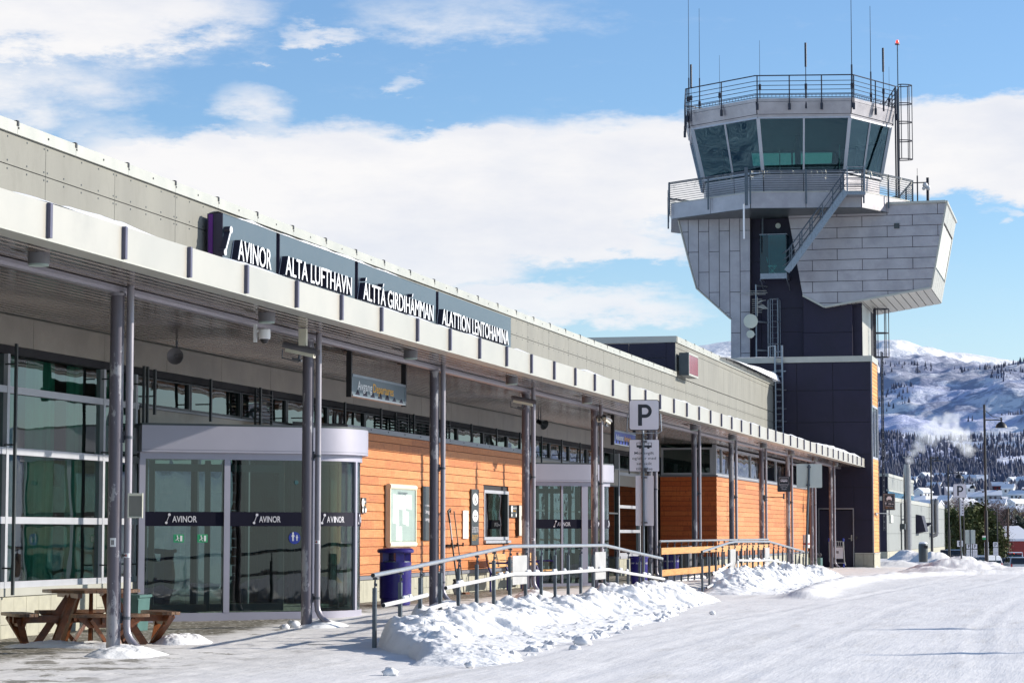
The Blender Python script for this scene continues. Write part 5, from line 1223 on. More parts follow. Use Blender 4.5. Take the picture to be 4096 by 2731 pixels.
# antennas and masts
def whip(px, D, ytop, zbase, r0=.02, thick=None, name='whip_antenna'):
    p = hD(px, 300, D); zt = hD(px, ytop, D).z; m = MB(); m.tube((p.x, p.y, zbase), (p.x, p.y, zt), r0, 6, r0 * .5)
    m.tube((p.x, p.y, zbase), (p.x, p.y, zbase + (zt - zbase) * .35), r0 * 1.7, 6)
    if thick: z0 = hD(px, thick[0], D).z; z1 = hD(px, thick[1], D).z; m.tube((p.x, p.y, z0), (p.x, p.y, z1), .055, 8)
    m.box(p.x - .06, p.x + .06, p.y - .06, p.y + .06, 23.7, 23.95)
    return m.build(name, 'antenna', K)
for a in ((2755, 123.6, -60, 22.3, .022), (2798, 125.0, 35, 23.2, .02), (2878, 122.6, 222, 23.0, .014), (3039, 120.2, 163, 22.8, .016), (3407, 119.8, -60, 22.7, .028), (3483, 122.5, 25, 23.2, .024), (3556, 124., 268, 23.2, .012)): whip(*a)
whip(2764, 123.3, 259, 22.6, .02, (350, 259)); whip(3223, 120.0, 172, 22.7, .03, (268, 172)); whip(3533, 121.4, 193, 22.8, .03, (288, 193))
p = hD(3591, 300, 122.6); zt = hD(3591, 180, 122.6).z; m = MB(); m.tube((p.x, p.y, 22.6), (p.x, p.y, zt), .03, 6); m.disc((p.x, p.y, zt), (0, 0, 1), .13, .06, 12); m.build('beacon_mast', 'galv_post', K)
m = MB(); m.lathe([(.075, 0), (.08, .09), (.06, .17), (0, .19)], (p.x, p.y, zt + .06), 14); m.build('red_beacon', 'red_light', K)
pl = hD(3593, 600, 124.2)
ladder(pl, zs1, 24.4, .42, FW, K, 'cab_ladder', 'antenna', (hD(3620, 636, 124.).z, hD(3620, 340, 124.).z, .62), RT, .3, .035)
m = MB(); q = hD(3583, 600, 122.8)
for dx in (0, .12): m.tube(q + RT * dx + Vector((0, 0, 19 - q.z)), q + RT * dx + Vector((0, 0, 24.2 - q.z)), .045, 6)
m.tube(q + Vector((0, 0, 18.4 - q.z)), q + Vector((0, 0, 19 - q.z)), .05, 6); m.build('cable_riser', 'antenna', K)
pr = hD(3498, 1300, 125.5)
ladder(pr, 10.4, hD(3498, 1232, 125.5).z, .42, FW, K, 'shaft_ladder', 'antenna', (10.6, hD(3498, 1236, 125.5).z, .62), RT, .3, .035)
pq = hD(3532, 1800, 121.8)
ladder(pq, 1.6, 10.6, .42, RT * .34 + FW, K, 'side_ladder', 'antenna', None, None, .3, .035)
p = hY(3097, 1300, YSH - .25)
ladder(p, zR, hY(3097, 1195, YSH).z, .40, (1, 0, 0), K, 'front_ladder', 'galv', (zR + .15, hY(3097, 1203, YSH).z, .5), (0, -1, 0), .29, .022)
# aerial mast with dishes
ym = YSH - .7; mx = hY(3025, 1300, ym).x; z0 = zR; z1 = hY(3025, 1138, ym).z
m = MB(); m.tube((mx, ym, z0), (mx, ym, z1), .045, 8); mast = m.build('aerial_mast', 'galv', K)
m = MB()
for z in (z1 - .06, z1 - 1.9, z1 - 3.35): m.bar((mx, ym, z), (mx + .5, ym + .65, z), .06, .08)
m.build('mast_bracket', 'galv', mast)
m = MB(); zz = hY(3025, 1172, ym).z
for dz, l0, l1 in ((.10, -.30, .55), (0, -1.0, .60), (-.08, -.5, .5)): m.tube((mx + l0, ym - .08, zz + dz), (mx + l1, ym - .08, zz + dz), .014, 5)
m.tube((mx - .1, ym - .2, zz), (mx + .1, ym + .3, zz), .02, 5); zz = hY(3025, 1220, ym).z
for k in range(7): m.tube((mx - .2, ym - .1, zz + .28 - k * .11), (mx + .32, ym - .1, zz + .28 - k * .11), .012, 5)
m.tube((mx + .08, ym - .1, zz + .4), (mx + .08, ym - .1, zz - .6), .016, 5)
for s in (-1, 1):
    for k in range(6): m.bar((mx + .1 + k * .05, ym - .15, zz + .08 * s + k * .02), (mx + .32 + k * .05 - .06 * s, ym - .15, zz + .22 * s), .01, .02)
m.build('aerial', 'coping', mast)
for px, py, rr in ((3003, 1284, .365), (3002, 1336, .205)):
    q = hY(px, py, ym - .35); m = MB(); o = len(m.v); m.lathe([(0, 0.04), (rr * .5, .03), (rr * .98, .0), (rr, -.05), (rr * .96, -.12), (rr * .6, -.22), (0, -.28)], (0, 0, 0), 32); m.xf(Matrix.Translation(q) @ Matrix.Rotation(R(12), 4, 'Z') @ Matrix.Rotation(R(90), 4, 'X')); m.build('dish', 'dish', mast)
    m = MB(); m.bar(q + Vector((0, .25, 0)), (mx, ym, q.z), .06, .06); m.build('dish_arm', 'galv', mast)
# white drain pipe and the weather instrument at the balcony edge
p = hD(2975, 815, 118.8); m = MB(); m.tube((p.x, p.y, hD(2975, 817, 118.8).z), (p.x, p.y, hD(2975, 955, 118.8).z), .045, 8); m.build('drain_pipe', 'white', K)
m = MB(); p = hD(2985, 720, 118.6); m.bar((p.x, p.y, zs0 + .05), (p.x, p.y, 19.5), .16, .12, FW); m.build('balcony_cable_box', 'galv_post', K)
p = hD(3711, 760, 125.5); zt = hD(3711, 711, 125.5).z; m = MB(); m.tube((p.x, p.y, 18.1), (p.x, p.y, zt), .075, 8); m.bar((p.x, p.y, zt - .25), (p.x - .75, p.y, zt - .25), .05, .05); q = hD(3669, 700, 125.5); m.tube((q.x, q.y, 18.3), (q.x, q.y, zt + .1), .04, 6); m.tube((q.x, q.y, zt + .1), (q.x, q.y, zt + .5), .012, 5); iw = m.build('instrument_mast', 'antenna', K)
m = MB(); z = zt - .35
for dx, dz, rr in ((-.12, -.05, .15), (.03, -.2, .14), (-.2, -.22, .10)): m.lathe([(0, -rr), (rr * .7, -rr * .7), (rr, 0), (rr * .7, rr * .7), (0, rr)], (p.x + dx, p.y - .05, z + dz), 12)
m.build('weather_sensor', 'white', iw)

# ================================================================== grey service building further on
XG_ = -13.99; yg0 = ydx(3548, XG_); yg1 = ydx(3777, XG_); zg = (2130 - 1988) / 857 * 14.4 + EYE
G = thing('service_building', 'low pale grey panelled service building beyond the dark annex', 'building', (XG_, (yg0 + yg1) / 2, 0))
m = MB(); ps = [yg0]; 
while ps[-1] < yg1 - 8: ps.append(ps[-1] + 9.5)
ps.append(yg1)
for a, b in zip(ps[:-1], ps[1:]):
    for c, d in ((.25, 1.45), (1.45, 2.7), (2.7, zg - .22)): m.box(XG_ - .03, XG_, a + .02, b - .02, c + .01, d - .01)
m.build('side_wall', 'panel_far', G); m = MB(); m.box(XG_ - 14, XG_ - .035, yg0 + .03, yg1, -.8, zg - .1); m.build('wall_core', 'seam', G)
m = MB(); m.box(XG_ - .3, XG_ + .05, yg0 - .05, yg1, zg - .22, zg + .06); m.box(XG_ - 14, XG_, yg0 - .05, yg0 + .3, zg - .22, zg + .06); m.build('coping', 'coping', G)
m = MB()
for c, d in ((.25, 1.9), (1.9, zg - .22)): m.box(XG_ - 6, XG_ - .03, yg0 - .01, yg0 + .02, c + .01, d - .01)
m.build('front_wall', 'dark_panel', G); m = MB(); m.box(XG_ - .02, XG_ + .02, yg0, yg1, -.9, .24); m.box(XG_ - 6, XG_, yg0 - .02, yg0, -.9, .24); m.build('plinth', 'plinth', G)
m = MB(); m.box(XG_ - .04, XG_ + .04, yg1 - .1, yg1 + .1, -1, zg - .1); m.build('end_trim', 'coping', G)
xu = -14.9; yu0 = ydx(3553, xu); yu1 = ydx(3656, xu); zu = (2130 - 1894) / 852 * (14.9 / .9717) + EYE
m = MB(); m.box(xu - 10, xu - .03, yu0, yu1, zg - .3, zu - .1); m.box(xu - 10, xu, yu0 - .03, yu0, zg - .2, zu - .25); m.build('upper_storey', 'dark_panel', G); m = MB()
y = yu0
while y < yu1 - .5: m.box(xu - .03, xu, y + .03, min(yu1, y + 2.9) - .03, zu - 1.1, zu - .2); y += 2.9
m.build('upper_cladding', 'panel_far', G); m = MB(); m.box(xu - .2, xu + .05, yu0 - .05, yu1, zu - .2, zu + .02); m.box(xu - .1, xu + .06, yu0 - .05, yu1, zu - 1.25, zu - 1.12); m.box(xu - 10, xu, yu0 - .06, yu0 + .2, zu - .2, zu + .02); m.build('upper_coping', 'coping', G)
m = MB(); m.quad((xu + .01, yu0, zg + .1), (xu + .01, yu1, zg + .1), (xu + .01, yu1, zu - 1.25), (xu + .01, yu0, zu - 1.25)); m.build('upper_window', 'cab_glass', G)
# flue
xf = XG_ + .42; yf = ydx(3631, xf); zt = hX(3631, 1857, xf).z; m = MB(); m.tube((xf, yf, -.5), (xf, yf, zt - .3), .27, 20); m.tube((xf, yf, zt - .3), (xf, yf, zt), .22, 16)
for k in range(7): z = .6 + k * 1.05; m.tube((xf, yf, z), (xf, yf, z + .05), .285, 20)
fl = m.build('flue', 'steel_flue', G); m = MB(); m.box(xf - .4, xf - .1, yf - .05, yf + .05, 2.4, 2.5); m.box(xf - .4, xf - .1, yf - .05, yf + .05, 4., 4.1); m.build('flue_bracket', 'galv', fl)
# ducts and hood on the wall
yh = ydx(3672, XG_); z0, z1 = hX(3665, 2132, XG_).z, hX(3665, 2062, XG_).z; m = MB(); m.prism([(XG_ + .0, yh - 2.2, z0), (XG_ + .75, yh - 2.2, z0 + .15), (XG_ + .45, yh - 2.2, z1), (XG_, yh - 2.2, z1 + .1)], (0, 3.2, 0)); m.build('vent_hood', 'dark_panel', G)
m = MB(); m.prism([(XG_, yh + 3.4, z0 + .25), (XG_ + .8, yh + 3.4, z0 + .75), (XG_ + .8, yh + 3.4, z0 + .85), (XG_, yh + 3.4, z0 + .85)], (0, 1, 0)); m.build('vent_hood', 'dark_panel', G)
ydc = ydx(3733, XG_ + .3); m = MB()
for k in (0, 1): x = XG_ + .28 + k * .32; m.path([(x, ydc, 1.5 + k * .1), (x, ydc, 3.9)], .16, 12); m.lathe([(.2, 0), (.2, .35), (.1, .42), (0, .42)], (x, ydc, 3.9), 12)
m.path([(XG_ - .1, ydc - .1, 1.35), (XG_ + .3, ydc, 1.25), (XG_ + .55, ydc, 1.35), (XG_ + .62, ydc, 1.6)], .16, 12); m.build('air_duct', 'steel_flue', G)
yc = ydx(3608, XG_ + .1); m = MB(); m.tube((XG_ + .06, yc, 0), (XG_ + .06, yc, 3.6), .05, 6); m.box(XG_ + .05, XG_ + .35, yc - .5, yc + .3, 1.75, 2.15); m.build('conduit_box', 'dark_frame', G)
m = MB(); q = ydx(3558, XG_); m.box(XG_, XG_ + .12, q - .1, q + 1.8, 2.2, 2.7); m.build('wall_cabinet', 'sign_back', G)

# steam drifting from the flue, a soft real volume
def steam():
    m_, N, L, P = new_mat('steam'); N.remove(P); out = N['Material Output']; v = N.new('ShaderNodeVolumePrincipled'); v.inputs['Color'].default_value = (1, 1, 1, 1); v.inputs['Anisotropy'].default_value = .35
    tc = N.new('ShaderNodeTexCoord'); n = N.new('ShaderNodeTexNoise'); n.inputs['Scale'].default_value = 1.5; n.inputs['Detail'].default_value = 5; n.inputs['Roughness'].default_value = .62; L.new(tc.outputs['Object'], n.inputs[0])
    sp = N.new('ShaderNodeSeparateXYZ'); L.new(tc.outputs['Object'], sp.inputs[0])
    def mt(op, a, b):
        k = N.new('ShaderNodeMath'); k.operation = op
        for i, q in enumerate((a, b)):
            if isinstance(q, (int, float)): k.inputs[i].default_value = q
            else: L.new(q, k.inputs[i])
        return k.outputs[0]
    s = None
    for cx, cz, r in blobs:
        dx = mt('DIVIDE', mt('SUBTRACT', sp.outputs[0], cx), r); dz = mt('DIVIDE', mt('SUBTRACT', sp.outputs[2], cz), r); dy = mt('DIVIDE', sp.outputs[1], r)
        q = mt('MAXIMUM', mt('SUBTRACT', 1.0, mt('ADD', mt('ADD', mt('MULTIPLY', dx, dx), mt('MULTIPLY', dz, dz)), mt('MULTIPLY', dy, dy))), 0.0); s = q if s is None else mt('MAXIMUM', s, q)
    d = mt('MULTIPLY', mt('MAXIMUM', mt('SUBTRACT', mt('ADD', s, mt('MULTIPLY', n.outputs[0], 3.2)), 2.05), 0.0), 1.5); d = mt('MULTIPLY', d, mt('GREATER_THAN', s, .001))
    L.new(d, v.inputs['Density']); L.new(v.outputs[0], out.inputs['Volume'])
Ds = 180.; sc_ = Ds / FPX
o0 = hD(3760, 1750, Ds)
def rel(px, py): q = hD(px, py, Ds) - o0; return q.dot(RT), q.z
blobs = [(*rel(px, py), r * sc_) for px, py, r in ((3640, 1838, 26), (3655, 1808, 36), (3680, 1775, 46), (3712, 1745, 58), (3750, 1710, 72), (3795, 1700, 72), (3832, 1740, 64), (3866, 1790, 50))]
steam()
m = MB(); xs2 = [rel(3615, 1750)[0], rel(3905, 1750)[0]]; zs2 = [rel(3700, 1870)[1], rel(3700, 1630)[1]]; m.box(xs2[0] - .2, xs2[1] + .2, -1.5, 1.5, zs2[0] - .2, zs2[1] + .3)
s = m.build('steam', 'steam', None, (0, 0, 0), smooth=False); s.location = o0; s.rotation_euler = (0, 0, PSI); tag(s, 'white steam drifting to the right above the steel flue', 'steam', kind='stuff')

# ================================================================== handrails
def railing(name, label, X, ys_, ztop, zbase, mids, extras=None, panels=()):
    t = thing(name, label, 'railing', (X, ys_[0], zbase(0)))
    n = len(ys_)
    for i, y in enumerate(ys_):
        zt = ztop(i); m = MB(); m.box(X - .035, X + .012, y - .03, y + .03, zbase(i) - .35, zt - .17); p = m.build('post', 'galv_post', t)
        m = MB(); m.tube((X - .01, y, zt - .17), (X, y, zt - .03), .012, 6); m.tube((X - .035, y, zt - .05), (X + .03, y, zt - .05), .016, 6); m.tube((X - .02, y, zt - .13), (X + .02, y + .01, zt - .13), .022, 6); m.build('rail_bracket', 'galv_dark', p)
    m = MB(); pts = [Vector((X, ys_[0] - .12, ztop(0) - .005))] + [Vector((X, y, ztop(i))) for i, y in enumerate(ys_)] + [Vector((X, ys_[-1] + .08, ztop(n - 1) - .01))]
    m.path(pts, .031, 14); o = m.build('top_rail', 'rail_tube', t)
    m = MB(); m.disc(pts[0] - Vector((0, .002, 0)), (0, -1, 0), .026, .002, 14); m.build('rail_end', 'black', o)
    for (a, b, za, zb) in mids:
        m = MB(); k = max(1, int(round(abs(b - a)))); q = []
        for j in range(k + 1):
            i = a + (b - a) * j / k; y = np.interp(i, range(n), ys_); q.append(Vector((X + .055, float(y), ztop(i) - (za + (zb - za) * j / k))))
        m.path(q, .030, 12); o = m.build('mid_rail', 'rail_pale', t); m = MB(); m.disc(q[0] - Vector((0, .002, 0)), (0, -1, 0), .025, .002, 12); m.build('rail_end', 'black', o)
        r = random.Random(int(a * 7))
        for j in range(int(k * 1.2)):
            f = r.random(); c = q[0].lerp(q[-1], f) if len(q) < 3 else q[min(int(f * k), k - 1)].lerp(q[min(int(f * k), k - 1) + 1], r.random()); L_ = r.uniform(.05, .22); ms_ = MB()
            for e in range(int(L_ / .05) + 1): ms_.lathe([(.028, 0), (.035, .012), (.022, .03 + r.random() * .02), (0, .045)], c + Vector((0, e * .045, .025)), 8)
            if k > 1: ms_.build('rail_snow', 'snow', o)
    for (i0, i1, z0, z1) in panels:
        m = MB(); ya, yb = ys_[i0] + .05, ys_[i1] - .05; m.box(X + .016, X + .024, ya, yb, z0, z1); m.build('white_panel', 'paper_panel', t)
    return t
XR = -9.30
p1 = [1503, 1605, 1685, 1765, 1837, 1910, 1978, 2042, 2105, 2167, 2222.5, 2275, 2325, 2374, 2420, 2470, 2514, 2560, 2603, 2645]
y1 = [ydx(p, XR) for p in p1]
zt1 = lambda i: float(np.interp(i, [0, 7, 14, 19], [hX(1503, 2298, XR).z, hX(2040, 2184, XR).z, hX(2420, 2180, XR).z, hX(2640, 2232, XR).z]))
zb1 = lambda i: float(np.interp(i, [0, 7, 14, 19], [0, .18, .2, .18]))
railing('handrail', 'long galvanised handrail behind the larger near snow bank', XR, y1, zt1, zb1, [(0.15, 2.1, .41, .42), (2.1, 3.15, .62, .62), (3.05, 9.0, .39, .47), (9.0, 19.05, .47, .45)], panels=((7, 8, .66, 1.13), (13, 14, .62, 1.14)))
p2 = [2810, 2838, 2864, 2890, 2916, 2940, 2967, 2989.5, 3012, 3034, 3056, 3075, 3095, 3114, 3131.5, 3149.5, 3166, 3183, 3198.5, 3213]
y2 = [ydx(p, XR) for p in p2]
zt2 = lambda i: float(np.interp(i, [0, 4.5, 11, 19], [hX(2810, 2205, XR).z, hX(2928, 2166, XR).z, hX(3076, 2165, XR).z, hX(3210, 2205, XR).z]))
railing('handrail', 'short galvanised handrail behind the smaller far snow bank, one mid rail hanging loose', XR, y2, zt2, lambda i: float(np.interp(i, [0, 4, 11, 19], [0, .12, .15, .05])), [(0.2, 1.1, .88, .86), (1.05, 4.0, .62, .52), (5.1, 8.1, .48, .52), (8.0, 19.1, .52, .55)], panels=((4, 5, .5, 1.08), (10, 11, .5, 1.08)))
m = MB(); q = Vector((XR + .06, y2[5], zt2(5) - .5)); m.tube(q, q + Vector((.12, -.75, -.38)), .03, 10); rl = [o for o in bpy.data.objects if o.get('label', '').startswith('short galvanised')][0]; m.build('loose_rail', 'rail_pale', rl)
# inner railing with boards
XB = -11.50
ya, yb = ydx(2640, XB), ydx(3072, XB); t = thing('board_railing', 'galvanised railing with two long timber boards between the columns', 'railing', (XB, ya, .15)); n = 20
for i in range(n):
    y = ya + (yb - ya) * i / (n - 1); m = MB(); m.box(XB - .03, XB + .012, y - .03, y + .03, -.1, 1.14); p = m.build('post', 'galv_post', t); m = MB(); m.tube((XB, y, 1.14), (XB, y, 1.25), .012, 6); m.tube((XB - .03, y, 1.22), (XB + .03, y, 1.22), .018, 6); m.build('rail_bracket', 'galv_dark', p)
for a, b in ((0, .34), (.345, .66), (.665, 1)):
    m = MB(); m.tube((XB, ya + (yb - ya) * a - .05, 1.275), (XB, ya + (yb - ya) * b - .03, 1.275), .032, 12); m.build('top_rail', 'rail_tube', t)
for z0, z1 in ((.92, 1.10), (.33, .51)):
    k = 0
    while k < 5:
        a = ya + (yb - ya) * k / 5; b = ya + (yb - ya) * (k + 1) / 5; m = MB(); m.box(XB + .014, XB + .04, a + .008, b - .008, z0, z1); bd = m.build('board', 'rail_board', t); m = MB()
        for f in (.1, .35, .6, .85):
            for z in (z0 + .035, z1 - .035): m.disc((XB + .04, a + (b - a) * f, z), (1, 0, 0), .012, .004, 8)
        m.build('bolt', 'galv', bd); k += 1

# ================================================================== snow banks
def bank(label, ya, yb, foot, H, seed, xback=-9.5, near=True):
    ys_ = np.arange(ya, yb + 1.6, .028); s = np.linspace(0, 1, 130) ** .8; Y, S_ = np.meshgrid(ys_, s, indexing='ij')
    xb = xback + (1.75 * (1 - sstep(ya + .3, ya + 5.2, Y)) if near else 0) + .16 * (fbm(Y * 1.7, Y * 0, 3, seed + 40) - .5); xf_ = foot(Y) + .35 * (fbm(Y * .8, Y * 0, 3, seed + 44) - .5)
    Xg = xb - .1 + S_ * (xf_ + .3 - (xb - .1)); u = Xg - xb; wtot = xf_ - xb
    warp = .35 * fbm(Y * 1.2, Xg * 1.2, 3, seed + 50)
    lobe = fbm(Y * 1.6 + warp, Y * 0 + 1, 3, seed + 2); brk = .78 + .75 * lobe + .25 * (fbm(Y * 5 + warp, Xg * 1.5, 2, seed + 3) - .5)      # distance from the back edge to the foot of the steep face
    rise = np.clip(u / .22, 0, 1); cap_ = 1 - (1 - rise) ** 2; fall = np.clip((u - brk * .45) / (brk * .62), 0, 1); apron = np.clip(1 - (u - brk * .45) / (wtot - brk * .45), 0, 1)
    prof = cap_ * (.66 * (1 - fall ** 1.6) + .34 * apron ** 1.25)
    face = np.exp(-((u - brk * .75) / .36) ** 2)
    ends = sstep(ya - .1, ya + 1.6, Y) * (1 - sstep(yb - 1.2, yb + 1.5, Y)); Hh = H(Y) * ends
    blob = np.clip(fbm(Y * 3.4, Xg * 3.0 + 3, 3, seed + 11) - .43, 0, 1) * 1.5; rib = 1 - np.abs(fbm(Y * 7.0 + warp * 3.2, Xg * 1.0, 3, seed + 5, .6) - .5) * 4.2
    Z = Hh * prof * (.80 + .5 * lobe) + Hh * cap_ * (1 - fall) * blob * .8 + Hh * face * cap_ * (.34 * rib - .16) + Hh * face * .30 * (fbm(Y * 9 + warp * 3, Xg * 2.4, 3, seed + 9, .6) - .5)
    Z = Z + ((fbm(Y * 10, Xg * 9, 3, seed + 13, .6) - .5) * .03 + (fbm(Y * 24, Xg * 22, 2, seed + 15) - .5) * .014) * np.clip(prof * 3, 0, 1) * ends
    gr = fbm(Y * 3.4, Xg * 3.4, 4, seed + 60, .7); Z = Z + np.clip(gr - .60, 0, 1) * .22 * ends * np.clip(u / .8, 0, 1) * sstep(0, .25, (xf_ - Xg))
    base = gz(Xg, Y, False); edge = np.clip(Z / .03, 0, 1); Z = np.maximum(Z, 0) + base + .02 * edge - .03 * (1 - edge)
    l = (-8.6, (ya + yb) / 2, 0); o = grid_mesh('snow_bank', Xg, Y, Z, 'snow_bank', l); tag(o, label, 'snow bank')
bank('large lumpy snow bank piled along the outside of the near handrail', 26.6, 53.0, lambda y: np.interp(y, [26, 29, 34, 40, 47, 55], [-6.9, -6.7, -6.8, -7.1, -7.8, -8.2]), lambda y: np.interp(y, [26, 29, 31, 35, 44, 52, 54], [.08, .16, .30, .31, .30, .33, .26]), 3)
bank('smaller snow bank piled along the outside of the far handrail', y2[0] + .4, y2[-1] + 1.2, lambda y: np.interp(y, [55, 62, 80], [-7.3, -7.1, -7.5]), lambda y: np.interp(y, [56, 60, 70, 79], [.34, .40, .42, .32]), 23, -9.5, False)
# loose clods rolled off the bank and cleared snow by the columns
r = random.Random(12)
def clod(x, y, rr, label):
    m = MB(); n1, n2 = 12, 7; o = []
    for i in range(n2 + 1):
        th = PI * i / n2
        for j in range(n1): ph = 2 * PI * j / n1; k = rr * (.75 + .5 * r.random()); m.v.append((x + k * math.sin(th) * math.cos(ph) * 1.25, y + k * math.sin(th) * math.sin(ph), gzs(x, y) + rr * .4 + k * .75 * math.cos(th)))
    for i in range(n2):
        for j in range(n1): a = i * n1 + j; b = i * n1 + (j + 1) % n1; m.f.append((a, a + n1, b + n1, b))
    o = m.build('snow_clod', 'snow_bank', None, (x, y, gzs(x, y)), ang=80); tag(o, label, 'snow clod', 'snow clods lying beside the handrail banks')
cl = [((2325, 2580), .10, 'rounded snow clod on the road below the middle of the near snow bank'), ((2300, 2600), .06, 'small snow clod just left of the rounded clod below the near bank'), ((1560, 2700), .07, 'snow clod at the foot of the near snow bank by the bottom edge'), ((1880, 2665), .05, 'tiny snow clod on the road under the left half of the near bank'),
      ((2850, 2455), .05, 'tiny snow clod on the road between the two snow banks'), ((640, 2470), .07, 'snow lump on bare paving behind the right picnic bench'), ((1175, 2490), .09, 'snow lump left of the foot of the second column'), ((1140, 2500), .06, 'small flat snow lump beside the second column foot')]
for (p, rr, lb) in cl: q = hZ(*p, gzs(*hZ(*p, 0).xy)); clod(q.x, q.y, rr, lb)
def pile(px, py, rx, ry, h, seed, label):
    q = hZ(px, py, gzs(*hZ(px, py, 0).xy)); n = 70; X, Y = np.meshgrid(np.linspace(q.x - rx, q.x + rx, n), np.linspace(q.y - ry, q.y + ry, n)); e = np.clip(1 - ((X - q.x) / rx) ** 2 - ((Y - q.y) / ry) ** 2, 0, 1)
    Z = base_z(X, Y) - .03 + (h * e ** .9) * (.45 + 1.1 * fbm(X * 4.2, Y * 4.2, 4, seed)) + .03 * e ** .3
    tag(grid_mesh('snow_pile', X, Y, Z, 'snow_bank', (q.x, q.y, gzs(q.x, q.y))), label, 'snow pile')
pile(505, 2622, .50, .8, .11, 3, 'low snow pile around the foot of the nearest column and pipe'); pile(735, 2572, .40, .6, .15, 8, 'little snow pile in front of the revolving door corner')
pile(300, 2590, 1.1, .35, .10, 9, 'thin row of snow in front of the picnic table'); pile(1290, 2482, .4, .6, .09, 5, 'small snow pile at the foot of the second column'); pile(1780, 2425, .3, .9, .10, 6, 'small snow pile at the foot of the third column')
pile(2740, 2318, .45, 3.5, .20, 7, 'strip of cleared snow along the board railing'); pile(3440, 2266, .9, .8, .28, 11, 'snow pile against the annex plinth beside the steel door'); pile(2140, 2385, .45, .8, .13, 15, 'snow pile at the foot of the fourth column')

# ================================================================== signs on poles
UP = Vector((0, 0, 1))
def plate(parent, name, c, w, h, mat, th=.004, right=RT, rad=.06, fw=None):
    """rounded plate facing the camera side, centre c"""
    right = Vector(right).normalized(); n = right.cross(UP); pts = []
    for sx, sy, a0 in ((1, 1, 0), (-1, 1, 90), (-1, -1, 180), (1, -1, 270)):
        for k in range(5): a = R(a0 + k * 22.5); pts.append(c + right * (sx * (w / 2 - rad) + rad * math.cos(a)) + UP * (sy * (h / 2 - rad) + rad * math.sin(a)))
    m = MB(); m.prism([p - n * th for p in pts], n * th); return m.build(name, mat, parent)
def p_sign(parent, c, w, h, right=RT):
    plate(parent, 'sign_plate', c, w, h, 'sign_black', .02, right, .06 * w / .7); n = Vector(right).cross(UP); f = plate(parent, 'sign_face', c + n * .003, w * .955, h * .955, 'sign_white', .002, right, .05 * w / .7)
    m = MB(); rt = Vector(right); c0 = c + n * .0055; s = h * .70; x0 = -w * .20; st = w * .13
    m.prism([c0 + rt * x0 - UP * s / 2, c0 + rt * (x0 + st) - UP * s / 2, c0 + rt * (x0 + st) + UP * s / 2, c0 + rt * x0 + UP * s / 2], n * .001)
    ro, ri = s * .315, s * .315 - st * .86; cx_ = x0 + st + w * .10; cy_ = s / 2 - ro; out, inn = [], []
    for k in range(17): a = R(90 - k * 180 / 16); out.append(c0 + rt * (cx_ + ro * math.cos(a)) + UP * (cy_ + ro * math.sin(a))); inn.append(c0 + rt * (cx_ + ri * math.cos(a)) + UP * (cy_ + ri * math.sin(a)))
    out = [c0 + rt * (x0 + st) + UP * (cy_ + ro)] + out + [c0 + rt * (x0 + st) + UP * (cy_ - ro)]; inn = [c0 + rt * (x0 + st) + UP * (cy_ + ri)] + inn + [c0 + rt * (x0 + st) + UP * (cy_ - ri)]
    o = len(m.v); k = len(out); m.v += [tuple(p + n * .001) for p in out + inn]; m.f += [(o + i, o + i + 1, o + k + i + 1, o + k + i) for i in range(k - 1)]
    m.build('letter', 'sign_black', f, smooth=False)
D = 57.2; pc = lambda px, py: hD(px, py, D)
b = pc(2574, 2360); t = thing('parking_sign', 'parking sign with a bus plate and a bare grey board on one pole', 'sign', (b.x, b.y, .05))
m = MB(); m.tube((b.x, b.y, -.1), (b.x, b.y, pc(2576, 1735).z), .034, 14); pole = m.build('pole', 'galv_post', t)
nn = RT.cross(UP); c = pc(2576, 1660); p_sign(t, c + nn * .06, 122 / FPX * D, 122 / FPX * D)
m = MB(); w = 66 / FPX * D; m.path([c - RT * w + UP * .03, c - RT * (w + .02) - UP * .38, c - RT * (w - .06) - UP * .42, c + RT * (w - .06) - UP * .42, c + RT * (w + .02) - UP * .38, c + RT * w + UP * .03], .014, 6); m.tube((b.x, b.y, c.z - .45), (b.x, b.y, c.z - .05), .03, 10); m.build('sign_bracket', 'galv', t)
c = pc(2577.5, 1821) - nn * .045; plate(t, 'sub_plate', c, .715, .765, 'sign_black', .012, RT, .02); f = plate(t, 'sub_face', c + nn * .003, .695, .745, 'sign_white', .002, RT, .015)
m = MB()
for s, y in (('Mot avgift', 1821), ('og/eller med', 1842), ('særskilt', 1863), ('tillatelse', 1884)): q = pc(2577, y - 5) - nn * .041; text(m, s, q, RT, UP, .068, {'Mot avgift': .46, 'og/eller med': .56, 'særskilt': .36, 'tillatelse': .39}[s], .001, .004, 'C')
m.build('lettering', 'sign_black', f, smooth=False)
m = MB(); q = pc(2577, 1780) - nn * .0405
def rect(m, q, x0, x1, z0, z1, n_=nn, th=.001, rt=RT): m.prism([q + rt * x0 + UP * z0, q + rt * x1 + UP * z0, q + rt * x1 + UP * z1, q + rt * x0 + UP * z1], n_ * th)
rect(m, q, -.18, .18, -.05, .0); rect(m, q, -.18, .18, .055, .065); 
for x in (-.18, -.10, 0, .09, .17): rect(m, q, x, x + .012, .0, .055)
for x in (-.10, .10): m.disc(q + RT * x - UP * .05, nn, .032, .0015, 14)
m.build('bus_symbol', 'sign_black', f)
m = MB(); rect(m, pc(2560, 2002) - nn * .05, -.10, .09, -.585, .59, nn, .004); q0 = pc(2560, 2002) - nn * .05 + RT * .095; m.prism([q0 - UP * .585, q0 + RT * .23 + nn * .05 - UP * .585, q0 + RT * .23 + nn * .05 + UP * .59, q0 + UP * .59], nn * .004); m.build('bare_board', 'sign_white', t)
m = MB()
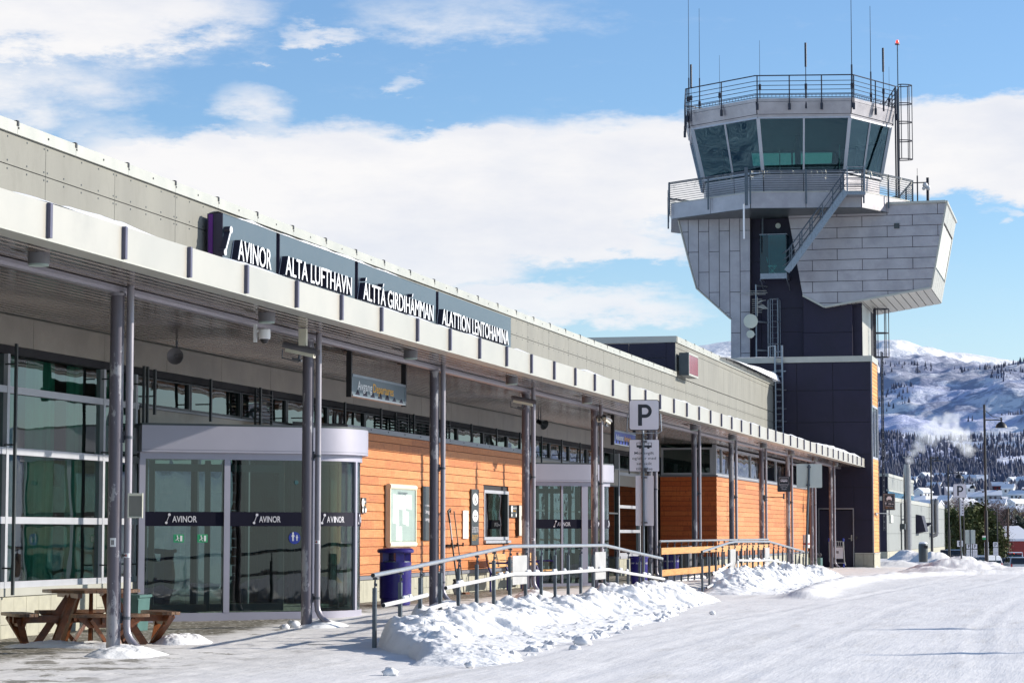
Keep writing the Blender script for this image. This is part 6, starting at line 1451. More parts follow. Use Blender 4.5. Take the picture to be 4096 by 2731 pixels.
for y in (1749, 1768, 1877, 1884, 1912, 2092): z = pc(2574, y).z; m.tube((b.x, b.y, z), (b.x, b.y, z + .04), .042, 12); m.box(b.x + .02, b.x + .10, b.y - .03, b.y + .03, z, z + .035)
m.build('clamp', 'galv_dark', t)
# far parking sign
D = 103.; b = pc(3849, 2282); t = thing('parking_sign', 'parking sign on a slightly leaning pole in front of the far snow heaps', 'sign', (b.x, b.y, b.z))
m = MB(); tp_ = pc(3836, 1990); m.tube((b.x, b.y, b.z - .3), tp_, .035, 10); m.build('pole', 'galv_post', t); p_sign(t, pc(3838, 1962) + nn * .05, 52 / FPX * D, 56 / FPX * D)
c = pc(3846, 2030); m = MB(); rect(m, c - nn * .04, -.10, .10, -.33, .33, nn, .01); f = m.build('sub_plate', 'sign_white', t); m = MB()
for k in range(5): rect(m, c - nn * .028, .02, .08, .22 - k * .12, .26 - k * .12, nn, .001)
m.build('print', 'sign_black', f)
# blank sign seen from behind
D = 77.5; b = pc(3220, 2317); t = thing('sign_from_behind', 'blank grey back of a square road sign on a leaning pole by the canopy', 'sign', (b.x, b.y, b.z))
tp_ = pc(3237, 1857); m = MB(); m.tube((b.x, b.y, b.z - .25), tp_, .036, 12); m.build('pole', 'galv_post', t); plate(t, 'sign_plate', pc(3238, 1902) - nn * .05, 102 / FPX * D, 95 / FPX * D, 'sign_back', .01, RT, .03)
m = MB(); q = pc(3236, 1868); m.box(q.x - .06, q.x + .06, q.y - .05, q.y + .05, q.z - .02, q.z + .03); q = pc(3233, 1940); m.box(q.x - .06, q.x + .06, q.y - .05, q.y + .05, q.z - .02, q.z + .03); m.build('clamp', 'galv_dark', t)
# bus stop sign on a column bracket
D = 88.; q = pc(3136, 1935); t = thing('bus_stop_sign', 'small black bus stop sign on an arm from a canopy column', 'sign', q)
plate(t, 'sign_plate', q, 53 / FPX * D, 62 / FPX * D, 'sign_black', .02, RT, .03); w, h = 53 / FPX * D, 62 / FPX * D
m = MB(); rr = [q + nn * .004 + RT * (sx * w * .36) + UP * (h * .20 + sy * h * .22) for sx, sy in ((-1, -1), (1, -1), (1, 1), (-1, 1))]; m.path(rr, .006, 4, closed=True)
rect(m, q + nn * .003, -.12, .12, .08, .17); m.build('bus_frame', 'sign_white', t); m = MB()
for x in (-.10, -.045, .01, .065): rect(m, q + nn * .005, x, x + .04, .125, .155)
for x in (-.07, .07): m.disc(q + nn * .004 + RT * x + UP * .08, nn, .02, .002, 10)
m.build('bus_windows', 'sign_black', t); m = MB()
for k, s in enumerate(('Holdeplass for', 'buss i rute', 'Flybuss')): text(m, s, q + nn * .003 - UP * (.07 + k * .065), RT, UP, .036, (.32, .24, .17)[k], .001, .002, 'C')
m.build('lettering', 'sign_white', t, smooth=False)
cc = Vector((XC, CY[9 - 0], 0)); m = MB(); a0 = Vector((XC + .08, CY[9], pc(3060, 1988).z)); e0 = Vector((q.x - .02, q.y, a0.z)); m.bar(a0, e0, .03, .03); m.bar(e0 - UP * .06, e0 + UP * .14, .05, .05, FW); m.box(XC + .05, XC + .14, CY[9] - .08, CY[9] + .08, a0.z - .09, a0.z + .09); m.build('arm', 'galv_dark', t)
# rental parking sign at the annex corner
D = 117.; q = pc(3557, 2006); t = thing('direction_sign', 'small black car park sign reading 150 m on an arm at the annex corner', 'sign', q); w, h = 47 / FPX * D, 66 / FPX * D
plate(t, 'sign_plate', q, w, h, 'sign_black', .02, RT, .03); m = MB(); m.path([q + nn * .004 + RT * (sx * w * .46) + UP * (sy * h * .47) for sx, sy in ((-1, -1), (1, -1), (1, 1), (-1, 1))], .005, 4, closed=True)
m.path([q + nn * .004 + RT * (sx * w * .40) + UP * (h * .22 + sy * h * .21) for sx, sy in ((-1, -1), (1, -1), (1, 1), (-1, 1))], .005, 4, closed=True)
c = q + nn * .003 + UP * h * .22; rect(m, c, -.13, .13, -.07, .02); m.prism([c + RT * -.10 + UP * .02, c + RT * .10 + UP * .02, c + RT * .07 + UP * .09, c - RT * .07 + UP * .09], nn * .001); rect(m, c, -.12, -.08, -.11, -.07); rect(m, c, .08, .12, -.11, -.07)
text(m, '150 m', q + nn * .003 - UP * .14 - RT * .05, RT, UP, .085, .26, .001, .004); c = q + nn * .003 - RT * .17 - UP * .10; rect(m, c, -.012, .012, -.05, .05); m.prism([c + UP * .08, c - RT * .05 + UP * .03, c + RT * .05 + UP * .03], nn * .001)
text(m, 'Leiebilparkering', q + nn * .003 - UP * .225, RT, UP, .03, .36, .001, 0, 'C'); m.build('symbols', 'sign_white', t, smooth=False); m = MB(); text(m, 'Rental car parking', q + nn * .003 - UP * .30, RT, UP, .03, .36, .001, 0, 'C'); m.build('lettering', 'orange_txt', t, smooth=False)
m = MB(); a0 = Vector((XA + .05, YBX + .6, pc(3500, 2052).z)); e0 = pc(3557, 2053); m.bar(a0, e0, .04, .04); m.bar(e0, e0 + UP * .2, .04, .04, FW); m.bar(e0 - UP * .06, e0, .06, .06, FW); m.build('arm', 'galv_dark', t)
# signs in the lower car park
D = 223.; PL = [(3841, 2173, 26, 25, 0, 'leftmost parking sign in the lower car park behind the pole of the larger sign'), (3877, 2184, 23, 19, 1, 'parking sign in front of the tall blank board, left of its twin'), (3900, 2184, 18, 19, 1, 'parking sign in front of the tall blank board, right of its twin'), (3946, 2177, 18, 21, 1, 'parking sign with lined plate just right of the tall lamp post'), (3982, 2177, 19, 21, 1, 'rightmost parking sign with lined plate in front of the low pines')]
for px, py, w, h, sub, lb in PL:
    c = pc(px, py); g0 = base_z(c.x, c.y); t = thing('parking_sign', lb, 'sign', (c.x, c.y, float(g0)), 'parking signs in the lower car park'); w, h = w / FPX * D, h / FPX * D
    m = MB(); m.tube((c.x, c.y + .08, float(g0) - .2), (c.x, c.y + .08, c.z + .2), .04, 8); m.build('pole', 'galv_post', t); p_sign(t, c, w, h)
    if sub:
        q = c - UP * (h / 2 + .42); m = MB(); rect(m, q, -w * .5, w * .5, -.36, .36, nn, .01); f = m.build('sub_plate', 'sign_white', t); m = MB()
        for k in range(5): rect(m, q + nn * .011, -w * .36, w * .36, .2 - k * .12, .225 - k * .12, nn, .001)
        m.build('print', 'lamp_grey', f)
D = 205.; c = pc(3881, 2146); t = thing('board_sign', 'tall blank board sign seen from behind with a dark centre pole in the car park', 'sign', (c.x, c.y, -1.8)); m = MB(); rect(m, c + nn * .0, -.42, .42, -.58, .58, -nn, .03); m.build('board', 'sign_back', t); m = MB(); m.tube(Vector((c.x, c.y, -2.2)) + nn * .06, c + nn * .06 + UP * .58, .05, 8); m.build('pole', 'galv_post', t)

# ================================================================== lamp posts, bin
def lamp(px, D, ytop, yarm, dxp, dome, base_y, label, flat=False, lean=0):
    p = hD(px, ytop, D); zt = p.z; g0 = float(base_z(p.x, p.y)) - .3; t = thing('lamp_post', label, 'lamp', (p.x, p.y, g0)); zarm = hD(px, yarm, D).z; s = 1 if dxp > 0 else -1
    m = MB(); m.tube((p.x, p.y, g0), (p.x, p.y, g0 + (zt - g0) * .38), .085, 12); m.tube((p.x, p.y, g0 + (zt - g0) * .38), (p.x, p.y, zt), .055, 10); m.build('pole', 'black', t)
    L_ = abs(dxp) / FPX * D; e = Vector((p.x, p.y, zarm)) + RT * s * L_
    m = MB(); m.bar(Vector((p.x, p.y, zarm)), e + RT * s * .05, .04, .05)
    if not flat: m.path([Vector((p.x, p.y, zt - .25)), Vector((p.x, p.y, zt - .25)).lerp(e + UP * .08, .5) - UP * .12, e + UP * .08], .015, 5)
    m.tube(e + UP * .12, e - UP * .1, .035, 8); m.build('arm', 'black', t); w = dome / FPX * D / 2
    m = MB(); hh = w * (.95 if not flat else .3)
    m.lathe([(.05, 0), (w * .45, -hh * .15), (w * .8, -hh * .5), (w, -hh), (w * 1.02, -hh * 1.08), (w * .9, -hh * 1.02)], e - UP * .08, 20); m.build('lamp_shade', 'black', t)
    return t
t = lamp(3937, 112, 1618, 1679, 67, 48, 2250, 'tall black lamp post with a hanging dome shade nearest the car park')
q = hD(3937, 2150, 112); m = MB(); m.tube((q.x, q.y, q.z - .08), (q.x, q.y, q.z + .02), .092, 12); m.build('green_band', 'green_sign', t); m = MB(); m.tube((q.x, q.y, q.z + .02), (q.x, q.y, q.z + .10), .092, 12); m.build('white_band', 'white', t)
lamp(3723, 152, 1826, 1832, 27, 44, 2200, 'black lamp post with a flat shade standing beside the grey service building', True)
lamp(3792, 165, 1857, 1891, 43, 30, 2215, 'slim black lamp post with dome shade left of the far parking sign'); lamp(3852, 195, 1903, 1935, 38, 26, 2210, 'slim black lamp post just behind the far parking sign'); lamp(3988, 232, 2029, 2034, -20, 22, 2240, 'distant lamp post with its lamp turned left above the car park', True)
for xc_, D_, lb in ((13.6, 37.5, 'x'), (13.0, 30.0, 'x')): pass
LP = [(21.5, 41.2, 'black lamp post out to the right whose shadow crosses the road'), (20.5, 33.6, 'second black lamp post out to the right nearer the viewer')]
pyz = lambda z, D: 1365.5 + FPX * math.tan(TH - math.atan((z - EYE) / D))
for xc_, D_, lb in LP: lamp(2048 + xc_ / D_ * FPX, D_, pyz(6.6, D_), pyz(6.0, D_), -190, 130, 0, lb)
D = 138.; q = hD(3693, 2226, D); h = 56 / FPX * D; t = thing('litter_bin', 'dark rounded litter bin with snow on its lid beside the service building', 'bin', q)
m = MB(); m.lathe([(.24, -.3), (.26, 0), (.27, h * .8), (.24, h * .95), (.1, h)], q, 22); m.build('body', 'dark_frame', t); m = MB(); m.box(q.x + .05, q.x + .28, q.y - .26, q.y - .1, q.z + h * .62, q.z + h * .80); m.build('opening', 'black', t); m = MB(); m.lathe([(.25, h * .93), (.22, h * 1.02), (.12, h * 1.06), (0, h * 1.07)], q, 18); m.build('snow_cap', 'snow', t)

# ================================================================== cars in the lower car park
def car(kind, paint, label, px, ytop, D, rz, snow=False):
    W_, Lc, H_ = {'van': (2.0, 5.2, 2.35), 'wagon': (1.85, 4.7, 1.55), 'car': (1.8, 4.3, 1.48), 'suv': (1.95, 4.6, 1.8)}[kind]
    q = hD(px, ytop, D); loc = Vector((q.x, q.y, q.z - H_)); t = thing('parked_car', label, 'car', (0, 0, 0), 'cars parked in the lower car park')
    belt = H_ * .58; w = W_ / 2; rf = {'van': .93, 'wagon': .80, 'car': .78, 'suv': .86}[kind]
    # body: lofted cross sections along y (rear at -L/2)
    secs = [(-Lc / 2, .30, belt * .96), (-Lc / 2 + .12, .22, belt * 1.0), (Lc * .18, .2, belt), (Lc / 2 - .35, .22, belt * (.80 if kind != 'van' else .85)), (Lc / 2, .35, belt * .62)]
    m = MB()
    def loft(secs):
        o = len(m.v)
        for (y, z0, z1, ww, wt) in secs:
            ring_ = [(-ww, z0), (ww, z0), (ww + .02, z0 + (z1 - z0) * .5), (wt, z1), (-wt, z1), (-ww - .02, z0 + (z1 - z0) * .5)]
            m.v += [(x, y, z) for x, z in ring_]
        k = 6
        for i in range(len(secs) - 1):
            for j in range(k): m.f.append((o + i * k + j, o + i * k + (j + 1) % k, o + (i + 1) * k + (j + 1) % k, o + (i + 1) * k + j))
        m.f.append(tuple(o + j for j in range(k))[::-1]); m.f.append(tuple(o + (len(secs) - 1) * k + j for j in range(k)))
    loft([(y, z0, z1, w * (.93 if abs(y) > Lc / 2 - .2 else 1), w * .93) for y, z0, z1 in secs]); m.build('body', paint, t)
    m = MB(); loft([(-Lc / 2 + .10, belt - .03, belt, w * .92, w * .9), (-Lc / 2 + .32, belt - .03, H_ - .08, w * .92, w * rf), (Lc * .05, belt - .03, H_ - .04, w * .92, w * rf), (Lc * .30, belt - .03, belt + .02, w * .9, w * .88)]); m.build('cabin', 'car_glass', t)
    m = MB(); loft([(-Lc / 2 + .26, H_ - .10, H_ - .05, w * rf + .02, w * rf), (-Lc / 2 + .5, H_ - .08, H_ - .0, w * rf + .03, w * rf * .96), (Lc * .06, H_ - .08, H_ - .02, w * rf + .03, w * rf * .96)])
    for s in (-1, 1): m.bar((s * w * .91, -Lc / 2 + .12, belt), (s * (w * rf), -Lc / 2 + .33, H_ - .06), .09, .09, (0, 1, 0)); m.bar((s * w * .92, -Lc * .1, belt), (s * w * rf, -Lc * .1, H_ - .06), .07, .05, (0, 1, 0))
    m.build('roof', paint, t)
    if snow: m = MB(); loft([(-Lc / 2 + .2, belt + .02, H_ - .02, w * .93, w * rf), (-Lc / 2 + .5, H_ - .03, H_ + .10, w * rf + .03, w * rf * .9), (Lc * .1, H_ - .03, H_ + .08, w * rf, w * rf * .9), (Lc * .3, belt, belt + .1, w * .9, w * .85)]); m.build('snow_cover', 'snow', t)
    for s in (-1, 1):
        m = MB(); m.box(s * w * .80 - .07, s * w * .80 + .07, -Lc / 2 - .02, -Lc / 2 + .03, belt * .66, belt * .98); m.build('tail_light', 'tail_red', t)
        for y in (-Lc * .32, Lc * .32): m = MB(); m.tube((s * (w - .02), y, .31), (s * (w - .22), y, .31), .31, 16); m.build('wheel', 'rubber', t)
    m = MB(); m.box(-.28, .28, -Lc / 2 - .03, -Lc / 2 + .01, .55, .66); m.build('number_plate', 'white', t)
    if kind == 'van':
        for s in (-.6, .6): m = MB(); m.box(s - .3, s + .3, -Lc / 2 + .20, -Lc / 2 + .26, H_ - .22, H_ - .12); m.build('roof_light', 'red_paint', t)
        m = MB(); m.box(-.06, .06, -Lc / 2 + .17, -Lc / 2 + .22, H_ - .22, H_ - .12); m.build('brake_light', 'red_light', t)
    t.location = loc; t.rotation_euler = (0, 0, rz); return t
car('van', 'car_white', 'white van with red roof lights at the right edge of the car park', 4033, 2206, 262, PSI + .05)
car('wagon', 'car_silver', 'silver estate car in front of the white van', 4060, 2225, 228, PSI - .03)
car('car', 'car_white', 'pale snow covered car left of the tall lamp post foot', 3931, 2223, 226, PSI + .35, True)
car('car', 'car_dark', 'dark low car between the tall lamp post and the white van', 3978, 2230, 240, PSI)
car('suv', 'car_dark', 'dark blue van like car beside the end of the service building', 3806, 2196, 205, PSI - .2)
car('suv', 'car_dark', 'small dark car partly hidden right of the far sign pole', 3860, 2214, 232, PSI)
# low red shed
D = 275.; q = pc(4060, 2190); t = thing('red_shed', 'low dark red shed with a snow covered roof behind the white van', 'building', (q.x, q.y, -3.4)); m = MB(); a = pc(3998, 2163); e = pc(4190, 2163); bk_ = FW * 7
m.prism([Vector((a.x, a.y, -4)), Vector((e.x, e.y, -4)), Vector((e.x, e.y, a.z)), Vector((a.x, a.y, a.z))], bk_); m.build('wall', 'house_red', t)
m = MB(); a2 = pc(3975, 2163); top1 = pc(3996, 2112) + FW * 4; top2 = pc(4075, 2110) + FW * 4; e2 = pc(4100, 2163); a2.z = a.z; e2.z = a.z; m.prism([a2, e2 + RT * 1.5, top2 + RT * .8, top1], (0, 0, .25)); m.build('roof', 'snow_far', t)
m = MB(); q = pc(4036, 2163); m.tube((q.x, q.y - 3, -4), (q.x, q.y - 3, pc(4036, 2035).z), .14, 8); o = m.build('utility_pole', 'bark', None, (q.x, q.y - 3, -3.4)); tag(o, 'weathered wooden utility pole in front of the red shed', 'pole')

# ================================================================== under the canopy
for i, px in enumerate([138, 1060, 1640, 2047, 2350, 2582, 2779, 2930, 3056, 3167, 3261, 3345, 3416]):
    y = ydx(px, -11.47)
    if i == 0:
        L0 = thing('ceiling_lamp', 'round grey lamp under the canopy nearest the camera at the left edge', 'lamp', (-11.47, y, 4.60), 'round lamps under the canopy')
        m = MB(); m.tube((-11.47, y, 4.61), (-11.47, y, 4.485), .122, 24); m.build('housing', 'lamp_grey', L0); m = MB(); m.tube((-11.47, y, 4.485), (-11.47, y, 4.465), .112, 24); m.build('lens', 'paper', L0)
    else:
        o_ = ['second', 'third', 'fourth', 'fifth', 'sixth', 'seventh', 'eighth', 'ninth', 'tenth', 'eleventh', 'twelfth', 'thirteenth'][i - 1]; dup(L0, (-11.47, y, 4.60), 0, f'{o_} round grey lamp under the canopy counted from the left')
def bullet(p, direction, label, mountz, L_=.50):
    t = thing('security_camera', label, 'camera', p, 'security cameras'); d = Vector(direction).normalized(); s = d.cross(UP).normalized(); u = s.cross(d)
    m = MB(); n_ = 12; a, b = p - d * L_ / 2, p + d * L_ / 2; o = len(m.v)
    for e in (a, b):
        for k in range(n_): q = R(-20 + 220 * k / (n_ - 1)); m.v.append(tuple(e + s * .07 * math.cos(q) + u * (.07 * math.sin(q) + .02)))
    m.f += [(o + k, o + k + 1, o + n_ + k + 1, o + n_ + k) for k in range(n_ - 1)]; m.build('sun_shield', 'lamp_grey', t)
    m = MB(); m.bar(a + d * .06 - u * .01, b - d * .05 - u * .01, .10, .095, u); m.build('housing', 'cam_cream', t); m = MB(); m.disc(b - d * .052, d, .035, .006, 14); m.build('lens', 'black', t)
    m = MB(); m.tube(p - u * .05, p - u * .13, .02, 8); m.bar(p - u * .14 - d * .1, Vector((p.x, p.y, p.z)) - u * .14 + d * .05, .06, .03); m.path([a - u * .04, a - u * .16 + d * .02, p - u * .17, p - u * .13 + d * .04], .010, 6); m.build('mount', 'galv_dark', t)
    return t
D = 36.8; c = pc(1202, 1404); t = bullet(c, RT * .93 + FW * -.25 - UP * .22, 'cream bullet camera on the second column pointing right', 0, .58); q = c + Vector((0, 0, .20)); m = MB(); m.box(q.x - .02, q.x + .10, q.y - .04, q.y + .04, q.z - .12, q.z + .14); m.build('bracket', 'cam_cream', t)
D = 52.; c = pc(2093, 1606); t = bullet(c, RT * .95 - FW * .2 - UP * .2, 'cream bullet camera on the fourth column pointing right', 0, .54)
D = 58.6; c = pc(2396, 1676); t = bullet(c, -FW - UP * .15 + RT * .02, 'bullet camera on the fifth column facing the viewer', 0, .40); c = pc(2426, 1680); t = bullet(c, FW + RT * .4 - UP * .2, 'bullet camera behind the fifth column facing away', 0, .45)
D = 35.; c = pc(1058, 1345); t = thing('dome_camera', 'white dome camera hanging below the canopy beam near the second column', 'camera', c); m = MB(); m.lathe([(.05, .11), (.085, .10), (.088, 0), (.08, -.04)], c, 22); m.build('housing', 'white', t); m = MB(); m.lathe([(.066, -.04), (.05, -.085), (.025, -.105), (0, -.11)], c, 20); m.build('dome', 'blackplastic', t)
m = MB(); q = pc(1024, 1335); m.box(q.x - .03, q.x + .01, q.y - .03, q.y + .03, q.z - .12, q.z + .14); m.path([q + UP * .04, q + UP * .06 + RT * .1, c + UP * .11], .022, 8); m.build('wall_arm', 'white', t)
def horn(p, d, label, mat='lamp_grey'):
    t = thing('loudspeaker', label, 'loudspeaker', p); d = Vector(d).normalized(); m = MB(); m.path([p - d * .14, p - d * .13, p - d * .02], .055, 16)
    m2 = MB(); m2.lathe([(.02, -.02), (.045, .0), (.07, .05), (.11, .11), (.135, .13), (.132, .135), (.10, .10), (.03, .03), (.0, .05)], (0, 0, 0), 26); m2.xf(Matrix.Translation(p) @ d.to_track_quat('Z', 'Y').to_matrix().to_4x4()); m2.build('horn', mat, t); m.build('driver', mat, t)
    m = MB(); m.tube(p - d * .02, p + UP * .35 - d * .02, .012, 6); m.tube(p - d * .10, p + UP * .35 - d * .12, .012, 6); m.build('hanger', 'galv_dark', t)
horn(hX(705, 1422, XM + .65), Vector((.25, -1, -.15)), 'round grey horn loudspeaker hanging over the first revolving door'); horn(hX(2165, 1692, XM + 1.0), Vector((.75, -.5, -.35)), 'dark horn loudspeaker hanging right of the fourth column', 'dark_frame')
# hanging signs
def hanging(label, X, px0, px1, z0, z1, words, back, front_px=None):
    ya, yb = ydx(px0, X), ydx(px1, X); t = thing('hanging_sign', label, 'sign', (X, (ya + yb) / 2, z0)); m = MB(); m.box(X - .05, X + .05, ya, yb, z0, z0 + .03); m.box(X - .05, X + .05, ya, yb, z1 - .04, z1); m.box(X - .05, X + .05, ya, ya + .03, z0, z1); m.box(X - .05, X + .05, yb - .03, yb, z0, z1); m.build('frame', 'galv', t)
    m = MB(); m.box(X - .035, X + .038, ya + .03, yb - .03, z0 + .03, z1 - .04); f = m.build('panel', back, t)
    for y in (ya - .02, yb + .02): m = MB(); m.box(X - .045, X + .045, y - .03, y + .03, z0 - .02, 4.60); m.box(X - .10, X + .10, y - .10, y + .10, 4.585, 4.60); m.build('hanger', 'black', t)
    h = (z1 - z0) * .42; L_ = yb - ya
    r = random.Random(3); m = MB()
    for k in range(7):
        a = ya + L_ * (.06 + k * .135); hh = (z1 - z0) * r.uniform(.28, .55); m.prism([(X + .039, a, z0 + .035), (X + .039, a + L_ * .085, z0 + .035), (X + .039, a + L_ * .07, z0 + hh * .6), (X + .039, a + L_ * .045, z0 + hh), (X + .039, a + L_ * .02, z0 + hh * .55)], (.001, 0, 0))
    m.build('mountain_print', 'band_dark' if back != 'band_dark' else 'sign_blue', f, smooth=False)
    for s, f0, f1, mt_ in words: m = MB(); text(m, s, (X + .041, ya + L_ * f0, z0 + (z1 - z0) * .34), (0, 1, 0), UP, h, L_ * (f1 - f0), .002, .006); m.build('lettering', mt_, f, smooth=False)
    return t, f, ya, yb
hanging('lit hanging sign reading Avgang Departures under the canopy', -12.44, 1395, 1612, 3.83, 4.21, [('Avgang', .10, .36, 'white'), ('Departures', .38, .76, 'yellow')], 'sign_blue')
hanging('hanging sign reading Ankomst Arrivals behind the near parking sign', -12.44, 2452, 2538, 3.82, 4.20, [('Ankomst', .08, .42, 'white'), ('Arrivals', .46, .78, 'yellow')], 'blue_sign')
# illuminated box sign on the raised wall
ya, yb = ydx(2763, XM + .5), ydx(2800, XM + .5); z0, z1 = hX(2790, 1512, XM + .5).z, hX(2765, 1412, XM + .5).z
t = thing('box_sign', 'upright box sign with a reddish glass face on the raised upper wall', 'sign', (XM + .25, ya, z0)); m = MB(); m.box(XM + .10, XM + .46, ya, yb, z0, z1); m.build('case', 'dark_frame', t); m = MB(); m.box(XM + .461, XM + .47, ya + .06, yb - .06, z0 + .08, z1 - .08); m.build('face', 'lit_red', t); m = MB(); m.box(XM, XM + .1, ya + .3, yb - .3, z0 + .2, z1 - .2); m.build('mount', 'dark_frame', t); m = MB(); m.box(XM + .46, XM + .475, ya, yb, z0, z0 + .07); m.box(XM + .46, XM + .475, ya, yb, z1 - .07, z1); m.box(XM + .46, XM + .475, ya, ya + .05, z0 + .07, z1 - .07); m.box(XM + .46, XM + .475, yb - .05, yb, z0 + .07, z1 - .07); m.build('trim', 'coping', t)

# ================================================================== things on the first timber wall
XS_ = XT + .03; zw = lambda px, py: hX(px, py, XS_).z
ya, yb = ydx(1562, XS_ + .09), ydx(1667, XS_ + .09); z0, z1 = zw(1600, 2186), zw(1600, 1938)
t = thing('notice_board', 'cream framed glass notice board full of pinned papers on the timber wall', 'notice board', (XS_, (ya + yb) / 2, z0))
m = MB(); m.box(XS_ - .02, XS_ + .06, ya, yb, z0 + .06, z1 - .06); m.build('case', 'cam_cream', t)
m = MB()
for z in (z0 + .05, z1 - .05): m.path([(XS_ + .045, ya - .01, z), (XS_ + .045, yb + .01, z)], .06, 14)
m.box(XS_ + .055, XS_ + .085, ya, ya + .05, z0 + .06, z1 - .06); m.box(XS_ + .055, XS_ + .085, yb - .05, yb, z0 + .06, z1 - .06); m.build('frame', 'cam_cream', t)
pn = MB(); r = random.Random(9)
for rw, zz in ((0, .62), (1, .36), (2, .12)):
    for k in range(6):
        if r.random() < (.1, .25, .6)[rw]: continue
        a = ya + .25 + k * (yb - ya - .5) / 6; dz = r.uniform(-.03, .03); q = [(XS_ + .065, a, z0 + (z1 - z0) * zz + dz), (XS_ + .065 + r.random() * .008, a + .19, z0 + (z1 - z0) * zz + dz - .01), (XS_ + .065, a + .19, z0 + (z1 - z0) * zz + .29 + dz), (XS_ + .065, a, z0 + (z1 - z0) * zz + .30 + dz)]
        pn.add(q, [(0, 1, 2, 3)])
pn.build('pinned_papers', 'white', t, smooth=False); m = MB(); m.quad((XS_ + .062, ya + .05, z0 + .1), (XS_ + .062, yb - .05, z0 + .1), (XS_ + .062, yb - .05, z1 - .1), (XS_ + .062, ya + .05, z1 - .1)); m.build('backing', 'paper', t)
m = MB(); text(m, 'Information', (XS_ + .066, (ya + yb) / 2 - .35, z1 - .20), (0, 1, 0), UP, .07, .7, .001, .002); m.build('lettering', 'sign_blue', t, smooth=False)
m = MB(); m.quad((XS_ + .08, ya + .05, z0 + .1), (XS_ + .08, yb - .05, z0 + .1), (XS_ + .08, yb - .05, z1 - .1), (XS_ + .08, ya + .05, z1 - .1)); m.build('glass', 'board_glass', t)
def wsign(name, label, px0, px1, yt, yb_, mat, cat='sign', th=.015):
    ya, yb = ydx(px0, XS_), ydx(px1, XS_); z1, z0 = zw((px0 + px1) / 2, yt), zw((px0 + px1) / 2, yb_); t = thing(name, label, cat, (XS_, (ya + yb) / 2, z0)); m = MB(); m.box(XS_ - .02, XS_ + th, ya, yb, z0, z1); m.build('plate', mat, t); return t, ya, yb, z0, z1
GREY = 'dark_frame'
t, ya, yb, z0, z1 = wsign('tall_sign', 'tall dark grey sign asking to avoid idling, partly behind the third column', 1690, 1738, 1945, 2160, GREY)
m = MB(); X_ = XS_ + .0155; text(m, 'For helse og miljø', (X_, ya + .12, z0 + (z1 - z0) * .63), (0, 1, 0), UP, .045, (yb - ya) * .75, .001); text(m, 'Unngå', (X_, ya + .12, z0 + (z1 - z0) * .50), (0, 1, 0), UP, .085, (yb - ya) * .45, .001); text(m, 'tomgang', (X_, ya + .12, z0 + (z1 - z0) * .36), (0, 1, 0), UP, .085, (yb - ya) * .65, .001); logo(m, (X_, ya + .1, z1 - .12), (0, 1, 0), UP, .07, .001); m.build('lettering', 'sign_white', t, smooth=False)
t, ya, yb, z0, z1 = wsign('paper_notice', 'narrow white paper notice left of the grey symbol sign', 1853, 1873, 2041, 2153, 'white', 'notice', .004)
m = MB()
for k in range(26):
    if k % 6 != 5: z = z1 - .09 - k * (z1 - z0 - .12) / 26; m.box(XS_ + .0045, XS_ + .005, ya + .08, yb - .08 - (k * 37 % 5) * .03, z - .005, z + .004)
m.build('print', 'lamp_grey', t); 
t, ya, yb, z0, z1 = wsign('symbol_sign', 'tall grey sign with white wheelchair and meeting point discs left of the wall window', 1884, 1913, 1956, 2178, GREY)
H_ = z1 - z0; yc = (ya + yb) / 2; m = MB()
for f in (.82, .52):
    o = len(m.v); m.lathe([(.0, 0), (.25, 0), (.25, .002), (0, .002)], (0, 0, 0), 30); m.xf(Matrix.Translation((XS_ + .016, yc, z0 + H_ * f)) @ Matrix.Rotation(R(90), 4, 'Y') @ Matrix.Diagonal((.55, 1.0, 1, 1)), o)
dd_ = m.build('disc', 'white', t); m = MB(); X_ = XS_ + .0195; cz = z0 + H_ * .82
m.disc((X_, yc - .02, cz + .085), (1, 0, 0), .022, .001, 10); m.path([(X_, yc - .02, cz + .05), (X_, yc - .01, cz - .02), (X_, yc + .07, cz - .02), (X_, yc + .10, cz - .08)], .010, 5); m.path([(X_, yc - .01 + .085 * math.cos(a), cz - .035 + .055 * math.sin(a)) for a in [R(120 + k * 22) for k in range(11)]], .008, 5)
cz = z0 + H_ * .52; m.disc((X_, yc, cz), (1, 0, 0), .02, .001, 10)
for k in range(4): a = R(k * 90); m.bar((X_, yc + .15 * math.cos(a), cz + .095 * math.sin(a)), (X_, yc + .06 * math.cos(a), cz + .035 * math.sin(a)), .002, .035, (0, -math.sin(a), math.cos(a)))
m.build('symbols', 'black', dd_); m = MB()
for k, s in enumerate(('Trenger du hjelp', 'fra oss, ring', 'på vegen inn')): text(m, s, (XS_ + .0155, ya + .06, z0 + H_ * (.30 - k * .037)), (0, 1, 0), UP, .04, (yb - ya) * .82, .001)
m.build('lettering', 'sign_white', t, smooth=False); m = MB()
for k, s in enumerate(('If you need help', 'please call us', 'on arrival')): text(m, s, (XS_ + .0155, ya + .06, z0 + H_ * (.155 - k * .037)), (0, 1, 0), UP, .04, (yb - ya) * (.8, .7, .5)[k], .001)
m.build('lettering', 'yellow', t, smooth=False)
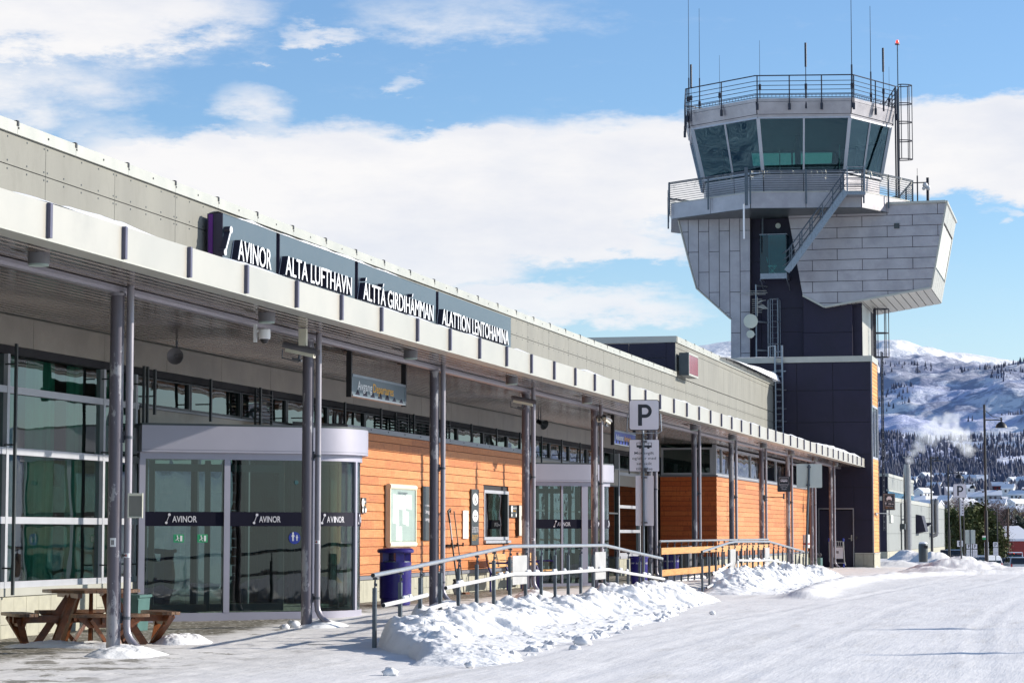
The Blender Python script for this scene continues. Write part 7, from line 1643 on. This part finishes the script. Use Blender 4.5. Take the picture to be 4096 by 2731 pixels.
for lb, a, b, c_, d_ in (('small grey no smoking sign right of the wall window', 2041, 2066, 2019, 2069), ('small grey no smoking sign beside the first revolving door', 1446, 1462, 1990, 2052)):
    t, ya, yb, z0, z1 = wsign('no_smoking_sign', lb, a, b, c_, d_, GREY); m = MB(); L_ = yb - ya; H_ = z1 - z0
    for y, z, r_ in ((.17, .68, .085), (.15, .2, .045), (.85, .2, .045)): o = len(m.v); m.lathe([(0, 0), (r_, 0), (r_, .002), (0, .002)], (0, 0, 0), 20); m.xf(Matrix.Translation((XS_ + .016, ya + L_ * y, z0 + H_ * z)) @ Matrix.Rotation(R(90), 4, 'Y'), o)
    text(m, 'Røyking forbudt', (XS_ + .0155, ya + L_ * .32, z0 + H_ * .70), (0, 1, 0), UP, .045, L_ * .6, .001); m.build('lettering', 'white', t, smooth=False); m = MB(); text(m, 'No smoking', (XS_ + .0155, ya + L_ * .36, z0 + H_ * .48), (0, 1, 0), UP, .045, L_ * .45, .001); m.build('lettering', 'yellow', t, smooth=False)
ya, yb = ydx(2075, XT + .08), ydx(2087, XT + .08); z0, z1 = hX(2080, 2143, XT + .08).z, hX(2080, 2019, XT + .08).z
t = thing('wall_cabinet', 'shallow upright cabinet with a cream face on the timber wall beside the fourth column', 'cabinet', (XT + .12, ya, z0)); m = MB(); m.box(XT + .0, XT + .085, ya, yb, z0, z1); m.build('case', 'blackplastic', t); m = MB(); m.box(XT + .086, XT + .092, ya + .01, yb - .01, z0 + .01, z1 - .01); m.build('door', 'sign_back', t); m = MB(); m.box(XT + .093, XT + .10, yb - .08, yb - .05, z0 + .4, z0 + .5); m.build('handle', 'black', t)
ya = ydx(3233, XW + .2); t = thing('wall_box', 'small white box with a red shadow stripe fixed near the far end of the timber wing', 'box', (XW + .1, ya, 1.4)); z0, z1 = hX(3236, 2190, XW + .2).z, hX(3236, 2137, XW + .2).z; m = MB(); m.cbox(XW - .02, XW + .24, ya - .25, ya + .25, z0, z1, .03); m.build('case', 'white', t); m = MB(); m.box(XW + .0, XW + .245, ya - .256, ya + .256, z0 + .15, z0 + .22); m.build('stripe', 'red_paint', t)  # red band stands in for the box's reddish shadow on the boards
# tools leaning at the wall
D = 47.; b = hZ(1800, 2425, .0); t = thing('snow_shovel', 'black snow scoop with a ribbed curved blade leaning on the timber wall', 'shovel', (b.x, b.y, 0)); X_ = XT + .25
yy = ydx(1808, X_); m = MB(); m.path([(X_ + .12, yy, .42), (X_ - .0, yy - .02, 1.35)], .020, 8); h_ = m.build('shaft', 'black', t); m = MB(); m.tube((X_ - .0, yy - .02, 1.35), (X_ - .04, yy - .03, 1.72), .018, 8); m.build('metal_section', 'galv', h_); m = MB(); m.path([(X_ - .04, yy - .03, 1.72), (X_ - .08, yy - .04, 1.98), (X_ - .05, yy + .03, 2.02), (X_ - .07, yy + .08, 1.95)], .024, 8); m.build('grip', 'black', h_)
m = MB(); prof = [(.14, .45), (.10, .36), (.10, .25), (.14, .14), (.24, .05)]; o = len(m.v); nn_ = 13
for k in range(nn_):
    w_ = -.28 + .56 * k / (nn_ - 1); m.path([(X_ + px_ + .0, yy + w_, z + .03) for px_, z in prof], .014, 4)
m.box(X_ + .10, X_ + .16, yy - .29, yy + .29, .45, .50); m.box(X_ + .22, X_ + .27, yy - .29, yy + .29, .06, .09); m.build('blade', 'black', t)
yy = ydx(1836, X_); t = thing('broom', 'thin dark broom leaning on the timber wall right of the snow scoop', 'broom', (X_ + .1, yy, 0)); m = MB(); m.tube((X_ + .12, yy, .16), (X_ - .12, yy + .02, 1.98), .013, 8); m.build('shaft', 'black', t); m = MB(); m.box(X_ + .05, X_ + .2, yy - .18, yy + .18, .12, .19); m.build('head', 'picnic_wood', t); m = MB()
for k in range(16): m.bar((X_ + .12, yy - .17 + k * .0225, .12), (X_ + .14, yy - .17 + k * .0225, .0), .03, .012)
m.build('bristles', 'black', t)
ya, yb = ydx(1795, XT + .1), ydx(1842, XT + .1); t = thing('tool_rack', 'short black tool rack holding the scoop and the broom', 'rack', (XT + .05, ya, 1.2)); m = MB(); m.bar((XT + .05, ya, 1.22), (XT + .05, yb, 1.22), .04, .05); 
for y in (ya, (ya + yb) / 2, yb): m.bar((XT, y, 1.22), (XT + .16, y, 1.22), .03, .03); m.bar((XT + .16, y, 1.2), (XT + .16, y, 1.28), .03, .03)
m.build('bar', 'black', t)
# ================================================================== bins, benches
def big_bin(px, py, D, label, h=1.06, r_=.30, lid=True, writing=None):
    q = hD(px, py, D); q.z = gzs(q.x, q.y); t = thing('litter_bin', label, 'bin', q, 'blue litter bins'); 
    if lid:
        m = MB(); m.lathe([(.26, 0), (.28, .03), (.28, .12), (.30, .14), (.30, h * .76)], q, 30); m.build('body', 'bin_blue', t); m = MB()
        for a0 in (35, 125, 215, 305): 
            c = q + Vector((math.cos(R(a0)) * .22, math.sin(R(a0)) * .22, 0)); m.bar(Vector((c.x, c.y, q.z + h * .76)), Vector((c.x, c.y, q.z + h * .93)), .17, .12, Vector((math.cos(R(a0)), math.sin(R(a0)), 0)))
        m.build('hood_post', 'bin_blue', t); m = MB(); m.lathe([(.33, h * .92), (.345, h * .94), (.345, h * .975), (.31, h), (0, h * 1.005)], q, 30); m.build('lid', 'bin_blue', t); m = MB(); m.lathe([(0, h * .765), (.27, h * .76), (.27, h * .775), (.12, h * .79), (0, h * .8)], q, 24); m.build('ash_tray', 'galv', t)
    else:
        m = MB(); m.lathe([(r_ * .9, 0), (r_ * .92, h * .08), (r_ * .98, h * .92), (r_ * 1.06, h * .94), (r_ * 1.06, h), (r_ * .92, h), (r_ * .9, h * .8), (0, h * .75)], q, 28); m.build('body', 'bin_blue', t)
    if writing:
        m = MB(); d_ = (EYEV - q); d_.z = 0; d_.normalize(); a0 = math.atan2(d_.y, d_.x); s = -.5 * len(writing) * .038
        for ch in writing:
            if ch != ' ':
                a = a0 + s / r_; pc_ = q + Vector((math.cos(a) * (r_ + .003), math.sin(a) * (r_ + .003), h * .72)); text(m, ch, pc_, (-math.sin(a), math.cos(a), 0), UP, .045, .028, .001)
            s += .038
        m.build('lettering', 'white', t, smooth=False)
    return t
big_bin(1581, 2440, 45.5, 'blue litter bin with an oval lid between the notice board and the near handrail')
big_bin(2556, 2328, 64.5, 'lidless blue bin behind the pole of the near parking sign', .74, .24, False, 'STUMP RØYKEN HER'); big_bin(2684, 2313, 70., 'lidless blue bin lettered in white behind the board railing', .74, .24, False, 'STUMP RØYKEN HER')
q = hD(2746, 2290, 79.); q.z = .1; t = thing('drum_bin', 'tall grey cylindrical bin in front of the dark red timber front', 'bin', q); m = MB(); m.lathe([(.17, 0), (.175, .02), (.175, .92), (.19, .93), (.19, .98), (0, .99)], q, 24); m.build('body', 'lamp_grey', t); m = MB(); m.box(q.x - .6, q.x - .2, q.y + .1, q.y + .5, q.z, q.z + .75); m.build('side_locker', 'dark_panel', t)
def bench(y0, y1, X, label):
    t = thing('bench', label, 'bench', (X, (y0 + y1) / 2, .0), 'blue framed benches by the wall'); g0 = gzs(X, y0)
    for y in (y0 + .05, y1 - .05):
        m = MB(); m.path([(X - .28, y, g0 + .88), (X - .22, y, g0 + .55), (X - .16, y, g0 + .42), (X - .02, y, g0 + .36), (X + .14, y, g0 + .40), (X + .24, y, g0 + .41), (X + .26, y, g0 + .38), (X + .26, y, g0)], .03, 10); m.tube((X - .18, y, g0 + .45), (X - .18, y, g0), .025, 8); m.path([(X + .26, y, g0 + .38), (X + .27, y, g0 + .62), (X + .20, y, g0 + .66), (X - .22, y, g0 + .66)], .02, 8); m.build('side_frame', 'bin_blue', t)
    for k in range(3): m = MB(); x = X - .10 + k * .13; m.box(x, x + .115, y0, y1, g0 + .42, g0 + .45); m.build('seat_slat', 'bench_wood', t)
    for k in range(2): z = g0 + .56 + k * .16; m = MB(); m.prism([(X - .215 - k * .03, y0, z), (X - .185 - k * .03, y0, z), (X - .215 - k * .03, y0, z + .14), (X - .245 - k * .03, y0, z + .14)], (0, y1 - y0, 0)); m.build('back_slat', 'bench_wood', t)
y = ydx(1990, -13.45); bench(y, y + 1.75, -13.45, 'wooden bench with blue side frames left of the fourth column'); y = ydx(2120, -13.45); bench(y - .2, y + 1.6, -13.45, 'wooden bench with blue side frames in front of the second revolving door')

# picnic table
def picnic():
    t = thing('picnic_table', 'eight sided brown picnic table with four attached benches behind the nearest column', 'table', (0, 0, 0)); wd = 'picnic_wood'
    m = MB(); Rr = .64; n_ = 8; k = 7; w = 2 * Rr / k
    conv = [(Rr * math.cos(R(22.5 + i * 45)) * 1.04, Rr * math.sin(R(22.5 + i * 45)) * 1.04) for i in range(8)]
    for i in range(k):
        x0, x1 = -Rr + i * w + .004, -Rr + (i + 1) * w - .004; c = clip([(x0, -1), (x1, -1), (x1, 1), (x0, 1)], conv)
        if c: m.prism([Vector((a, b, .705)) for a, b in c], (0, 0, .042))
    m.build('table_top', 'picnic_top', t)
    for a in range(4):
        M_ = Matrix.Rotation(R(45 + a * 90), 4, 'Z'); m = MB(); m.bar((.10, 0, .66), (.98, 0, .02), .05, .10, (0, 0, 1)); m.xf(M_); 
        m = MB(); m.bar((.30, 0, .68), (.62, 0, .0), .045, .10, (1, 0, 0)); m.xf(Matrix.Rotation(R(a * 90 + 22), 4, 'Z')); m.build('leg', wd, t)
        m = MB(); m.bar((.28, 0, .68), (.74, 0, .0), .045, .10, (1, 0, 0)); m.xf(Matrix.Rotation(R(a * 90 - 16), 4, 'Z')); m.build('leg', wd, t)
        m = MB(); c = [(.80, -.34), (.86, -.50), (.98, -.54), (1.10, -.50), (1.14, -.42), (1.14, .42), (1.10, .50), (.98, .54), (.86, .50), (.80, .34)]
        for x0, x1 in ((.79, .905), (.913, 1.03), (1.038, 1.15)):
            q = clip([(x0, -1), (x1, -1), (x1, 1), (x0, 1)], c)
            if q: m.prism([Vector((x, y, .405)) for x, y in q], (0, 0, .040))
        m.xf(Matrix.Rotation(R(a * 90), 4, 'Z')); b = m.build('bench_seat', 'picnic_top', t)
        m = MB(); m.prism([Vector((.975, -.46, .40)), Vector((.975, .46, .40)), Vector((.975, .30, .27)), Vector((.975, -.30, .27))], (.045, 0, 0)); m.bar((.35, -.12, .36), (1.1, -.12, .36), .04, .09); m.bar((.35, .12, .36), (1.1, .12, .36), .04, .09)
        m.bar((1.06, -.30, .39), (.88, .02, .0), .045, .09, (1, 0, 0)); m.bar((1.06, .30, .39), (.88, -.02, .0), .045, .09, (1, 0, 0)); m.xf(Matrix.Rotation(R(a * 90), 4, 'Z')); m.build('bench_support', wd, t)
    for x in (-.3, .3): m = MB(); m.box(x - .03, x + .03, -.55, .55, .64, .703); m.build('top_bearer', wd, t)
    return t
P_ = picnic(); q = hD(362, 2560, 32.6); P_.location = (q.x, q.y, gzs(q.x, q.y) + .0); P_.rotation_euler = (0, 0, PSI + R(25)); P_.scale = (.98, .98, 1)
# green bin behind the table
q = hD(528, 2510, 36.8); q.z = gzs(q.x, q.y); t = thing('wheeled_bin', 'dark green wheeled bin behind the picnic table', 'bin', q); m = MB(); b0 = [(-.17, -.2), (.17, -.2), (.17, .2), (-.17, .2)]; m.add([(q.x + x, q.y + y, q.z) for x, y in b0] + [(q.x + x * 1.15, q.y + y * 1.15, q.z + .50) for x, y in b0], [(3, 2, 1, 0), (4, 5, 6, 7), (0, 1, 5, 4), (1, 2, 6, 5), (2, 3, 7, 6), (3, 0, 4, 7)]); m.build('body', 'green_bin', t); m = MB(); m.box(q.x - .22, q.x + .22, q.y - .25, q.y + .25, q.z + .50, q.z + .54); m.box(q.x - .2, q.x + .2, q.y - .27, q.y - .25, q.z + .47, q.z + .53); m.build('lid', 'green_bin', t)
# panel box on the nearest downpipe
c = hD(541, 2021, 30.3); t = thing('pipe_notice', 'small cream framed notice box strapped to the nearest downpipe', 'notice', c); w, h = .185, .31; m = MB(); rect(m, c, -w / 2, w / 2, -h / 2, h / 2, -nn, .04); m.build('case', 'cam_cream', t); m = MB(); rect(m, c + nn * .001, -w / 2 + .015, w / 2 - .015, -h / 2 + .02, h / 2 - .035, nn, .002); m.build('sheet', 'panel', t); m = MB()
for a, b, e, f in ((-w / 2, w / 2, h / 2 - .022, h / 2), (-w / 2, w / 2, -h / 2, -h / 2 + .012), (-w / 2, -w / 2 + .010, -h / 2 + .012, h / 2 - .022), (w / 2 - .010, w / 2, -h / 2 + .012, h / 2 - .022)): rect(m, c + nn * .001, a, b, e, f, nn, .010)
m.build('frame', 'cam_cream', t)
# luggage trolley by the steel door
q = hD(3348, 2268, 113.2); q.z = gzs(q.x, q.y); t = thing('luggage_trolley', 'luggage trolley with blue grips parked behind the last column by the steel door', 'trolley', q); w = .33
for s in (-1, 1):
    m = MB(); m.path([(q.x + s * w, q.y - .25, q.z + 1.30), (q.x + s * w, q.y - .2, q.z + 1.1), (q.x + s * w * 1.05, q.y, q.z + .3), (q.x + s * w, q.y + .7, q.z + .12)], .024, 8); m.build('side_tube', 'rail_tube', t)
    m = MB(); m.path([(q.x + s * w, q.y - .25, q.z + 1.22), (q.x + s * w, q.y - .27, q.z + 1.36)], .045, 8); m.build('grip', 'blue_sign', t)
    m = MB(); m.disc((q.x + s * w * .9, q.y - .03, q.z + .10), (1, 0, 0), .10, .04, 14); m.build('wheel', 'blue_sign', t)
m = MB(); m.tube((q.x - w, q.y - .22, q.z + 1.22), (q.x + w, q.y - .22, q.z + 1.22), .02, 8); m.tube((q.x - w, q.y - .18, q.z + 1.0), (q.x + w, q.y - .18, q.z + 1.0), .015, 8)
for k in range(7): x = q.x - w + (k + .5) * 2 * w / 7; m.tube((x, q.y - .18, q.z + .98), (x, q.y - .2, q.z + 1.2), .008, 5)
m.bar((q.x - w, q.y + .1, q.z + .22), (q.x + w, q.y + .1, q.z + .22), .3, .03); m.build('basket', 'rail_tube', t); m = MB(); m.box(q.x - w + .03, q.x + w - .03, q.y - .13, q.y - .11, q.z + .42, q.z + .95); f = m.build('advert_panel', 'sign_white', t); m = MB(); m.box(q.x - .02, q.x + .10, q.y - .134, q.y - .13, q.z + .66, q.z + .78); m.build('logo_patch', 'lamp_grey', f)
# low dark green grit box behind the far columns
q = hD(3268, 2270, 108.); q.z = gzs(q.x, q.y); t = thing('grit_box', 'low dark green box with black hoops beside the canopy columns near the annex', 'box', q); m = MB(); m.cbox(q.x - .35, q.x + .22, q.y - .3, q.y + .3, q.z, q.z + .5, .04); m.build('body', 'green_bin', t)
for k in range(4): m = MB(); x = q.x - .25 + k * .14; m.path([(x, q.y - .25, q.z + .5), (x, q.y - .2, q.z + .64), (x, q.y, q.z + .68), (x, q.y + .2, q.z + .6)], .03, 6); m.build('hoop', 'black', t)
